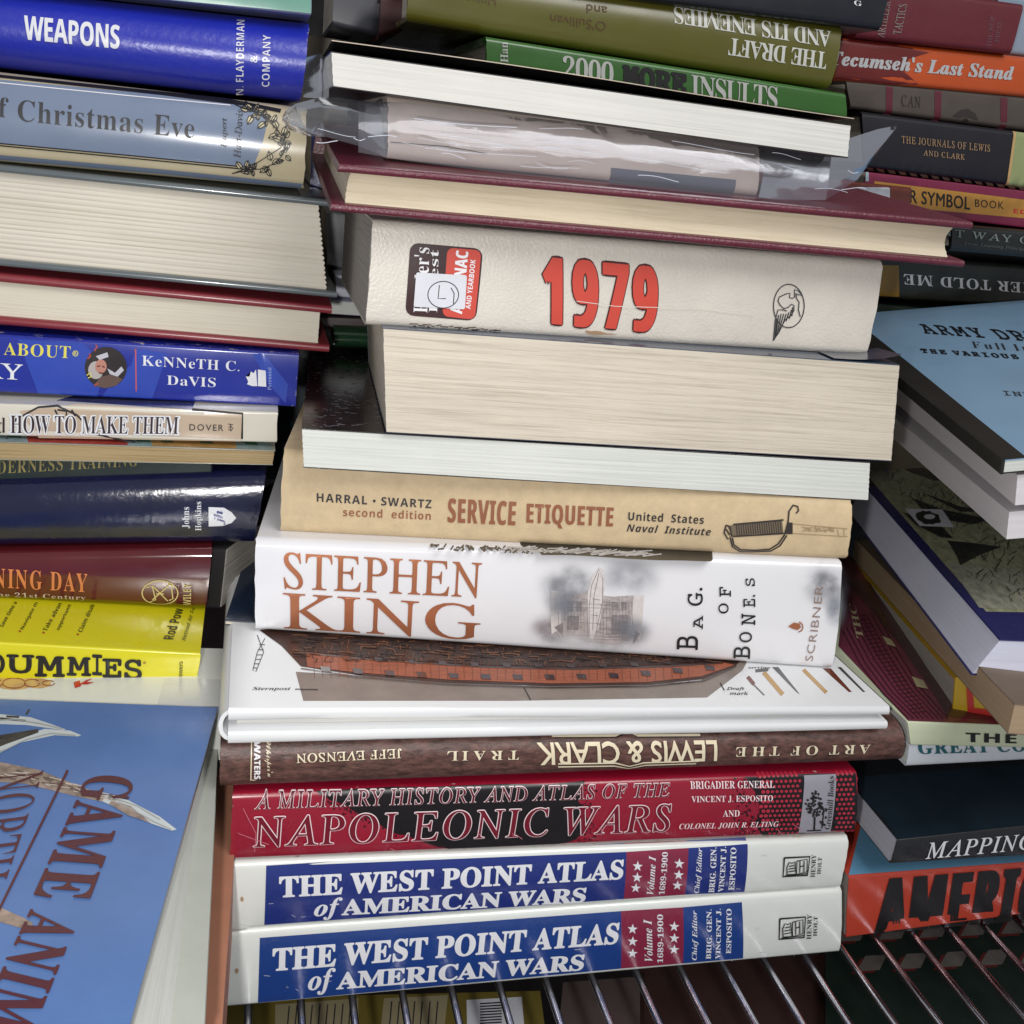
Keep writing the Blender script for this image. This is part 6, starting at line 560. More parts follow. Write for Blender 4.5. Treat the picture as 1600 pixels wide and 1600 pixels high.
for s_, a_, b_2, c_2, st_ in (('BRIGADIER GENERAL', (1079, 1233), (1210, 1231), (1079, 1222), 'b'), ('VINCENT J. ESPOSITO', (1080, 1254), (1207, 1252), (1080, 1243.5), 'b'), ('AND', (1129, 1275.5), (1155, 1275), (1129, 1265), 'b'), ('COLONEL JOHN R. ELTING', (1061, 1296.5), (1216, 1292.5), (1061, 1286.5), 'bi')):
    T(f, s_, a_, b_2, c_2, pinkw, st_, -.004, 1, 4, 'author_lettering')
P(f, [(1258, 1214), (1308, 1212), (1298, 1301), (1248, 1302)], mat('print_grey_label', (150, 148, 158), .3, .4), 4, 'grey_label')
tr = [line_polys([(1261, 1298), (1283, 1297)], 2)[0], line_polys([(1272, 1298), (1272, 1275)], 3)[0], line_polys([(1284, 1294), (1286, 1262)], 2)[0]]
for i in range(60):
    a_ = rnd.uniform(0, 6.28); q_ = rnd.random() ** .5; tr.append(ell(1271 + 13 * q_ * math.cos(a_), 1256 + 21 * q_ * math.sin(a_), 2.4, 2, 5, tilt=rnd.uniform(0, 90)))
for i in range(12): tr.append(ell(1285 + rnd.uniform(-4, 5), 1262 + rnd.uniform(-7, 28), 2, 2.4, 5))
PS(f, tr, K, 6, 'tree_emblem')
T(f, 'Greenhill Books', (1297, 1296), (1304, 1214), (1288, 1295), K, 'b', -.008, 1, 6, 'publisher_lettering')
scf = mat('print_scuff_pink', (206, 120, 140), .5)
S(f, [[(x, y), (x + rnd.uniform(3, 14), y + rnd.uniform(2, 9))] for x, y in [(455, 1336), (462, 1339), (540, 1330), (548, 1334), (610, 1325), (745, 1298), (800, 1300), (806, 1303), (935, 1292), (1000, 1298), (1040, 1300), (1100, 1290), (1106, 1296), (1130, 1302), (1170, 1290), (1215, 1296), (1240, 1288)]] + [[(380, 1262), (400, 1300), (398, 1330)], [(372, 1300), (420, 1318)]], .9, scf, 7, 'scuff_marks')
for bk, (dx, dy) in ((A1, (0, 0)), (A2, (-8, 112))):
    P(bk.front, ragged(ell(378 + dx, 1404 + dy, 3, 4, 8), .8, 2), mat('stain_tan', (170, 140, 110), .5), 3, 'stain')
    S(bk.front, [[(x + dx, y + dy), (x + dx + rnd.uniform(-3, 12), y + dy + rnd.uniform(-2, 5))] for x, y in [(420, 1410), (455, 1428), (470, 1432), (520, 1420), (700, 1420), (905, 1370), (1150, 1388), (1190, 1335), (1195, 1375), (1250, 1384)]], .8, mat('print_scuff_white', (186, 188, 200), .5), 7, 'scuff_marks')
P(A1.front, [(358, 1440), (392, 1447), (376, 1458), (357, 1459)], white_g, 9, 'torn_flap')
# brown leather-look art book, upside down
leather = mat('leather_brown', (90, 62, 56), .42, .15, .75, .9, 170, wear=.25, stretch=(1, 1, 2.4))
LC = Book('art_book', 'brown leather-look art book with upside-down cream lettering, second below the thin ship book', (344, 1163, 1416, 1139, 1410, 1198, 343, 1243), .347, .347, .2, 'hard_spine', leather, CREAM, .007, .002, .003, group=G)
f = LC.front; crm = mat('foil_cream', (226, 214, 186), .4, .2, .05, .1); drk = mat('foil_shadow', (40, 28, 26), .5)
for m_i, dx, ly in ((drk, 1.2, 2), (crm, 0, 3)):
    def o_(p): return (p[0] + dx, p[1] + dx)
    T(f, 'ART OF THE', o_((1360, 1163)), o_((1150, 1167)), o_((1358, 1177.5)), m_i, 'b', -.004, 1.35, ly, 'title_lettering')
    T(f, 'LEWIS & CLARK', o_((1121, 1158)), o_((840, 1163)), o_((1120, 1189)), m_i, 'n', .016, .92, ly, 'title_lettering')
    T(f, 'TRAIL', o_((811, 1173)), o_((699, 1174.5)), o_((810, 1186.5)), m_i, 'b', -.002, 1.45, ly, 'title_lettering')
    T(f, 'JEFF EVENSON', o_((628, 1171.5)), o_((463, 1179)), o_((628, 1184)), m_i, 'r', .012, 1, ly, 'author_lettering')
    S(f, [[o_((866, 1157)), o_((965, 1155.5)), o_((985, 1151)), o_((1000, 1155)), o_((1098, 1153.5))], [o_((872, 1193)), o_((962, 1192)), o_((984, 1198)), o_((1006, 1191.5)), o_((1092, 1189))], [o_((872, 1198)), o_((960, 1197)), o_((984, 1203)), o_((1008, 1196)), o_((1088, 1193.5))]], 2.2, m_i, ly, 'ruled_lines')
T(f, 'WATERS', (397, 1166), (397, 1217), (407, 1166), Wt, 'sb', .02, 1, 4, 'publisher_lettering'); T(f, "Whisper'n", (412, 1164), (415, 1213), (424, 1164), crm, 'sc', .0, 1, 4, 'publisher_lettering')
S(f, [[(393, 1167), (392, 1219)], [(391, 1219), (399, 1219)]], 1.6, crm, 4, 'ruled_lines')

# thin white ship book seen from its tail edge, spine at the left
gw = mat('laminate_white', (224, 226, 228), .34, .25, .02, .03, 30)
SB = Book('ship_book', 'thin glossy white book with a wooden ship hull on its cover, under the white novel', (357, 1108, 1391, 1105, 1386, 1140, 356, 1163), .345, .345, .27, 'hard_fore', gw, WHITE2, t=.0046, inset=.006, group=G, wave=1.2)
# rounded left end (the spine wrapped round the boards)
V = []; F = []; n_ = 12
for w in (0.001, .27):
    for i in range(n_ + 1):
        a_ = math.pi / 2 + math.pi * i / n_; p = SB.P(0, .5, w); hz = SB.H * .5
        V.append(Vector((p.x + .001 + .0045 * math.cos(a_), w, p.z + hz * math.sin(a_))))
        V.append(Vector((p.x + .001 + .003 * math.cos(a_), w, p.z + (hz - .0016) * math.sin(a_))))
k_ = 2 * (n_ + 1)
for i in range(n_):
    a0, a1, b0, b1 = 2 * i, 2 * i + 1, 2 * i + 2, 2 * i + 3
    F += [(a0, b0, b1, a1), (k_ + a0, k_ + a1, k_ + b1, k_ + b0), (a0, k_ + a0, k_ + b0, b0), (a1, b1, k_ + b1, k_ + a1)]
mesh_obj('spine_wrap', V, F, gw, SB.root)
t_ = SB.top
def mix3(a, b, t): return tuple(a[i] + (b[i] - a[i]) * t for i in range(len(a)))
hull_o = mat('print_hull_orange', (158, 86, 58), .45, .05, .3, .02, 260, stretch=(.4, 4, 1)); hull_d = mat('print_hull_dark', (62, 38, 32), .45, .05, .35, .02, 300); hull_g = mat('print_hull_grey', (140, 128, 120), .45, .05, .16, .02, 60)
deck = mat('print_deck', (60, 42, 36), .5, .03, .8, .02, 520, stretch=(.6, 2, 1))
P(t_, [(462, 1050), (820, 1072), (1090, 1066), (1175, 1020), (1160, 1048), (1105, 1090), (800, 1095.5), (474, 1095.5)], hull_g, 1, 'hull_picture')
P(t_, [(405, 985), (440, 1010), (470, 1042), (560, 1056), (700, 1068), (860, 1073), (1010, 1071), (1100, 1062), (1150, 1040), (1180, 1010), (1170, 985), (760, 950)], hull_d, 2, 'hull_picture')
P(t_, [(478, 1020), (600, 1033), (760, 1043), (900, 1046), (1040, 1042), (1130, 1036), (1148, 1040), (1095, 1058), (1010, 1067), (860, 1069), (700, 1063), (560, 1052), (480, 1043)], hull_o, 3, 'hull_picture')
P(t_, [(440, 984), (478, 1019), (600, 1031), (760, 1040), (900, 1043), (1040, 1039), (1130, 1033), (1150, 1010), (1150, 975), (700, 940)], deck, 3, 'deck_picture')
S(t_, [[(470, 1046), (560, 1059), (700, 1071), (860, 1076), (1010, 1074), (1100, 1065), (1150, 1042)], [(478, 1022), (600, 1034), (760, 1044), (900, 1047), (1040, 1043), (1130, 1037)]], 2, mat('print_wale', (44, 26, 24), .25, .5), 4, 'hull_planking')
ports = []
for i in range(13):
    x = 500 + i * 50; y = 1044 + 12 * math.sin((i - .3) / 12.5 * math.pi) - .1 * i - (i > 9) * (i - 9) * 1.5
    ports.append([(x, y), (x + 15, y + 1), (x + 17, y + 9), (x + 3, y + 8)])
    if i < 12: ports.append([(x + 34, y - 17), (x + 46, y - 16), (x + 48, y - 10), (x + 36, y - 11)])
PS(t_, ports, mat('print_gunport', (48, 22, 28), .25, .5, .3, 0, 300), 5, 'gun_ports')
pl_ = []
for i in range(260):
    x = rnd.uniform(450, 1140); y = rnd.uniform(990, 1036); l = rnd.uniform(4, 26); pl_.append([(x, y), (x + l, y + l * .05 + rnd.uniform(-2, 2))])
for i in range(150):
    x = rnd.uniform(470, 1140); y = rnd.uniform(1000, 1034); pl_.append([(x, y), (x + rnd.uniform(-3, 3), y + rnd.uniform(3, 9))])
S(t_, [[(x, 1024 + (x - 480) * .03), (x + 1.5, 1060 + (x - 480) * .012)] for x in range(490, 1080, 13)], .7, mat('print_seam', (110, 56, 40), .4), 4, 'hull_planking')
S(t_, pl_[::2], 1.3, mat('print_timber', (122, 80, 58), .5, 0, .3), 5, 'deck_timbers'); S(t_, pl_[1::2], 1.2, mat('print_timber_dark', (34, 22, 22), .5, 0, .3), 5, 'deck_timbers')
S(t_, [[(402, 993), (412, 1020), (400, 1050), (395, 1048), (402, 1020), (414, 998)], [(401, 1024), (410, 1024)], [(400, 1031), (408, 1031)], [(398, 1038), (405, 1038)], [(397, 1044), (402, 1045)], [(403, 1016), (412, 1016)], [(405, 1008), (414, 1008)]], 1.1, K, 2, 'rope_ladder')
S(t_, [[(461, 1078), (497, 1078.5)], [(818, 1074), (829, 1095)], [(1125, 1068), (1132, 1080)]], 1.4, K, 3, 'pointer_lines')
T(t_, 'Sternpost', (394, 1080.5), (454, 1080.5), (395, 1074), K, 'bi', 0, 1, 2); T(t_, 'Draft', (1135, 1080), (1163, 1080), (1135, 1074.5), K, 'i', .01, 1, 2); T(t_, 'mark', (1140, 1086.5), (1169, 1086.5), (1140, 1081.5), K, 'i', .01, 1, 2); T(t_, 'serving', (1169, 1046.5), (1204, 1046.5), (1169, 1041.5), K, 'bi', 0, 1, 2)
wood_y = mat('print_tool_wood', (190, 150, 84), .25, .5); wood_r = mat('print_tool_red', (112, 58, 44), .25, .5); steel = mat('print_tool_steel', (86, 84, 84), .25, .5)
PS(t_, [line_polys([(1193, 1051), (1223, 1086)], 7)[0], line_polys([(1255, 1047), (1291, 1083)], 6)[0]], wood_y, 2, 'tool_picture')
PS(t_, [line_polys([(1168, 1058), (1178, 1070)], 6)[0], [(1285, 1045), (1298, 1045), (1331, 1082), (1326, 1082)]], wood_r, 2, 'tool_picture')
PS(t_, [line_polys([(1177, 1070), (1194, 1087)], 2)[0], line_polys([(1180, 1049), (1200, 1047)], 5)[0], [(1206, 1043), (1216, 1043), (1250, 1086), (1244, 1082)], [(1308, 1043), (1314, 1043), (1352, 1082), (1348, 1082)]], steel, 2, 'tool_picture')

# navy thin book under the novel
nv = mat('cover_navy_gloss', (34, 46, 66), .2, .6, .25, .05, 30)
NB = Book('thin_book', 'thin navy book with cream pages, sticking out at the left beneath the thick white novel', (352, 968, 1282, 1046, 1282, 1053, 352, 977), .418, .388, .13, 'soft_fore', nv, CREAM, t=.0007, group=G)
NB.L
# thick white novel
jw = mat('jacket_novel_white', (226, 226, 230), .22, .45, .02, .06, 18, wear=.15)
KB = Book('novel', 'thick glossy white novel with a misty grey house and copper author name on its spine', (399, 845, 1319, 881, 1303, 1050, 398, 989), .405, .3755, .165, 'hard_spine', jw, CREAM, .0035, .002, .0026, group=G)
f = KB.front
copper = mat('foil_copper', (186, 118, 84), .38, .1, .15, .05, 25, metal=.6)
T(f, 'STEPHEN', (443, 920), (750, 934.5), (443, 863.5), copper, 'r', .006, .97, 3, 'author_lettering'); T(f, 'KING', (442, 985), (749, 1003), (442, 924.5), copper, 'r', .006, 1, 3, 'author_lettering')
# misty picture: soft-edged grey print made with a transparent-edged ink
def mist(name, col, scale, thr, seed):
    m = bpy.data.materials.new(name); m.use_nodes = True; nt = m.node_tree; N = nt.nodes; L = nt.links; p = N['Principled BSDF']
    p.inputs['Base Color'].default_value = lin(col); p.inputs['Roughness'].default_value = .25; p.inputs['Coat Weight'].default_value = .4
    a = N.new('ShaderNodeAttribute'); a.attribute_name = 'soft'; tc = N.new('ShaderNodeTexCoord'); n = N.new('ShaderNodeTexNoise'); n.inputs['Scale'].default_value = scale; n.inputs['Detail'].default_value = 7
    mp = N.new('ShaderNodeMapping'); mp.inputs['Location'].default_value = (seed, 0, 0); L.new(tc.outputs['Object'], mp.inputs[0]); L.new(mp.outputs[0], n.inputs[0])
    ad = N.new('ShaderNodeMath'); ad.operation = 'MULTIPLY'; L.new(a.outputs['Fac'], ad.inputs[0]); 
    mr = N.new('ShaderNodeMapRange'); mr.inputs[1].default_value = thr; mr.inputs[2].default_value = .75; L.new(n.outputs[0], mr.inputs[0]); L.new(mr.outputs[0], ad.inputs[1])
    L.new(ad.outputs[0], p.inputs['Alpha']); return m
def soft_patch(face, cx, cy, rx, ry, m, name, layer=2, rings=8, tilt=0):
    pts = [face.inv(cx, cy)]; fs = []; n = 28; vals = [1.0]
    for k in range(1, rings + 1):
        for p in ell(cx, cy, rx * k / rings, ry * k / rings, n, tilt=tilt): pts.append(face.inv(*p)); vals.append(.5 + .5 * math.cos(math.pi * k / rings))
    for i in range(n): fs.append((0, 1 + i, 1 + (i + 1) % n))
    for k in range(rings - 1):
        for i in range(n): a = 1 + k * n; fs.append((a + i, a + n + i, a + n + (i + 1) % n, a + (i + 1) % n))
    V = [face.pos(p[0], p[1], EPS * layer) for p in pts]
    o = mesh_obj(name, V, fs, m, face.root); at_ = o.data.attributes.new('soft', 'FLOAT', 'POINT'); at_.data.foreach_set('value', vals); return o
g1 = mist('ink_mist_grey', (92, 96, 104), 90, .28, 0); g2 = mist('ink_mist_blue', (128, 134, 144), 60, .2, 3); g3 = mist('ink_mist_mauve', (122, 108, 112), 80, .2, 7)
soft_patch(f, 890, 915, 62, 44, g1, 'mist_picture'); soft_patch(f, 985, 905, 58, 40, g2, 'mist_picture', 2.2); soft_patch(f, 862, 985, 45, 34, g3, 'mist_picture', 2.4); soft_patch(f, 955, 995, 75, 36, g3, 'mist_picture', 2.6); soft_patch(f, 1290, 915, 48, 42, g1, 'mist_picture', 2); soft_patch(f, 1305, 950, 22, 40, g2, 'mist_picture', 2.4)
h1 = mat('print_house_grey', (172, 163, 162), .25, .4, .3, 0, 420); h2 = mat('print_house_dark', (134, 127, 128), .25, .4, .35, 0, 420); h3 = mat('print_house_pale', (208, 202, 200), .25, .4, .14, 0, 300)
P(f, [(880, 930), (918, 926), (940, 930), (958, 932), (990, 930), (985, 1000), (960, 1008), (925, 1004), (876, 996), (868, 985)], h1, 3, 'house_picture')
PS(f, [[(861, 922), (880, 924), (878, 980), (862, 992), (860, 960)], [(990, 932), (1006, 930), (1002, 985), (1000, 1003), (984, 985)]], h3, 3.3, 'house_picture')
PS(f, [[(886, 940), (895, 940), (895, 955), (886, 955)], [(900, 940), (909, 940), (909, 955), (900, 955)], [(886, 962), (905, 962), (904, 985), (886, 984)], [(955, 940), (966, 940), (966, 952), (955, 952)], [(970, 940), (980, 940), (980, 952), (970, 952)], [(955, 960), (982, 960), (980, 990), (955, 992)], [(866, 980), (880, 972), (880, 996)], [(992, 985), (1000, 990), (990, 1008)]], h2, 3.4, 'house_picture')
PS(f, [[(918, 925), (926, 900), (936, 887), (943, 892), (945, 915), (940, 950), (936, 980), (926, 1000), (921, 996), (918, 960)]], h3, 3.6, 'boat_picture')
S(f, [[(921, 995), (920, 950), (924, 915), (936, 890), (942, 905), (941, 940), (930, 995)], [(926, 985), (928, 930), (936, 896)], [(925, 935), (938, 937)], [(924, 960), (936, 962)]], 1.1, h2, 3.8, 'boat_picture')
S(f, [[(870 + rnd.uniform(0, 110), y), (870 + rnd.uniform(60, 118), y + 2)] for y in range(936, 1002, 3)] + [[(x, rnd.uniform(930, 960)), (x + 1, rnd.uniform(965, 1002))] for x in range(872, 990, 5)], .7, mat('print_house_line', (120, 112, 114), .3, .3), 3.45, 'house_picture_detail')
soft_patch(f, 880, 940, 40, 50, g2, 'mist_picture', 5); soft_patch(f, 985, 985, 44, 30, g2, 'mist_picture', 5.2); soft_patch(f, 905, 1000, 60, 20, mist('ink_mist_white', (216, 214, 216), 70, .2, 9), 'mist_picture', 5.4)
kk = mat('print_typewriter_black', (26, 26, 30), .4, .2, .3, 0, 200)
for ch, a_, b_2, c_2 in (('B', (1091, 1017), (1091, 994), (1058, 1016)), ('A', (1098, 983), (1098, 961), (1083, 983)), ('G.', (1098, 946), (1098, 918), (1074, 946)), ('O', (1138, 958), (1138, 942), (1122, 958)), ('F', (1142, 932), (1142, 917), (1124, 932)),
                         ('B', (1173, 1032), (1173, 1011), (1147, 1031)), ('O', (1175, 1004), (1175, 987), (1155, 1004)), ('N', (1180, 977), (1180, 959), (1158, 976)), ('E.', (1180, 948), (1180, 929), (1161, 948)), ('S', (1180, 916), (1180, 904), (1165, 916))):
    T(f, ch, a_, b_2, c_2, kk, 'm', .006, 1, 4, 'title_lettering')
T(f, 'SCRIBNER', (1271, 1035), (1287, 916), (1259, 1034), mat('print_scribner', (140, 118, 108), .4), 'n', -.004, 1.1, 4, 'publisher_lettering')
S(f, [[(1248, 971), (1253, 975), (1254, 981), (1252, 985), (1247, 987)]], 2, copper, 4, 'torch_emblem'); P(f, [(1231, 978), (1240, 972), (1249, 974), (1251, 980), (1246, 984), (1238, 982)], copper, 4, 'torch_emblem')
t_ = KB.top
ph = mat('print_photo_black', (38, 38, 40), .2, .5, .5, 0, 260); phl = mat('print_photo_grey', (196, 196, 200), .2, .5, .3, 0, 260)
P(t_, ragged([(800, 845), (850, 868), (1110, 879), (1112, 850), (900, 830)], 4, 6), ph, 1, 'jacket_photo')
S(t_, [[(x, 848 + (x - 670) * .04 + rnd.uniform(2, 12)), (x + rnd.uniform(-6, 14), 848 + (x - 670) * .04 + rnd.uniform(0, 12))] for x in [rnd.uniform(668, 860) for _ in range(60)]], 2.4, ph, 1.2, 'jacket_photo_branches')
S(t_, [[(rnd.uniform(672, 1000), 0)] for _ in range(0)] + [[(x, 848 + (x - 670) * .04 + rnd.uniform(2, 10)), (x + rnd.uniform(8, 30), 848 + (x - 670) * .04 + rnd.uniform(0, 9))] for x in [rnd.uniform(780, 1010) for _ in range(90)]], 2.0, phl, 2, 'jacket_photo_highlights')
# tan naval etiquette book
buff = mat('cloth_buff', (206, 184, 148), .7, .0, .10, .35, 160, wear=.3, fine=1800)
NE = Book('etiquette_book', 'buff cloth naval etiquette book with a sword hilt printed at the right of its spine', (442, 706, 1334, 784, 1325, 879, 437, 836), .413, .3785, .16, 'hard_spine', buff, CREAM, .004, .002, .0026, group=G)
f = NE.front; inkg = ink('print_charcoal', (50, 50, 54)); inkb = ink('print_rust', (146, 92, 66))
T(f, 'HARRAL \u2022 SWARTZ', (495, 783.5), (674, 794), (495, 770), inkg, 'sb', .0, 1.12, 3, 'author_lettering'); T(f, 'second  edition', (536, 806.5), (673, 812.5), (536, 793), inkb, 'sb', -.005, 1.1, 3, 'edition_lettering')
T(f, 'SERVICE', (699, 816.5), (805, 821.5), (700, 778), inkb, 'sb', .0, 1, 3, 'title_lettering', .03); T(f, 'ETIQUETTE', (822, 823.5), (957, 829.5), (823, 786), inkb, 'sb', .0, 1, 3, 'title_lettering', .03)
T(f, 'United  States', (981, 812.5), (1099, 818.5), (982, 799), inkg, 'sb', .0, 1.08, 3, 'publisher_lettering'); T(f, 'Naval  Institute', (979, 830.5), (1110, 837), (980, 818), inkg, 'sbi', .0, 1.08, 3, 'publisher_lettering')
sw = ink('print_sword', (58, 52, 50)); swm = ink('print_sword_mid', (120, 106, 88))
P(f, [(1136, 822), (1150, 819), (1222, 813), (1224, 833), (1180, 834), (1145, 838)], swm, 2, 'sword_picture')
S(f, [[(1150 + k * 3.6, 819 - k * .35), (1152 + k * 3.6, 836 - k * .2)] for k in range(20)], 1.5, sw, 3, 'sword_grip_winding')
S(f, [[(1134, 820), (1131, 832), (1137, 842), (1143, 838), (1140, 822), (1134, 820)], [(1134, 826), (1140, 836)], [(1145, 819), (1224, 812)], [(1145, 838), (1224, 833)], [(1144, 840), (1147, 852), (1158, 860), (1180, 861), (1203, 859), (1216, 850), (1225, 836), (1231, 815), (1233, 799), (1240, 790), (1247, 792), (1248, 798), (1244, 802)], [(1141, 841), (1145, 855), (1158, 864), (1180, 864), (1205, 862), (1219, 853), (1229, 836)]], 2.6, sw, 4, 'sword_picture')
P(f, [(1229, 816), (1238, 816), (1238, 834), (1227, 834)], sw, 4, 'sword_picture')
S(f, [[(1238, 818), (1324, 826)], [(1238, 833), (1324, 838)]] + [[(x, 821 + rnd.uniform(0, 10)), (x + rnd.uniform(2, 7), 821 + rnd.uniform(2, 12))] for x in [rnd.uniform(1250, 1298) for _ in range(40)]] + [[(1308, 826), (1310, 837)], [(1318, 826), (1319, 838)]], 1.1, mat('ink_blade', (160, 138, 108), .5), 3, 'sword_blade_picture')
# white paperback, glossy black cover
gb = mat('cover_black_streaked', (34, 26, 30), .18, .7, .9, .2, 8, stretch=(14, 60, 10))
M6 = Book('paperback', 'white-paged paperback with a glossy black streaked cover, lying on the buff etiquette book', (471, 669, 1360, 722, 1357, 783, 474, 731), .398, .382, .17, 'soft_fore', gb, WHITE, t=.0005, group=G, wave=.6)
V = []
for k in range(170):
    x = rnd.uniform(474, 600); y = rnd.uniform(552, 668) ; w_ = rnd.uniform(2, 12) * (.4 + .6 * (y - 540) / 130); V.append([(x, y), (x + w_, y + rnd.uniform(-.6, 1.4))])
S(M6.top, V[:110], .9, mat('print_streak_grey', (120, 116, 124), .3, .4), 1, 'cover_streaks'); S(M6.top, V[110:], 1.5, mat('print_streak_plum', (86, 60, 66), .3, .4), 2, 'cover_streaks')
# thick cream page block book
dkb = mat('cover_dark_blue', (60, 72, 92), .25, .5, .1)
M5 = Book('thick_paperback', 'very thick paperback showing yellowed fore edge, directly under the 1979 almanac', (598, 512, 1406, 570, 1393, 721, 603, 676), .393, .383, .13, 'soft_fore', dkb, CREAM2, t=.0004, group=G, curl=1)
V = []; F = []
for i in range(11):
    for j in range(5):
        u = i / 10; v = j / 4; p = M5.P(.86 + .14 * u, 1, .0 + .02 * v); p.z += .0008 + .0035 * u ** 3 * (1 - v * .3); V.append(p)
for i in range(10):
    for j in range(4): a = i * 5 + j; F.append((a, a + 5, a + 6, a + 1))
mesh_obj('curled_cover_corner', V, F, dkb, M5.root)
# 1979 almanac
alw = mat('cover_almanac_white', (214, 208, 198), .42, .25, .07, .5, 45, wear=.45, fine=900)
AL = Book('almanac', 'thick off-white almanac with a large red 1979 on its worn spine', (583, 343, 1383, 408, 1356, 557, 572, 510), .398, .398, .13, 'soft_spine', alw, GREYP, .0035, .0012, .0005, group=G, xin=0)
f = AL.front
logo_d = mat('print_logo_brown', (58, 32, 36), .35, .3, .15); red_o = mat('print_scarlet', (204, 74, 60), .4, .25, .05, .1)
P(f, rrect((641, 379), (755, 389), (744, 502), (633, 493)), logo_d, 2, 'publisher_panel')
P(f, rrect((699, 387), (752, 391), (742, 500), (691, 494), .18), red_o, 3, 'red_panel')
T(f, "Reader's", (668, 489), (671, 387), (645, 488), Wt, 'b', -.006, 1, 4, 'publisher_lettering'); T(f, 'Digest', (687, 489), (689, 391), (670, 488), Wt, 'b', -.006, 1, 4, 'publisher_lettering')
T(f, 'ALMANAC', (722, 491), (732, 393), (703, 489), Wt, 'sb', .0, .95, 4, 'title_lettering', .03); T(f, 'AND YEARBOOK', (735, 483), (743, 406), (727, 482), Wt, 'sb', .0, 1, 4, 'title_lettering')
P(f, rrect((650, 425), (729, 430), (726, 483), (646, 479), .06), mat('sticker_white', (214, 216, 224), .5), 7, 'price_sticker')
S(f, [ell(692, 460, 24, 21, 26) + [ell(692, 460, 24, 21, 26)[0]], [(686, 445), (684, 466), (696, 466)], [(704, 449), (709, 458), (708, 474)]], 1.4, K, 8, 'pen_marks')
T(f, '1979', (846, 509.5), (1027, 523.5), (845, 396), ink('print_maroon_outline', (70, 28, 30)), 'sb', 0, .97, 3, 'year_outline', .078, .022)
T(f, '1979', (846, 509.5), (1027, 523.5), (845, 396), red_o, 'sb', 0, .97, 6, 'year_lettering', .052, .0, (.078, .022))
S(f, [ell(1232, 478, 24, 34, 30) + [ell(1232, 478, 24, 34, 30)[0]],
      [(1215, 470), (1217, 464), (1228, 459), (1234, 458), (1233, 465), (1238, 466), (1241, 464), (1241, 452), (1248, 455), (1252, 462), (1246, 460), (1243, 458), (1244, 466), (1248, 472), (1247, 484), (1250, 495)],
      [(1215, 470), (1218, 476), (1224, 482), (1231, 480), (1236, 475), (1240, 477), (1240, 485), (1236, 492), (1226, 500), (1217, 520), (1209, 533), (1211, 500), (1215, 484), (1224, 484), (1229, 486)],
      [(1216, 492), (1212, 528)], [(1220, 490), (1214, 525)], [(1224, 490), (1217, 518)], [(1228, 490), (1222, 510)], [(1232, 488), (1228, 502)], [(1236, 484), (1233, 498)], [(1238, 480), (1237, 494)], [(1213, 500), (1211, 531)]], 1.7, inkg, 3, 'winged_horse_emblem')
S(f, [[(x, y), (x + rnd.uniform(4, 14), y + rnd.uniform(-2, 2))] for x, y in [(640 + 7 * k, 508 + .45 * k + rnd.uniform(-1.5, 2)) for k in range(20)]], 1.6, mat('stain_dark', (70, 56, 44), .7), 3, 'scraped_edge')
P(f, ragged([(915, 516), (940, 519), (965, 523), (940, 524), (918, 522)], 1.5, 3), mat('stain_tan', 0), 3, 'stain')
S(f, [[(900, 470), (960, 478), (1100, 482), (1180, 492)], [(780, 368), (790, 370)]], 1.0, mat('crease_light', (224, 216, 206), .6), 8, 'crease_lines')
# burgundy hardcover, fore edge out
burg = mat('cloth_burgundy', (96, 36, 52), .38, .25, .16, .5, 260, wear=.12, fine=900)
BH = Book('burgundy_hardcover', 'burgundy hardcover with cream fore edge facing out, lying on the 1979 almanac', (530, 256, 1521, 347, 1506, 419, 516, 330), .382, .382, .15, 'hard_fore', burg, pages_mat('pages_warm', (220, 208, 184), .2, 420, .3), t=.0028, inset=.005, tilt=math.radians(5), group=G, concave=.004, xin=.005, wave=.5)
# bagged book
beige = mat('jacket_beige', (186, 172, 162), .4, .2, .08, .1, 40)
BG = Book('bagged_book', 'beige book sealed in a crinkled clear plastic bag, on the burgundy hardcover', (606, 149, 1187, 222, 1186, 307, 606, 248), .397, .397, .12, 'hard_spine', beige, WHITE, .003, .0015, .002, group=G)
f = BG.front; P(f, [(955, 262), (1150, 281), (1150, 305), (955, 287)], mat('label_slate', (88, 92, 104), .5), 3, 'slate_label'); S(f, [[(610, 222), (700, 229), (760, 240)]], 1.2, inkg, 3, 'crease_line')
# top white paperback with black inner cover
kr = mat('cover_inner_black', (26, 22, 22), .4, .2); org = mat('cover_orange_cream', (196, 150, 120), .3, .4, .3)
M1 = Book('topmost_paperback', 'white-paged paperback with a loose black-lined cover, topmost of the centre pile', (517, 80, 1330, 195, 1325, 247, 520, 136), .386, .386, .125, 'soft_fore', kr, WHITE2, t=.0004, group=G)
V = []; F = []; nx = 24
for i in range(nx + 1):
    for j in range(7):
        u = i / nx; w = -.0012 + .08 * j / 6; p = M1.P(u, 1, w); p.z += .0030 * (1 - j / 6) * (1 - .15 * u) + .0004 + .0006 * math.sin(u * 5) * (1 - j / 6); V.append(p)
n0 = len(V); V += [v + Vector((0, 0, -.0003)) for v in V]
for i in range(nx):
    for j in range(6):
        a = i * 7 + j; F += [(a, a + 7, a + 8, a + 1), (n0 + a, n0 + a + 1, n0 + a + 8, n0 + a + 7)]
for i in range(nx): a = i * 7; F.append((a, n0 + a, n0 + a + 7, a + 7))
lc = mesh_obj('lifted_cover', V, F, kr, M1.root); lc.data.materials.append(mat('cover_lifted', (190, 176, 160), .35, .3, .2, .05, 20))
for p_ in lc.data.polygons:
    if p_.index >= nx * 12 or p_.index % 2 == 0 and p_.index < nx * 12: p_.material_index = 1

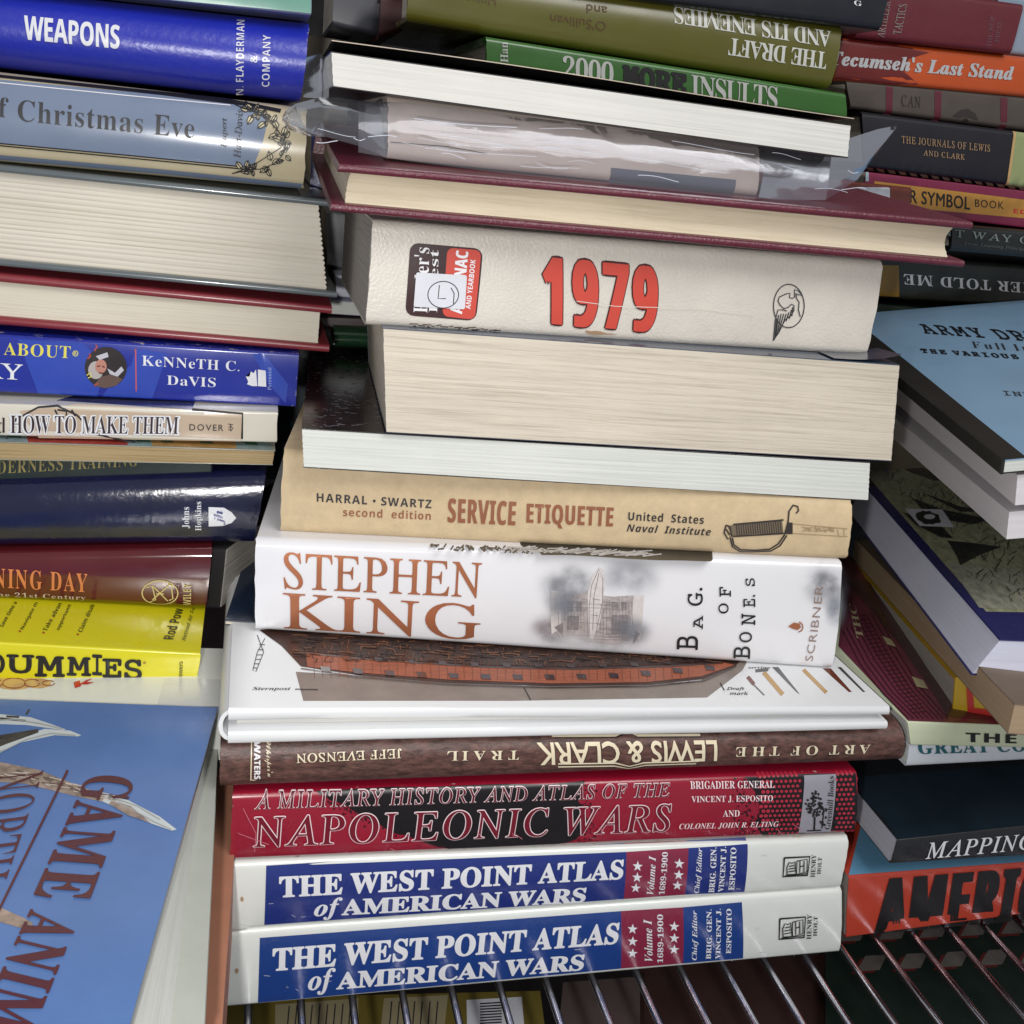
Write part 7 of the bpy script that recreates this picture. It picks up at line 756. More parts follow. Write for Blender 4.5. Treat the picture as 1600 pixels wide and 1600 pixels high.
# plastic bag
def bag_mat():
    m = bpy.data.materials.new('clear_plastic'); m.use_nodes = True; N = m.node_tree.nodes; L = m.node_tree.links; N.remove(N['Principled BSDF'])
    out = N['Material Output']; t = N.new('ShaderNodeBsdfTransparent'); t.inputs[0].default_value = (.93, .94, .97, 1)
    g = N.new('ShaderNodeBsdfGlossy'); g.inputs['Roughness'].default_value = .12; g.inputs[0].default_value = (.85, .88, .95, 1)
    fr = N.new('ShaderNodeFresnel'); fr.inputs[0].default_value = 1.6; d = N.new('ShaderNodeBsdfDiffuse'); d.inputs[0].default_value = (.7, .72, .8, 1)
    tc = N.new('ShaderNodeTexCoord'); n = N.new('ShaderNodeTexNoise'); n.inputs['Scale'].default_value = 60; n.inputs['Detail'].default_value = 2.5; n.inputs['Distortion'].default_value = .9; L.new(tc.outputs['Object'], n.inputs[0])
    b = N.new('ShaderNodeBump'); b.inputs['Strength'].default_value = .3; b.inputs['Distance'].default_value = .0008; L.new(n.outputs[0], b.inputs['Height'])
    L.new(b.outputs[0], g.inputs['Normal']); L.new(b.outputs[0], fr.inputs['Normal'])
    m1 = N.new('ShaderNodeMixShader'); m1.inputs[0].default_value = .07; L.new(t.outputs[0], m1.inputs[1]); L.new(d.outputs[0], m1.inputs[2])
    ad = N.new('ShaderNodeMath'); ad.operation = 'MULTIPLY'; ad.inputs[1].default_value = .7; ad.use_clamp = True; L.new(fr.outputs[0], ad.inputs[0])
    m2 = N.new('ShaderNodeMixShader'); L.new(ad.outputs[0], m2.inputs[0]); L.new(m1.outputs[0], m2.inputs[1]); L.new(g.outputs[0], m2.inputs[2]); L.new(m2.outputs[0], out.inputs[0]); return m
BM = bag_mat()
bag = empty('plastic_bag', 'crinkled clear plastic bag with two sealed flaps spreading out from under the topmost paperback', 'bag', Matrix.Translation(at(900, 290, .39)))
def sheet(name, top, bot, yt, yb, nu, nv, amp, seed, my=.002):
    """sheet between two photo polylines lying at given distances"""
    inv = bag.matrix_world.inverted(); V = []; F = []
    def lerp(pl, u):
        x = u * (len(pl) - 1); i = min(len(pl) - 2, int(x)); t = x - i; return pl[i][0] * (1 - t) + pl[i + 1][0] * t, pl[i][1] * (1 - t) + pl[i + 1][1] * t
    for i in range(nu + 1):
        u = i / nu; tx, ty = lerp(top, u); bx, by = lerp(bot, u)
        for j in range(nv + 1):
            v = j / nv; Y = yt(u) * (1 - v) + yb(u) * v - my * math.sin(math.pi * v)
            p = at(tx * (1 - v) + bx * v, ty * (1 - v) + by * v, Y)
            q = Vector((p.x * 14 + p.z * 10 + seed, p.y * 8, p.z * 50)); rd = abs(noise.noise(q)) * 1.5 + .5 * abs(noise.noise(q * 2.7))
            e = min(1, 4 * v, 4 * (1 - v)); p.y -= amp * (.6 - rd) * (.3 + .7 * e); V.append(inv @ p)
    for i in range(nu):
        for j in range(nv): a = i * (nv + 1) + j; F.append((a, a + nv + 1, a + nv + 2, a + 1))
    return mesh_obj(name, V, F, BM, bag)
sheet('bag_front', [(560, 158), (640, 160), (800, 180), (1000, 205), (1180, 228), (1300, 240)], [(560, 238), (640, 252), (800, 272), (1000, 293), (1180, 311), (1290, 313)], lambda u: .3925, lambda u: .386, 190, 50, .0008, 1)
sheet('bag_flap', [(441, 182), (447, 172), (462, 162), (500, 152), (540, 154), (592, 162)], [(441, 190), (452, 203), (478, 212), (510, 214), (560, 228), (604, 246)], lambda u: .37 + .025 * u, lambda u: .372 + .02 * u, 60, 24, .0032, 5)
sheet('bag_flap', [(478, 90), (500, 84), (530, 110), (560, 150)], [(474, 152), (500, 154), (530, 160), (575, 165)], lambda u: .43 - .02 * u, lambda u: .40, 30, 20, .0025, 9)
sheet('bag_flap', [(1200, 225), (1270, 240), (1330, 215), (1370, 202), (1400, 196)], [(1185, 308), (1230, 314), (1290, 312), (1340, 280), (1398, 200)], lambda u: .40 + .02 * u, lambda u: .392 + .025 * u, 60, 26, .003, 13)
sheet('bag_back', [(600, 150), (1190, 220)], [(575, 165), (1200, 232)], lambda u: .42, lambda u: .398, 60, 6, .002, 17)

fold_highlight = mat('plastic_fold_highlight', (214, 220, 232), .18, .6, 0, 0)  # raised folds of film, coloured whitish to stand in for highlight streaks
rb = random.Random(21)
for k in range(26):
    x = rb.uniform(560, 1120) if k < 18 else rb.choice((rb.uniform(455, 560), rb.uniform(1200, 1330))); l_ = rb.uniform(30, 190) if k < 18 else rb.uniform(15, 60); vf = rb.uniform(.12, .9); pts = []
    for i in range(9):
        xx = x + l_ * i / 8; y = 160 + (xx - 600) * .115 + vf * 80 + 3.5 * math.sin(i * .38 + k); Y_ = .3845 if 560 < xx < 1190 else .372 + (.014 if xx > 1100 else 0)
        pts.append(at(xx, min(y, 236 + (xx - 600) * .115), Y_))
    tube('bag_crease_highlight', pts, rb.uniform(.00004, .00013), fold_highlight, bag, 6, bag.location)
# ================================================================== LEFT PILE (runs out of the picture to the left)
def extl(TLx, TLy, TRx, TRy, BRx, BRy, BLx, BLy, x=-260):
    s1 = (TRy - TLy) / (TRx - TLx); s2 = (BRy - BLy) / (BRx - BLx)
    return (x, TLy + (x - TLx) * s1, TRx, TRy, BRx, BRy, x, BLy + (x - BLx) * s2)
def extr(TLx, TLy, TRx, TRy, BRx, BRy, BLx, BLy, x=2050):
    s1 = (TRy - TLy) / (TRx - TLx); s2 = (BRy - BLy) / (BRx - BLx)
    return (TLx, TLy, x, TRy + (x - TRx) * s1, x, BRy + (x - BRx) * s2, BLx, BLy)
YL = .47
# two hardcovers on the very top: grey-green board above the blue weapons book
teal = mat('board_teal', (92, 150, 134), .4, .3, .08, .1); slate = mat('board_slate', (112, 118, 150), .4, .2, .08)
GGB = Book('grey_green_book', 'grey and green book edge topping the left pile, above the blue weapons book', extl(0, -75, 487, -20, 486, 24, 0, -28), YL, YL, .15, 'soft_spine', slate, CREAM, .001, 0, .0005, group=G)
P(GGB.front, [(190, -30), (486, 0), (486, 21), (420, 14), (300, 3), (190, -8)], teal, 2, 'teal_panel')
blue_j = mat('jacket_cobalt', (28, 42, 170), .36, .5, .08, .25, 22, wear=.35, coatr=.3, fine=420)
WB = Book('weapons_book', 'cobalt blue book lettered WEAPONS in white, high on the left pile', extl(0, -22, 485, 32, 471, 157, 0, 104), YL, YL, .16, 'hard_spine', blue_j, CREAM, .006, .009, .0026, group=G)
f = WB.front
T(f, 'WEAPONS', (38, 62), (187, 77), (37, 23), Wg, 'sb', .012, .95, 3, 'title_lettering')
T(f, 'N. FLAYDERMAN', (380, 147), (382, 28), (368, 147), Wg, 'sb', -.01, 1.05, 3, 'publisher_lettering'); T(f, '&', (402, 98), (402, 87), (391, 98), Wg, 'sb', 0, 1, 3, 'publisher_lettering'); T(f, 'COMPANY', (421, 135), (423, 54), (409, 135), Wg, 'sb', -.01, 1.05, 3, 'publisher_lettering')
aged = mat('jacket_aged_cream', (196, 184, 152), .3, .6, .12, .15, 24, wear=.3)
CB = Book('poetry_book', 'old cream and grey-blue book lettered Christmas Eve with a leafy wreath at its right end', extl(0, 112, 480, 168, 475, 297, 0, 254), YL, YL, .16, 'hard_spine', aged, CREAM, .004, .005, .0026, group=G)
f = CB.front; gbp = mat('print_grey_blue', (120, 134, 158), .24, .65, .06, .12, 24)
P(f, [(-60, 120), (0, 124), (200, 143), (360, 158), (400, 165), (418, 190), (410, 225), (395, 262), (200, 243), (0, 224), (-60, 218)], gbp, 2, 'grey_blue_panel')
P(f, [(-60, 247), (0, 251), (250, 273), (470, 296), (474, 288), (250, 265), (0, 243), (-60, 238)], gbp, 2, 'grey_blue_panel')
P(f, [(-60, 109), (0, 116), (250, 142), (350, 152), (440, 170), (438, 176), (390, 166), (250, 148), (0, 121), (-60, 115)], K, 3, 'black_border')
S(f, [[(-60, 219), (0, 224.5), (200, 243), (390, 262)], [(-60, 222.5), (0, 228), (200, 247), (385, 265)]], 2, K, 3, 'black_border')
S(f, [[(-60, 124), (0, 129), (200, 149), (360, 164)]], 1.5, Wt, 3, 'white_rule')
T(f, 'f', (-2, 182), (13, 184), (-2, 151), inkg, 'b', -.006, 1, 4, 'title_lettering'); T(f, 'Christmas Eve', (28, 189), (303, 217), (28, 155), inkg, 'b', -.006, 1.05, 4, 'title_lettering')
T(f, 'Rupert', (356, 231), (357, 184), (345, 231), inkg, 'i', .004, 1, 4, 'publisher_lettering'); T(f, 'Hart-Davis', (376, 247), (380, 171), (365, 247), inkg, 'i', .004, 1, 4, 'publisher_lettering')
wr = []; lv = []
rl = random.Random(11)
path = [(348, 153), (372, 165), (392, 172), (412, 182), (428, 196), (440, 212), (446, 228), (440, 244), (428, 256), (410, 264), (388, 266), (362, 272)]
wr.append(path); wr.append([(362, 272), (390, 262), (415, 246), (440, 230)]); wr.append([(383, 157), (402, 172), (425, 190)])
for i in range(46):
    k = rl.random() * (len(path) - 3) + 1.5; a_ = Vector(path[int(k)]).lerp(Vector(path[min(len(path) - 1, int(k) + 1)]), k % 1)
    th = rl.uniform(0, 6.28); l_ = rl.uniform(9, 17); wd = l_ * .28; d_ = Vector((math.cos(th), math.sin(th))); n_v = Vector((-d_.y, d_.x)); a_ += d_ * rl.uniform(0, 7)
    lf = [a_, a_ + d_ * l_ * .3 + n_v * wd, a_ + d_ * l_ * .7 + n_v * wd * .8, a_ + d_ * l_, a_ + d_ * l_ * .7 - n_v * wd * .8, a_ + d_ * l_ * .3 - n_v * wd]
    if max(p.x for p in lf) > 471 or max(p.y for p in lf) > 284: continue
    lv.append([tuple(p) for p in lf]); wr.append([tuple(p) for p in lf] + [tuple(lf[0])]); wr.append([tuple(lf[0]), tuple(lf[3])])
for q in lv: q.reverse()
PS(f, lv, mat('print_leaf_cream', (206, 196, 160), .3, .5), 4, 'wreath_leaves'); S(f, wr, 1.5, K, 5.5, 'wreath_outline')
# big ridged page block between grey boards
greyb = mat('board_grey', (98, 106, 110), .22, .6, .06, .06, 30)
CR = Book('signature_hardcover', 'thick grey-boarded hardcover with ridged cream fore edge, upside in the left pile', extl(0, 258, 512, 312, 527, 466, 0, 416), YL, YL, .16, 'hard_fore', greyb, pages_mat('pages_ridged', (218, 211, 197), .12, 300, .3, along=5), t=.0028, inset=.003, group=G, ridges=17, xin=.004)
redb = mat('board_red', (132, 46, 54), .35, .3, .08, .12, 60)
RB = Book('red_hardcover', 'hardcover with dull red boards and smooth ivory pages, just above the blue history book', extl(0, 428, 519, 479, 514, 551, 0, 508), YL, YL, .16, 'hard_fore', redb, IVORY, t=.0034, inset=.003, group=G, xin=.005)
davis = mat('cover_royal', (26, 44, 150), .24, .6, .06, .05, 26, wear=.3)
DV = Book('history_paperback', 'blue history paperback with a small oval portrait beside a thin red rule', extl(0, 523, 467, 553, 462, 636, 0, 613), .466, .466, .15, 'soft_spine', davis, CREAM, .0012, .0, .0005, group=G)
f = DV.front; lb = mat('print_lighter_blue', (44, 72, 176), .24, .6, .08); yel = ink('print_yellow', (222, 214, 90))
P(f, [(28, 530), (130, 536), (165, 570), (152, 620), (60, 615)], lb, 2, 'light_blue_band'); P(f, [(213, 545), (262, 552), (238, 622), (160, 619), (180, 590), (205, 570)], lb, 2.2, 'light_blue_band'); P(f, [(395, 553), (412, 552), (450, 600), (446, 630), (420, 600)], lb, 2, 'light_blue_band')
T(f, 'TRUTH ABOUT', (-112, 548), (110, 560), (-112, 528), yel, 'b', -.006, 1.05, 3, 'title_lettering'); S(f, [ell(118, 552, 4, 4, 12) + [(122, 552)]], 1.2, yel, 3, 'title_lettering'); T(f, 'R', (116, 554), (120, 554), (116, 550), yel, 'sb', 0, 1, 3, 'title_lettering')
T(f, 'HISTORY', (-190, 580), (35, 594), (-190, 554), Wg, 'r', .008, 1, 3, 'title_lettering')
P(f, ell(165.5, 574, 33, 32, 36), mat('print_portrait_ground', (36, 26, 26), .3, .5), 3, 'portrait_oval')
PS(f, [ell(150, 578, 12, 14, 16)], mat('print_wig', (180, 172, 168), .3, .5), 4, 'portrait'); PS(f, [ell(158, 572, 9, 11, 16)], mat('print_face', (186, 128, 112), .3, .5), 5, 'portrait')
PS(f, [[(146, 602), (158, 588), (176, 584), (192, 592), (182, 602), (165, 606)]], mat('print_coat', (96, 74, 66), .3, .5), 5.2, 'portrait'); PS(f, [[(168, 575), (180, 582), (190, 572), (194, 578), (184, 588), (172, 584)], [(150, 556), (168, 550), (170, 557), (156, 562)]], mat('print_cravat', (190, 190, 200), .3, .5), 5.6, 'portrait')
PS(f, [[(152, 571), (157, 570), (157, 572), (152, 573)], [(160, 571), (164, 572), (164, 574), (160, 573)], [(155, 581), (162, 582), (161, 584), (155, 583)]], mat('print_features', (90, 40, 40), .3, .5), 6, 'portrait')
S(f, [[(148, 548), (152, 541), (150, 538)], [(137, 560), (142, 556), (140, 552)], [(148, 602), (154, 598)]], 2.4, mat('print_horns_red', (170, 70, 60), .4), 6, 'portrait'); S(f, [[(136, 586), (141, 582), (143, 588), (138, 590)]], 1.6, yel, 6, 'portrait')
S(f, [[(212, 545), (213, 611)]], 2, mat('print_rule_red', (190, 80, 80), .4), 3, 'red_rule')
T(f, 'KeNNeTH C.', (222, 571), (374, 580), (222, 555), Wg, 'b', -.007, 1.05, 3, 'author_lettering'); T(f, 'DaVIS', (261, 601), (337, 605), (261, 586), Wg, 'b', -.007, 1.05, 3, 'author_lettering')
P(f, [(403, 577), (415, 579), (416, 604), (403, 603)], Wg, 3, 'publisher_emblem'); P(f, [(402, 603), (400, 577), (396, 583), (392, 580), (390, 588), (384, 588), (388, 596), (386, 600), (394, 603)], Wg, 3, 'publisher_emblem')
T(f, 'Perennial', (424, 609), (424, 574), (418, 609), ink('pale_blue', (140, 160, 220)), 'b', -.01, 1, 3, 'publisher_lettering')
# crafts paperback
ivj = mat('cover_ivory_gloss', (214, 210, 196), .22, .6, .04, .05, 30)
DO = Book('crafts_paperback', 'cream crafts paperback lettered HOW TO MAKE THEM, under the blue history paperback', extl(0, 631, 434, 644, 432, 692, 0, 681), .455, .455, .15, 'soft_spine', ivj, WHITE, .001, 0, .0005, group=G)
f = DO.front; bei = mat('print_beige', (192, 172, 150), .24, .6, .06)
P(f, [(31, 642), (120, 632), (378, 645), (377, 690), (60, 685)], bei, 2, 'beige_panel'); S(f, [[(300, 640), (379, 646), (378, 691)]], 3.4, K, 3, 'black_frame')
S(f, [[(10, 686), (25, 655), (60, 636), (90, 634), (120, 648), (150, 678), (240, 700)], [(112, 640), (118, 650)]], 3, K, 3, 'bullet_outline'); S(f, [[(86, 640), (90, 648), (86, 652)], [(90, 640), (104, 642), (104, 649)]], 3, K, 3, 'bullet_outline')
drk2 = ink('print_oxblood', (44, 24, 30))
T(f, 'HOW TO MAKE THEM', (14, 679), (281, 680.5), (14, 646), Wg, 'b', .0, .86, 4, 'title_halo', .06, .05); T(f, 'HOW TO MAKE THEM', (17, 676.5), (278, 678), (17, 648), drk2, 'b', -.008, .98, 6, 'title_lettering'); T(f, 'and', (-30, 675), (9, 676), (-30, 651), drk2, 'b', -.008, .98, 6, 'title_lettering')
T(f, 'DOVER', (296, 672), (349, 673), (296, 662), inkg, 'n', .008, 1.15, 4, 'publisher_lettering'); S(f, [[(356, 662), (364, 663)], [(360, 663), (361, 673)], [(357, 668), (361, 665), (364, 669), (361, 673), (357, 670)]], 1.2, inkg, 4, 'publisher_emblem')
t_ = DO.top; P(t_, [(88, 626), (300, 640), (305, 628), (120, 617)], mat('painted_blue_reflection', (70, 74, 120), .2, .6, .4), 1, 'painted_reflection')  # reflection of the blue paperback above, painted as a colour patch on the cover
# comic annual with tan pages
cov = mat('cover_comic', (150, 150, 140), .25, .5, .1)
CO = Book('annual', 'tattered annual with a multicoloured cover strip and tan pages, under the crafts paperback', extl(0, 690, 430, 704, 426, 727, 0, 719), .452, .452, .15, 'soft_fore', cov, pages_mat('pages_old_tan', (172, 150, 112), .3), t=.0005, group=G)
t_ = CO.top; k_i = 0
for x0, x1, c_ in ((-60, 0, (60, 110, 100)), (0, 44, (150, 170, 176)), (44, 200, (178, 74, 66)), (200, 238, (140, 170, 172)), (238, 300, (196, 156, 98)), (300, 370, (190, 150, 90)), (370, 425, (150, 170, 170))):
    P(t_, [(x0, 690 + x0 * .03), (x1, 690 + x1 * .03), (x1 - 4, 674 + x1 * .03), (x0 - 4, 674 + x0 * .03)], mat('print_strip_%d_%d' % (c_[0], c_[2]), c_, .25, .5, .25, 0, 200), 1, 'coloured_strip')
    P(t_, [(x0 + 14, 684 + x0 * .03), (x0 + 34, 685 + x0 * .03), (x0 + 30, 680 + x0 * .03), (x0 + 10, 679 + x0 * .03)], mat('print_strip_green', (70, 110, 84), .25, .5, .4, 0, 200), 2, 'coloured_strip')
wil = mat('cover_dark_green', (30, 42, 36), .35, .4, .15)
WI = Book('training_book', 'dark green book lettered WILDERNESS TRAINING in dull gold, squeezed above the shiny navy book', (-260, 712, 330, 716, 330, 744, -260, 764), .456, .456, .14, 'soft_spine', wil, CREAM, .001, 0, group=G)
T(WI.front, 'WILDERNESS TRAINING', (-50, 743), (215, 728), (-50, 722), mat('print_gold', (140, 128, 78), .4), 'b', -.008, 1.08, 3, 'title_lettering')
navyj = mat('jacket_navy_gloss', (17, 21, 56), .16, .8, .2, .8, 45, coatr=.14)
JH = Book('university_press_book', 'shiny wrinkled navy book with a small white shield emblem near its right end', extl(0, 757, 416, 742, 396, 856, 0, 862), .448, .448, .16, 'hard_spine', navyj, CREAM, .005, .004, .0026, group=G)
f = JH.front
T(f, 'Johns', (297, 826), (297, 792), (285, 826), Wg, 'b', -.004, 1, 3, 'publisher_lettering'); T(f, 'Hopkins', (317, 830), (317, 784), (305, 830), Wg, 'b', -.004, 1, 3, 'publisher_lettering')
P(f, [(326, 792), (350, 793), (362, 800), (369, 809), (362, 817), (348, 822), (326, 823)], Wg, 3, 'shield_emblem'); T(f, 'jh', (352, 820), (352, 797), (334, 820), navy_p, 'bi', 0, .8, 4, 'shield_lettering')
maroon = mat('jacket_maroon_gloss', (84, 24, 28), .14, .85, .12, .12, 18)
OD = Book('maroon_book', 'glossy maroon book with orange title and an oval monogram at its right end', extl(0, 866, 331, 860, 322, 953, 0, 938), .445, .445, .15, 'hard_spine', maroon, CREAM, .003, .0015, group=G)
f = OD.front; orng = ink('print_orange', (206, 124, 72)); pale = ink('print_pale', (196, 176, 160))
T(f, 'NING DAY', (-10, 918), (136, 926), (-10, 887), orng, 'b', .0, 1.15, 3, 'title_lettering'); T(f, 'he 21st Century', (-4, 937), (133, 942), (-4, 925), pale, 'b', -.004, 1.15, 3, 'subtitle_lettering')
S(f, [ell(250, 927, 28, 20, 30) + [(278, 927)], [(229, 918), (238, 915), (243, 938), (234, 942)], [(238, 938), (264, 914)], [(240, 916), (262, 940)], [(244, 928), (256, 928)], [(262, 913), (268, 914), (270, 936), (264, 939)]], 1.9, ink('print_gold_pale', (206, 190, 130)), 3, 'monogram'); T(f, 'WILEY', (298, 948), (299, 912), (286, 948), MATS['ink_print_gold_pale'], 'sb', -.01, 1, 3, 'publisher_lettering')
BX = Book('black_block', 'plain matt black book end behind the maroon book, at the edge of the left pile', (270, 856, 352, 858, 342, 953, 268, 950), .462, .452, .12, 'soft_spine', mat('cover_matt_black', (36, 34, 36), .6), GREYP, .002, group=G)
yj = mat('cover_yellow_gloss', (212, 204, 26), .3, .4, .03, .04, 30)
DU = Book('yellow_guide', 'bright yellow paperback guide with hand-drawn black lettering on its spine', extl(0, 1004, 313, 1021, 306, 1067, 0, 1062), .4065, .4065, .12, 'soft_spine', yj, GREYP, .001, 0, group=G)
f = DU.front
for i_, (ch, x0, x1, dy) in enumerate((('D', -22, 8, 2), ('U', 10, 54, 0), ('M', 54, 102, 4), ('M', 104, 143, 1), ('I', 144, 160, -1), ('E', 160, 190, 2), ('S', 194, 222, 5))):
    b_y = 1051 + x0 * .03 + dy; T(f, ch, (x0, b_y), (x1, b_y + 1), (x0, b_y - 33 + (i_ % 2) * 3), K, 'm', .008, 1, 3, 'title_lettering', .012, .012)
T(f, 'Powers', (285, 1061), (286, 1033), (278, 1061), K, 'sb', -.01, 1, 3, 'author_lettering')
S(f, [ell(226, 1035, 1.6, 1.6, 8) + [(227.6, 1035)]], 1.2, inkb, 3, 'registered_mark')
t_ = DU.top
for s_, a_, b_2, c_2, st_, w_ in (('Save time a', (4.5, 981), (27, 942), (-2, 979), 'sb', -.01), ('Navigate th', (38, 985), (61, 943), (31, 983), 'sb', -.01), ('Take advan', (73, 987), (97, 944), (66, 985), 'sb', -.01), ('opportunit', (94, 986), (113, 946), (87, 984), 'sb', -.01), ('Claim disab', (128, 989), (148, 946), (121, 987), 'sb', -.01), ('Rod Pow', (271, 1000), (287, 952), (254, 999), 'sb', 0), ('Retired Air Fo', (290, 1002), (305, 951), (283, 1001), 'si', 0)):
    T(t_, s_, a_, b_2, c_2, K, st_, w_, 1, 2, 'cover_lettering')
PS(t_, [ell(x, y, 2, 1.6, 8) for x, y in ((31, 987), (68, 989), (121.5, 992))], mat('print_bullet_red', (170, 60, 40), .4), 2, 'bullet_points')
wc = mat('cover_white_gloss', (222, 224, 216), .35, .25, .02, .03, 30)
zt12 = (-.2215 + CAMZ)
def slabz(name, label, z, h, FL, FR, BLk, **k):
    """slab on a level plane: front-left, front-right, back-left corners as photo points"""
    a, b, c = atz(*FL, z), atz(*BLk, z), atz(*FR, z); k.setdefault('wide', 1)
    return Slab(name, label, (*FL, a.y), (*BLk, b.y), (*FR, c.y), h, **k)
CRB = slabz('cookbook', 'white glossy book with an orange crab picture, between yellow guide and blue antler book', zt12 - .0006, .024, (-260, 1098), (350, 1107), (-190, 1000), cover=wc, pages=WHITE, group=G)
t_ = CRB.top; crab = mat('print_crab', (206, 168, 112), .25, .5, .12, 0, 200)
PS(t_, [ell(22, 1066, 34, 12, 20), ell(60, 1068, 20, 8, 14), ell(-20, 1066, 26, 10, 14)], crab, 1, 'crab_picture'); S(t_, [ell(22, 1068, 18, 8, 14), ell(50, 1068, 12, 6, 12), ell(76, 1068, 10, 4, 10), ell(-6, 1068, 10, 6, 10)], 1.4, mat('print_crab_line', (150, 80, 50), .3), 2, 'crab_outline')
T(t_, 'k', (117, 1076), (147, 1067), (115, 1067), mat('print_red', (196, 44, 40), .3, .4), 'sb', .02, 1, 2, 'title_lettering'); P(t_, [(245, 1104), (258, 1060), (345, 1062), (349, 1105)], mat('print_pale_grey', (206, 208, 206), .25, .5), 1, 'grey_band')
# big blue antler book
sky_b = mat('cover_sky_blue', (86, 118, 172), .24, .5, .16, .04, 9); edgeg = mat('board_edge_grey', (106, 114, 128), .3, .4)
ZG = CAMZ - .22
GA = slabz('wildlife_book', 'large blue wildlife book with pale antlers and maroon lettering, lying face up at lower left', ZG, .031, (198, 1620), (-620, 1590), (341, 1106), cover=edgeg, pages=WHITE, t=.0016, ins=.002, group=G,
           bot=[Vector((-.013, 0, 0)), Vector((-.013, 0, 0)), Vector((0, 0, 0)), Vector((0, 0, 0))]) if False else None
def loft_book(name, label, z, h, top_px, bot_px, cover, edge, pages):
    """book whose boards have slid: top and bottom outlines given separately (photo points on two level planes)"""
    A_ = [atz(*p, z) for p in top_px]; B_ = [atz(*p, z - h) for p in bot_px]
    root = empty(name, label, 'book', Matrix.Translation(A_[0]), G); o = A_[0]
    def pr(P0, P1, m, nm, k0=0, k1=0, n=1):
        c0 = sum(P0, Vector()) / 4; c1 = sum(P1, Vector()) / 4; V = []; ns = 24
        for j in range(n + 1):
            for i in range(4):
                for q in range(ns):
                    a = P0[i].lerp(P0[(i + 1) % 4], q / ns); b = P1[i].lerp(P1[(i + 1) % 4], q / ns)
                    a = a + (c0 - a).normalized() * k0; b = b + (c1 - b).normalized() * k1; p = a.lerp(b, j / n)
                    if n > 1: p = p + (c0 - p).normalized() * noise.noise(Vector((p.z * 600, p.y * 4, 3))) * .0006
                    V.append(p - o)
        kk = 4 * ns; F = [(j * kk + i, (j + 1) * kk + i, (j + 1) * kk + (i + 1) % kk, j * kk + (i + 1) % kk) for j in range(n) for i in range(kk)]
        F += [tuple(range(kk)), tuple(n * kk + i for i in range(kk))[::-1]]
        return mesh_obj(nm, V, F, m, root)
    dz = Vector((0, 0, .0022))
    pr(A_, [p - dz for p in A_], edge, 'cover'); pr([p + dz for p in B_], B_, edge, 'cover'); pr([p - dz * 1.02 for p in A_], [p + dz * 1.02 for p in B_], pages, 'page_block', .0035, .0035, 12)
    mt = Matrix.Translation(A_[0]); return root, Face(root, mt, Vector((0, 0, 0)), Vector((1, 0, 0)), Vector((0, 1, 0)), Vector((0, 0, 1)))
gr, gf = loft_book('wildlife_book', 'large blue wildlife book with pale antlers and maroon lettering, face up at lower left', ZG, .030,
                   [(341, 1106), (190, 1650), (-650, 1600), (-190, 1085)], [(339, 1185), (300, 1650), (-560, 1600), (-190, 1150)], sky_b, edgeg, WHITE)
P(gf, [(340, 1106), (190, 1649), (-649, 1599), (-190, 1086)], sky_b, 2, 'cover_picture')
antl = mat('print_antler_grey', (146, 130, 118), .25, .5, .5, .05, 190); antt = mat('print_antler_tip', (196, 204, 204), .25, .5, .08); antd = mat('print_antler_dark', (70, 68, 62), .25, .5, .4, 0, 190)
P(gf, [(-80, 1200), (0, 1192), (60, 1204), (130, 1232), (175, 1247), (165, 1255), (120, 1246), (40, 1226), (-80, 1218)], antl, 3, 'antler_picture'); P(gf, [(165, 1244), (200, 1252), (250, 1278), (276, 1298), (268, 1300), (232, 1287), (160, 1254)], antt, 4, 'antler_picture'); P(gf, [(176, 1252), (205, 1262), (236, 1288), (200, 1276), (170, 1258)], antl, 4.5, 'antler_picture')
P(gf, [(-80, 1114), (0, 1117), (48, 1122), (78, 1132), (103, 1141), (98, 1142), (40, 1134), (-80, 1130)], antt, 3, 'antler_picture'); S(gf, [[(0, 1124), (40, 1128)], [(41, 1118), (46, 1110)], [(10, 1121), (30, 1122)]], 3, antd, 4, 'antler_markings')
P(gf, [(-80, 1180), (0, 1150), (60, 1140), (60, 1146), (10, 1164), (-80, 1200)], antd, 3.2, 'antler_picture'); P(gf, [(0, 1168), (30, 1153), (70, 1140), (110, 1143), (127, 1150), (122, 1152), (85, 1150), (30, 1162), (-10, 1180)], antt, 3, 'antler_picture')
P(gf, [(-80, 1395), (0, 1419), (40, 1437), (52, 1444), (46, 1456), (20, 1448), (-80, 1420)], antl, 3, 'antler_picture')
hs_ = []
for k in range(60):
    t = rnd.random(); o_ = rnd.uniform(-9, 9) * (1 - t * .5); x = -20 + 200 * t; y = 1206 + 44 * t ** 1.3 + o_; hs_.append([(x, y), (x + rnd.uniform(6, 20), y + rnd.uniform(1, 6))])
S(gf, hs_[::2], 1.6, mat('print_horn_dark', (96, 82, 74), .3, .4), 4.8, 'antler_shading'); S(gf, hs_[1::2], 1.5, mat('print_horn_light', (190, 178, 168), .3, .4), 5, 'antler_shading')
S(gf, [[(168, 1250), (205, 1266), (240, 1286), (268, 1299)], [(180, 1250), (215, 1262), (250, 1283)]], 1.8, mat('print_horn_mid', (160, 164, 164), .3, .4), 5, 'antler_shading')
S(gf, [[(-40, 1130), (20, 1126), (60, 1132), (98, 1141)], [(0, 1178), (40, 1158), (80, 1148), (118, 1151)]], 1.6, MATS['print_horn_mid'], 5, 'antler_shading')
mar = mat('print_maroon', (82, 40, 44), .25, .5)
T(gf, 'GAME', (136, 1212), (49, 1404), (214, 1218), mar, 'b', .012, 1.05, 6, 'title_lettering'); T(gf, 'ANIMALS', (46, 1423), (-115, 1766), (124, 1441), mar, 'b', .012, 1.05, 6, 'title_lettering')
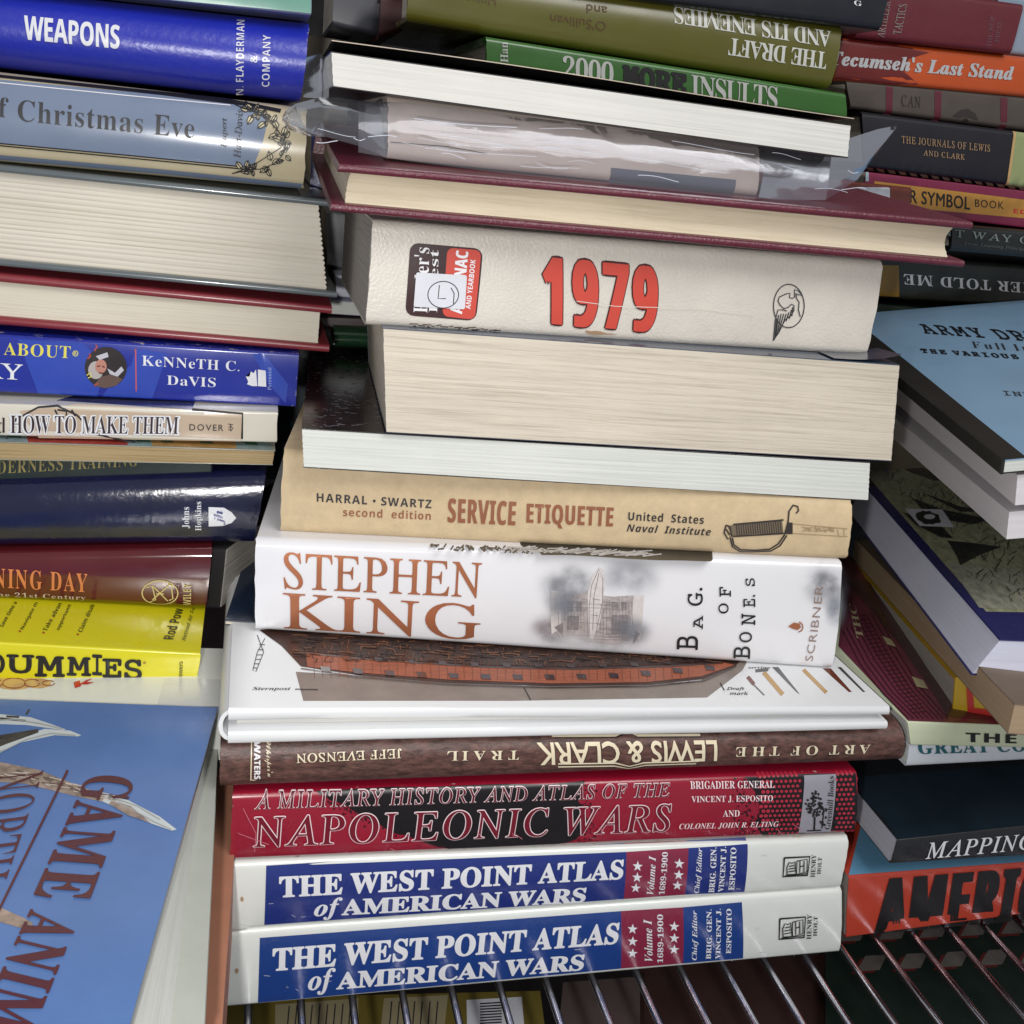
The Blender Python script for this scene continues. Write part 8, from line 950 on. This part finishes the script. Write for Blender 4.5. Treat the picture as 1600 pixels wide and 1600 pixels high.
T(gf, 'NORTH AMERICA', (-3, 1214), (-235, 1780), (70, 1206), mar, 'r', .0, 1.05, 6, 'subtitle_lettering'); S(gf, [[(106, 1206), (2, 1418), (-90, 1620)]], 4, mar, 6, 'maroon_rule')
gg = mat('cover_pale_green', (168, 172, 164), .4, .2); tanc = mat('board_tan', (168, 116, 92), .6, 0, .08, .2, 60)
slabz('pale_green_book', 'thin pale green book edge beneath the big blue wildlife book', ZG - .033, .012, (318, 1660), (-300, 1640), (340, 1200), cover=gg, pages=WHITE, group=G)
TN = slabz('tan_folder', 'tan cardboard folder in the gap between the wildlife book and the centre pile', CAMZ - .272, .04, (286, 1660), (343, 1660), (336, 1205), cover=tanc, pages=tanc, group=G)
for z0, z1, x0 in ((.0, .0405, -.13),):
    V, F = boxv(-.13, -.014, .19, .375, .002, .078); lowr = mesh_obj('cover', [(v[0] + .07, v[1] - .28, v[2]) for v in V], F, mat('cloth_grey_green', (92, 98, 92), .7), smooth=False)
    rt = empty('supporting_book', 'plain grey book hidden under the tan folder at the bottom of the left pile', 'book', Matrix.Translation((-.07, .28, 0)), G); lowr.parent = rt

# ================================================================== RIGHT PILE
orj = mat('cover_coral', (186, 66, 48), .25, .55, .05, .04, 30); skyc = mat('print_light_blue', (110, 164, 200), .3, .4, .04)
AM = Book('american_book', 'coral red book lettered in heavy black with a light blue cover, lowest on the right', extr(1326, 1369, 1600, 1348, 1600, 1429, 1322, 1466), .366, .366, .16, 'soft_spine', orj, GREYP, .0012, 0, group=G)
T(AM.front, 'AMERICAN', (1364, 1463), (1712, 1430), (1374, 1372), K, 'sb', .0, .95, 3, 'title_lettering', .075)
p3 = [(1326, 1367.5), (2040, 1314), (2040, 1240), (1345, 1290)]; P(AM.top, p3, skyc, 1, 'light_blue_cover')
mapc = mat('cover_dark_teal', (28, 44, 56), .4, .2, .5, .05, 9); maps = mat('print_spine_dark', (28, 30, 34), .3, .5, .15)
MP = Slab('mapping_book', 'dark teal book lettered in white capitals, above the coral red book', (1391, 1350, .345), (1342, 1306, .384), (1600, 1336, .345), .001, cover=mapc, group=G) if False else None
MP = Book('mapping_book', 'dark teal book lettered in white capitals, lying on the coral red book', extr(1402, 1312, 1600, 1290, 1600, 1337, 1391, 1350), .355, .345, .13, 'soft_spine', maps, pages_mat('pages_cool', (196, 198, 210), .12), .0012, 0, group=G)
T(MP.front, 'MAPPING', (1445, 1342), (1616, 1326), (1446, 1316), Wg, 'i', .006, 1.05, 3, 'title_lettering')
P(MP.top, [(1402, 1311.5), (2040, 1242), (2040, 1160), (1340, 1214), (1346, 1247), (1380, 1277)], mapc, 1, 'teal_cover')
GW = Book('thin_white_book', 'thin white book with dark teal letters half hidden under the pale green-edged book', extr(1421, 1162, 1600, 1166, 1600, 1188, 1416, 1198), .352, .352, .14, 'soft_spine', mat('cover_white_matt', (206, 212, 220), .4, .2), WHITE, .001, group=G)
T(GW.front, 'GREAT COASTS', (1434, 1178), (1680, 1172), (1434, 1158), mat('print_teal', (24, 90, 100), .4), 'b', .01, 1.05, 3, 'title_lettering')
THE = Book('the_book', 'pale green-edged book with bold black lettering, under the maroon illustrated cover', extr(1418, 1127, 1600, 1134, 1600, 1169, 1423, 1165), .35, .35, .16, 'soft_spine', mat('cover_pale_lime', (206, 214, 184), .35, .3, .04, wear=.3), WHITE, .001, group=G)
T(THE.front, 'THE JOURNEY', (1508, 1163), (1790, 1171), (1508, 1144), K, 'sb', .0, 1.05, 3, 'title_lettering', .02)
mrn = mat('print_maroon_cover', (110, 44, 66), .35, .3, .12, .05, 40); mrd = mat('print_maroon_dark', (72, 36, 44), .35, .3, .2, 0, 60)
t_ = THE.top
P(t_, [(1419, 1126.5), (2040, 1152), (2040, 880), (1310, 870), (1318, 930), (1310, 1010)], mrn, 1, 'maroon_cover')
P(t_, [(1322, 910), (1400, 1000), (1450, 1070), (1480, 1120), (1700, 1135), (1600, 1000), (1420, 900)], mrd, 2, 'dark_cover_area')
mln = []
for k in range(9):
    o_x = k * 7; mln.append([(1316 + o_x * .9, 985 - k * 4), (1345 + o_x, 1040 - k * 3), (1380 + o_x, 1085 - k * 1.5), (1420 + o_x * 1.1, 1124)])
for k in range(26):
    u = k / 25; x = 1330 + 95 * u; y = 965 + 150 * u; mln.append([(x, y), (x + 22, y - 3)])
S(t_, mln, 1.2, mat('print_ink_wine', (56, 24, 34), .4), 3, 'cover_drawing')
T(t_, 'THC', (1350, 1000), (1336, 946), (1338, 998), mat('print_cream_letters', (176, 166, 130), .4), 'b', 0, 1, 4, 'cover_lettering')
PS(t_, [[(1378, 995), (1392, 1000), (1400, 1012), (1386, 1008)], [(1424, 1058), (1442, 1064), (1450, 1078), (1432, 1074)]], mat('print_cream_letters', 0), 4, 'cover_flecks')
# leaning stack of yawed books on the right
yel_c = mat('cover_mustard', (186, 152, 30), .3, .5, .08, .1, 30); tanp = pages_mat('pages_brown_tan', (164, 142, 116), .1, 700, .2)
YB = Slab('yellow_book', 'mustard yellow softcover with red trim and pale pages, leaning out over the maroon cover', (1488, 1116, .375), (1322, 905, .56), (1800, 1120, .352), .022, cover=yel_c, pages=GREYP, t=.0016, ins=.0006, group=G, spine_front=yel_c) if False else None
a0 = (1490, 1062, .372)
YB = Slab('yellow_book', 'mustard yellow book with red trim and grey pages, lying on the maroon illustrated cover', (1494, 1058, .365), (1330, 872, .56), (1800, 1052, .345), .021, cover=yel_c, pages=GREYP, t=.0022, ins=.001, group=G, spine_front=yel_c)
redt = mat('print_trim_red', (180, 40, 32), .3, .5)
P(YB.front, [(1509, 1060), (1512, 1122), (1600, 1128), (1600, 1112), (1522, 1106), (1518, 1060)], redt, 2, 'red_trim')
TA = at(1572, 1146, .309); TA.z += .0135; TBk = at(1330, 872, .56); TBk.z += .0135
TNB = Slab('tan_book', 'thick tan book edge with brown paper sides, between the yellow book and the navy-bordered book', (*proj(TA), TA.y), (*proj(TBk), TBk.y), (*proj(TA + Vector((.06, -.012, 0))), TA.y - .012), .013, cover=mat('cover_dark_tan', (120, 104, 88), .6, 0, .12), pages=tanp, t=.0005, ins=.0, group=G)
nb = mat('cover_navy_border', (42, 42, 104), .28, .5, .06); grass = mat('print_dry_grass', (166, 168, 136), .28, .5, .45, .05, 95, stretch=(3, 1, 1)); birdk = mat('print_bird_black', (40, 38, 36), .3, .5, .3)
NV = Slab('nature_book', 'navy-bordered book with dark birds on dry grass and a white square sticker on its cover', (1563, 999, .346), (1352, 759, .575), (1900, 1012, .32), .0175, cover=nb, pages=pages_mat('pages_lilac', (210, 213, 232), .05, 900, .1), bot=[Vector((-.010, 0, 0))] * 4, t=.0006, ins=.0008, group=G)
t_ = NV.top
P(t_, [(1541, 956), (1600, 957), (1800, 962), (1800, 700), (1330, 700), (1362, 752)], grass, 1, 'grass_picture')
P(t_, [(1530, 950), (1600, 953), (1690, 957), (1690, 900), (1480, 880)], mat('print_grass_pale', (168, 168, 150), .28, .5, .5, .05, 110, stretch=(3, 1, 1)), 1.5, 'grass_picture')
PS(t_, [[(1400, 718), (1415, 735), (1460, 752), (1478, 750), (1440, 730), (1418, 722)], [(1410, 800), (1440, 812), (1470, 822), (1490, 842), (1470, 840), (1430, 820)], [(1480, 845), (1530, 850), (1565, 855), (1530, 868), (1500, 884), (1495, 870)], [(1425, 778), (1470, 796), (1550, 812), (1520, 820), (1450, 808)], [(1440, 770), (1500, 792), (1560, 800), (1500, 800)]], birdk, 2, 'bird_picture')
gs = [[(x, y), (x + rnd.uniform(-8, 14), y - rnd.uniform(3, 14))] for x, y in [(rnd.uniform(1390, 1640), rnd.uniform(700, 952)) for _ in range(620)] if x > 1372 + (y - 752) * .86 + 14 and y < 945]
S(t_, gs[::2], 1.2, mat('print_grass_light', (186, 186, 150), .3, .3), 1.7, 'grass_picture_detail'); S(t_, gs[1::2], 1.3, mat('print_grass_dark', (70, 74, 52), .3, .3), 2.4, 'grass_picture_detail')
P(t_, [(1386, 738), (1396, 722), (1404, 700), (1408, 690), (1396, 690), (1388, 716), (1380, 738)], mat('print_lilac', (150, 144, 190), .3, .5), 2, 'lilac_stem')
P(t_, [(1414, 796), (1472, 797), (1491, 825), (1437, 823)], mat('sticker_white', 0), 4, 'white_sticker'); PS(t_, [ragged(ell(1450, 810, 20, 10, 16, tilt=12), 2, 2)], birdk, 5, 'sticker_drawing'); PS(t_, [ell(1452, 809, 9, 4, 12)], mat('sticker_white', 0), 6, 'sticker_drawing')
wps = pages_mat('pages_side_white', (216, 212, 216), .04, 900, .1)
W2 = Slab('white_paged_book', 'plain white-paged softcover between the creased white book and the navy-bordered bird book', (1577, 800, .350), (1372, 632, .56), (1900, 775, .34), .012, cover=wps, pages=wps, t=.0005, ins=0, group=G)
W1 = Slab('creased_book', 'white book with a creased edge, directly under the light blue drill manual', (1590, 742, .347), (1390, 588, .56), (1900, 716, .335), .013, cover=wps, pages=wps, t=.0005, ins=0, group=G)
lbl = mat('cover_powder_blue', (136, 172, 202), .45, .15, .06, .06, 16); bks = mat('cover_black_edge', (34, 34, 32), .5, .1)
AD = Slab('drill_manual', 'light blue army drill manual with black slab lettering, topmost of the leaning right-hand books', (1567, 719, .345), (1288, 494, .60), (1880, 690, .335), .006, cover=lbl, pages=WHITE, t=.0005, ins=.0006, group=G, spine_left=bks, lower=bks)
t_ = AD.top; P(t_, [(1567, 719), (1288, 494), (1320, 488), (1359, 519), (1420, 567), (1500, 632), (1600, 712), (1620, 714)], bks, 1, 'black_border')
T(t_, 'ARMY DRESS', (1446, 522), (1695, 541), (1432, 506), K, 'm', .01, 1.15, 2, 'title_lettering'); T(t_, 'Full Instruct', (1521, 544), (1700, 556), (1517, 534), inkg, 'b', -.012, 1.3, 2, 'cover_lettering'); T(t_, 'THE VARIOUS', (1441, 552), (1594, 562), (1437, 545), K, 'm', .01, 1.2, 2, 'cover_lettering', .03)
T(t_, 'INFANTRY', (1570, 618), (1700, 628), (1566, 611), inkg, 'm', .0, 1.1, 2, 'cover_lettering')
# ================================================================== BACK ROW
DY = .56
def back(name, label, px, m, pg=CREAM, Y=DY, r=.003, b=0.0, kind='hard_spine', d=.15, **k): return Book(name, label, px, Y, Y, d, kind, m, pg, r, b, group=G, **k)
TM = back('teacher_book', 'dark book with upside-down white lettering and a yellow end, behind the light blue drill manual', extr(1376, 398, 1600, 414, 1600, 478, 1366, 466), mat('cover_dark_mixed', (42, 44, 38), .35, .3, .5, .05, 60), Y=.61)
P(TM.front, [(1377, 414), (1404, 415), (1405, 464), (1366, 462)], mat('print_ochre', (170, 126, 40), .4, .3, .2), 2, 'yellow_end'); T(TM.front, 'TEACHER TOLD ME', (1690, 448), (1411, 427.5), (1690, 464), Wt, 'b', 0, 1.08, 3, 'title_lettering')
WY = back('black_way_book', 'black book with grey letters behind the right end of the burgundy hardcover', extr(1488, 350, 1600, 360, 1600, 402, 1486, 392), mat('cover_soft_black', (22, 24, 24), .4, .3), Y=.55)
T(WY.front, 'ANCIENT WAY OF LIFE', (1370, 358), (1700, 391), (1370, 346), mat('print_grey_letters', (120, 130, 126), .4), 'r', .004, 1.2, 3, 'title_lettering'); T(WY.front, 'From Learning Principled', (1505, 384), (1610, 394), (1505, 377), mat('print_grey_dim', (84, 90, 90), .4), 'i', .002, 1, 3, 'subtitle_lettering')
pinkc = mat('cover_magenta', (122, 32, 66), .35, .4, .08)
SY = back('symbol_book', 'magenta book with an orange band lettered SYMBOL BOOK, behind the plastic bag', extr(1352, 268, 1600, 298, 1600, 356, 1350, 326), pinkc, Y=.565, kind='soft_spine', r=.001)
P(SY.front, [(1366, 283), (1600, 312), (2040, 366), (2040, 390), (1600, 341), (1366, 320)], mat('print_amber', (186, 134, 56), .35, .4, .06), 2, 'amber_band'); P(SY.front, [(1352, 269), (1357, 268.5), (1357, 283), (1352, 283)], mat('print_pale_blue', (150, 170, 176), .4), 3, 'pale_end')
T(SY.front, 'MAKER SYMBOL', (1366, 310), (1515, 328), (1366, 289), K, 'n', .012, 1, 3, 'title_lettering'); T(SY.front, 'BOOK', (1523, 323), (1568, 327), (1523, 311), K, 'n', 0, 1.1, 3, 'title_lettering'); T(SY.front, 'EDITION', (1583, 333), (1660, 341), (1583, 326), mat('print_red', 0), 'sb', 0, 1, 3, 'edition_lettering')
RS = back('russet_book', 'short russet book with a white price sticker on its spine, beside the plastic bag', (1298, 280, 1424, 293, 1422, 322, 1296, 312), mat('cover_russet', (118, 56, 44), .4, .3, .12), Y=.50, kind='soft_spine', r=.001, d=.04)
P(RS.front, rrect((1338, 292), (1390, 293), (1390, 313), (1340, 307), .15), mat('sticker_white', 0), 2, 'price_sticker')
JL = back('journals_book', 'black book with gilt small capitals and a green end label, above the magenta symbol book', extr(1347, 174, 1600, 206, 1600, 293, 1351, 262), mat('cloth_ink_blue', (16, 15, 27), .5, .1, .15, .2, 60), Y=.566)
P(JL.front, [(1584, 205), (1990, 256), (1990, 342), (1572, 290)], mat('label_sage', (148, 158, 108), .4, .2), 2, 'sage_label'); P(JL.front, [(1584, 205), (1588, 205), (1576, 290), (1572, 290)], mat('print_peach', (196, 160, 110), .4), 3, 'label_edge')
gilt = mat('foil_gilt', (168, 138, 106), .45, 0, .1, 0, 60, metal=.2)
T(JL.front, 'THE JOURNALS OF LEWIS', (1408, 223.5), (1546, 237.5), (1408, 212), gilt, 'r', .008, 1.1, 3, 'title_lettering'); T(JL.front, 'AND CLARK', (1442, 243), (1507, 250), (1442, 234), gilt, 'r', .008, 1.1, 3, 'title_lettering')
hb = []
for k in range(16): x = 1352 + k * 17; hb.append([(x, 262 + (x - 1351) * .125), (x + 11, 263.5 + (x - 1351) * .125), (x + 14, 268 + (x - 1351) * .125), (x + 4, 267 + (x - 1351) * .125)])
PS(SY.top, hb, mat('print_braid', (130, 78, 58), .5), 2, 'braid_pattern')
OL = back('faded_banded_book', 'faded grey-brown book with thin red bands, between the orange and the ink-blue book', extr(1322, 124, 1600, 150, 1600, 204, 1330, 170), mat('cloth_faded_brown', (78, 70, 64), .6, 0, .12, .2), Y=.572)
for x in (1384, 1460, 1563): P(OL.front, [(x, 128 + (x - 1322) * .1), (x + 11, 129 + (x - 1322) * .1), (x + 10, 178 + (x - 1322) * .1), (x, 177 + (x - 1322) * .1)], mat('print_band_red', (92, 30, 44), .5), 2, 'red_band')
PS(OL.front, [[(1488, 181), (1500, 172), (1512, 170), (1524, 178), (1528, 188), (1510, 182), (1498, 184)], [(1504, 186), (1510, 184), (1514, 190), (1506, 190)]], mat('print_faint', (48, 42, 40), .5), 3, 'emblem'); T(OL.front, 'CAN', (1408, 166), (1438, 169), (1408, 148), mat('print_faint', 0), 'r', 0, 1.1, 3, 'title_lettering')
TC = back('orange_book', 'orange and dark red book with fat white italic title, at upper right', extr(1308, 58, 1600, 88, 1600, 151, 1304, 124), mat('cover_orange', (190, 78, 26), .35, .35, .06), Y=.57)
P(TC.front, [(1308, 60), (1380, 67), (1432, 71), (1426, 77), (1452, 82), (1420, 92), (1412, 112), (1424, 122), (1435, 132), (1400, 132), (1305, 123)], mat('print_dark_red', (104, 28, 24), .35, .35, .1), 2, 'dark_red_area')
T(TC.front, "Tecumseh's Last Stand", (1298, 101.5), (1583, 126), (1298, 78), mat('print_grey_white', (182, 184, 186), .4), 'bi', .0, .95, 3, 'title_lettering', .03, .01)
AR = back('artillery_book', 'dark red cloth book lettered ARTILLERY TACTICS, near the top right corner', (1345, -30, 1600, 6, 1580, 84, 1338, 58), mat('cloth_dark_red', (96, 22, 34), .5, .1, .08, .2, 200), Y=.565)
sv = mat('print_silver', (140, 130, 126), .4)
T(AR.front, 'ARTILLERY', (1381, 59), (1392, -4), (1369, 58), sv, 'r', .006, 1, 3, 'title_lettering'); T(AR.front, 'TACTICS', (1407, 54), (1417, 7), (1394, 53), sv, 'r', .006, 1, 3, 'title_lettering'); T(AR.front, 'THE NEW', (1548, 74), (1553, 25), (1541, 73), mat('print_silver_dim', (110, 76, 84), .5), 'r', 0, 1, 3, 'publisher_lettering'); T(AR.front, 'PRESS', (1560, 66), (1564, 35), (1553, 65), mat('print_silver_dim', 0), 'r', 0, 1, 3, 'publisher_lettering')
PBK = back('pale_blue_box', 'pale blue board behind the dark red artillery book, in the top right corner', extr(1560, -20, 1700, -3, 1700, 100, 1556, 82), mat('board_pale_blue', (140, 160, 178), .5), Y=.60, kind='soft_spine')
NT = back('dark_top_book', 'very dark navy book above the olive draft book, cut off by the top edge', (900, -85, 1396, -40, 1376, 47, 900, -12), mat('cover_midnight', (16, 20, 30), .4, .2, .2), Y=.535)
T(NT.front, 'G', (1334, 8), (1346, 10), (1334, 0), Wt, 'b', 0, 1, 3, 'publisher_lettering')
olive = mat('jacket_olive', (92, 90, 30), .3, .4, .07, .08, 30, wear=.3)
DR = back('draft_book', 'olive green book with upside-down white stencil-like title, at the top behind the topmost paperback', (640, -62, 1319, 38, 1300, 139, 636, 32), olive, Y=.54, b=.003, r=.004)
wst = mat('print_off_white', (204, 206, 200), .4, .2)
T(DR.front, 'THE DRAFT', (1292, 82), (1139, 59), (1290, 108.5), wst, 'b', .0, .9, 3, 'title_lettering'); T(DR.front, 'AND ITS ENEMIES', (1300, 48), (1054, 8.5), (1298, 74.5), wst, 'b', .0, .9, 3, 'title_lettering')
brn = mat('print_brown', (84, 60, 30), .45)
T(DR.front, "O'Sullivan", (947, 34), (860, 21.5), (946.5, 49.5), brn, 'n', 0, 1, 3, 'author_lettering'); T(DR.front, 'and', (949, 10), (917, 6), (948.5, 24), brn, 'n', 0, 1, 3, 'author_lettering'); T(DR.front, 'Meckler', (950, -14), (890, -24), (950, -1), brn, 'n', 0, 1, 3, 'author_lettering'); T(DR.front, 'University', (775, -4), (690, -16), (775, 9.5), brn, 'n', 0, 1, 3, 'publisher_lettering')
INS = back('insults_book', 'bright green book lettered 2000 MORE INSULTS, half hidden behind the topmost paperback', (760, 57, 1321, 146, 1324, 186, 760, 104), mat('jacket_green', (58, 112, 42), .35, .4, .07, .08, 30, wear=.2), Y=.532, r=.002)
f = INS.front
T(f, '2000', (879, 123), (958, 134), (879, 86), wst, 'b', .0, .9, 3, 'title_lettering'); T(f, 'MORE', (971, 136), (1072, 151), (971, 99), K, 'm', .01, .85, 3, 'title_lettering', .055, .02); T(f, 'INSULTS', (1080, 153), (1214, 172), (1080, 116), wst, 'b', .0, .9, 3, 'title_lettering'); T(f, 'Han', (794, 98), (793, 66), (782, 97), wst, 'b', 0, 1, 3, 'author_lettering')
dd_ = back('dim_grey_book', 'dim grey book in shadow at the top, left of the olive draft book', (522, -90, 640, -75, 600, 60, 520, 40), mat('jacket_dim_grey', (74, 76, 84), .4, .3, .3, .1, 20), Y=.60)
mr_ = back('maroon_end_book', 'dark maroon-edged book end beneath the olive draft book', (595, -10, 640, -5, 636, 45, 592, 60), mat('cover_maroon_dark', (70, 28, 30), .5), Y=.585)
# vertical strip of books seen through the gap between left and centre piles
WN = back('winston_book', 'narrow blue book lettered WINSTON, in the gap left of the burgundy hardcover', (487, 205, 512, 207, 510, 300, 485, 290), mat('cover_blue_dim', (44, 48, 96), .4, .3), Y=.56, kind='soft_spine', r=.001)
T(WN.front, 'WINSTON', (501, 265), (503, 210), (493, 264), mat('print_grey_letters', 0), 'sb', 0, 1, 3, 'title_lettering'); P(WN.front, [(505, 207), (512, 207), (510, 265), (504, 265)], mat('print_rust_strip', (120, 60, 40), .5), 2, 'rust_strip')
back('grey_spine_book', 'dark grey glossy book end in the gap left of the 1979 almanac', (510, 330, 556, 335, 556, 425, 512, 415), mat('cover_grey_gloss', (70, 72, 76), .25, .6, .3, .1), Y=.57, kind='soft_spine', r=.001)
back('white_gap_book', 'small white paged book in the gap left of the 1979 almanac', (524, 430, 600, 434, 600, 468, 526, 464), mat('cover_white_dim', (190, 192, 206), .5), WHITE, Y=.55, kind='soft_spine', r=.001)
back('loose_pages_book', 'white book with splayed page edges in the narrow gap beside the red hardcover', (512, 470, 600, 474, 600, 496, 512, 490), mat('cover_white_dim', 0), WHITE, Y=.545, kind='soft_fore')
back('dark_gap_book', 'brown-black book end in the narrow gap beside the red hardcover', (500, 494, 600, 498, 600, 516, 506, 512), mat('cover_brown_black', (50, 36, 36), .5), Y=.55, kind='soft_spine', r=.001)
back('green_gloss_book', 'rounded glossy dark green book end in the gap above the black streaked cover', (522, 512, 620, 516, 620, 553, 524, 550), mat('cover_green_gloss', (36, 66, 44), .18, .8), Y=.54, b=.006, r=.006)
# plain stacks carrying the back row
def filler(label, x0, x1, y0, y1, z0, z1, cols):
    z = z0; n = len(cols)
    for i, c_ in enumerate(cols):
        h = (z1 - z0) / n; cx, cy = (x0 + x1) / 2, (y0 + y1) / 2; r_t = empty('stacked_book', label[i], 'book', Matrix.Translation((cx, cy, z)), G)
        hx, hy = (x1 - x0) / 2 - .006 * (i % 2), (y1 - y0) / 2
        for nm, zz0, zz1, ins, m_ in (('cover', 0, .0025, 0, c_), ('cover', h - .0028, h - .0003, 0, c_), ('page_block', .0026, h - .0029, .004, CREAM)):
            V, F = boxv(-hx + ins, hx - ins, -hy + ins, hy - ins, zz0, zz1); mesh_obj(nm, V, F, m_, r_t, smooth=False)
        V, F = boxv(-hx, hx, -hy - .002, -hy - .0002, 0, h - .0003); mesh_obj('spine', V, F, c_, r_t, smooth=False); z += h
fc = [mat('filler_%d' % i, c_, .5, .1) for i, c_ in enumerate([(60, 30, 34), (40, 52, 60), (88, 80, 66), (34, 48, 38), (70, 66, 72)])]
filler(['deep red plain book at the bottom of the hidden back stack', 'blue-grey plain book in the hidden back stack', 'drab plain book in the hidden back stack', 'dark green plain book in the hidden back stack', 'grey plain book topmost in the hidden back stack'], .06, .25, .585, .72, .0005, .383, fc)
filler(['deep red plain book at the bottom behind the right pile', 'blue-grey plain book behind the right pile', 'drab plain book behind the right pile', 'dark green plain book topmost behind the right pile'], .33, .56, .61, .74, .0005, .285, fc[:4])
filler(['deep red plain book at the bottom behind the gap', 'blue-grey plain book behind the gap', 'drab plain book topmost behind the gap'], -.16, .05, .64, .74, .0005, .4, fc[:3])
# ================================================================== things on the level below, seen between the rods
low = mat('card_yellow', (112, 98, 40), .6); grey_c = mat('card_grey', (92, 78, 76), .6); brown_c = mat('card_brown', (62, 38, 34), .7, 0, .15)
def lower(name, label, px, z, h, m, cat='book', pg=None):
    return slabz(name, label, z, h, px[0], px[1], px[2], cover=m, pages=pg or GREYP, group='things stored on the level below', cat=cat)
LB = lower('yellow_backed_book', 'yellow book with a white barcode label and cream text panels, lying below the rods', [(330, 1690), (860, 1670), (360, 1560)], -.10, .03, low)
t_ = LB.top
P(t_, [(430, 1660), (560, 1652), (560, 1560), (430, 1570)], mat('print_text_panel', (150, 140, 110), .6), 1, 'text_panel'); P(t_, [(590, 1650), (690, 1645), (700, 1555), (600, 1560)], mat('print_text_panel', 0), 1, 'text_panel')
S(t_, [[(445 + k * 12, 1650 - k * .5), (452 + k * 12, 1572 - k * .5)] for k in range(9)] + [[(605 + k * 12, 1645), (612 + k * 12, 1565)] for k in range(7)], 2, inkg, 2, 'printed_text')
P(t_, [(730, 1640), (822, 1636), (815, 1558), (729, 1563)], mat('sticker_white', 0), 2, 'barcode_label'); S(t_, [[(750, 1569 + k * 4.4), (784, 1567 + k * 4.4)] for k in range(12)], 2.2, K, 3, 'barcode_bars')
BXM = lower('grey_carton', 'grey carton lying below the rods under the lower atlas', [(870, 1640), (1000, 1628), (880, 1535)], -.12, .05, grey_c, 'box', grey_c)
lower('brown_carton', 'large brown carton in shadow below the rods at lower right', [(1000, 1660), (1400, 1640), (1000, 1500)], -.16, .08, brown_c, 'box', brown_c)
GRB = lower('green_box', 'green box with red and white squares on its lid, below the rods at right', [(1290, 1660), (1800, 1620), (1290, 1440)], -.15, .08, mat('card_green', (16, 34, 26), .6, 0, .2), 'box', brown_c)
sq = []
for k in range(6):
    for j in range(2): x = 1330 + k * 64 - j * 30; y = 1522 - k * 3 - j * 46; sq.append([(x, y), (x + 36, y - 2), (x + 48, y - 26), (x + 14, y - 24)])
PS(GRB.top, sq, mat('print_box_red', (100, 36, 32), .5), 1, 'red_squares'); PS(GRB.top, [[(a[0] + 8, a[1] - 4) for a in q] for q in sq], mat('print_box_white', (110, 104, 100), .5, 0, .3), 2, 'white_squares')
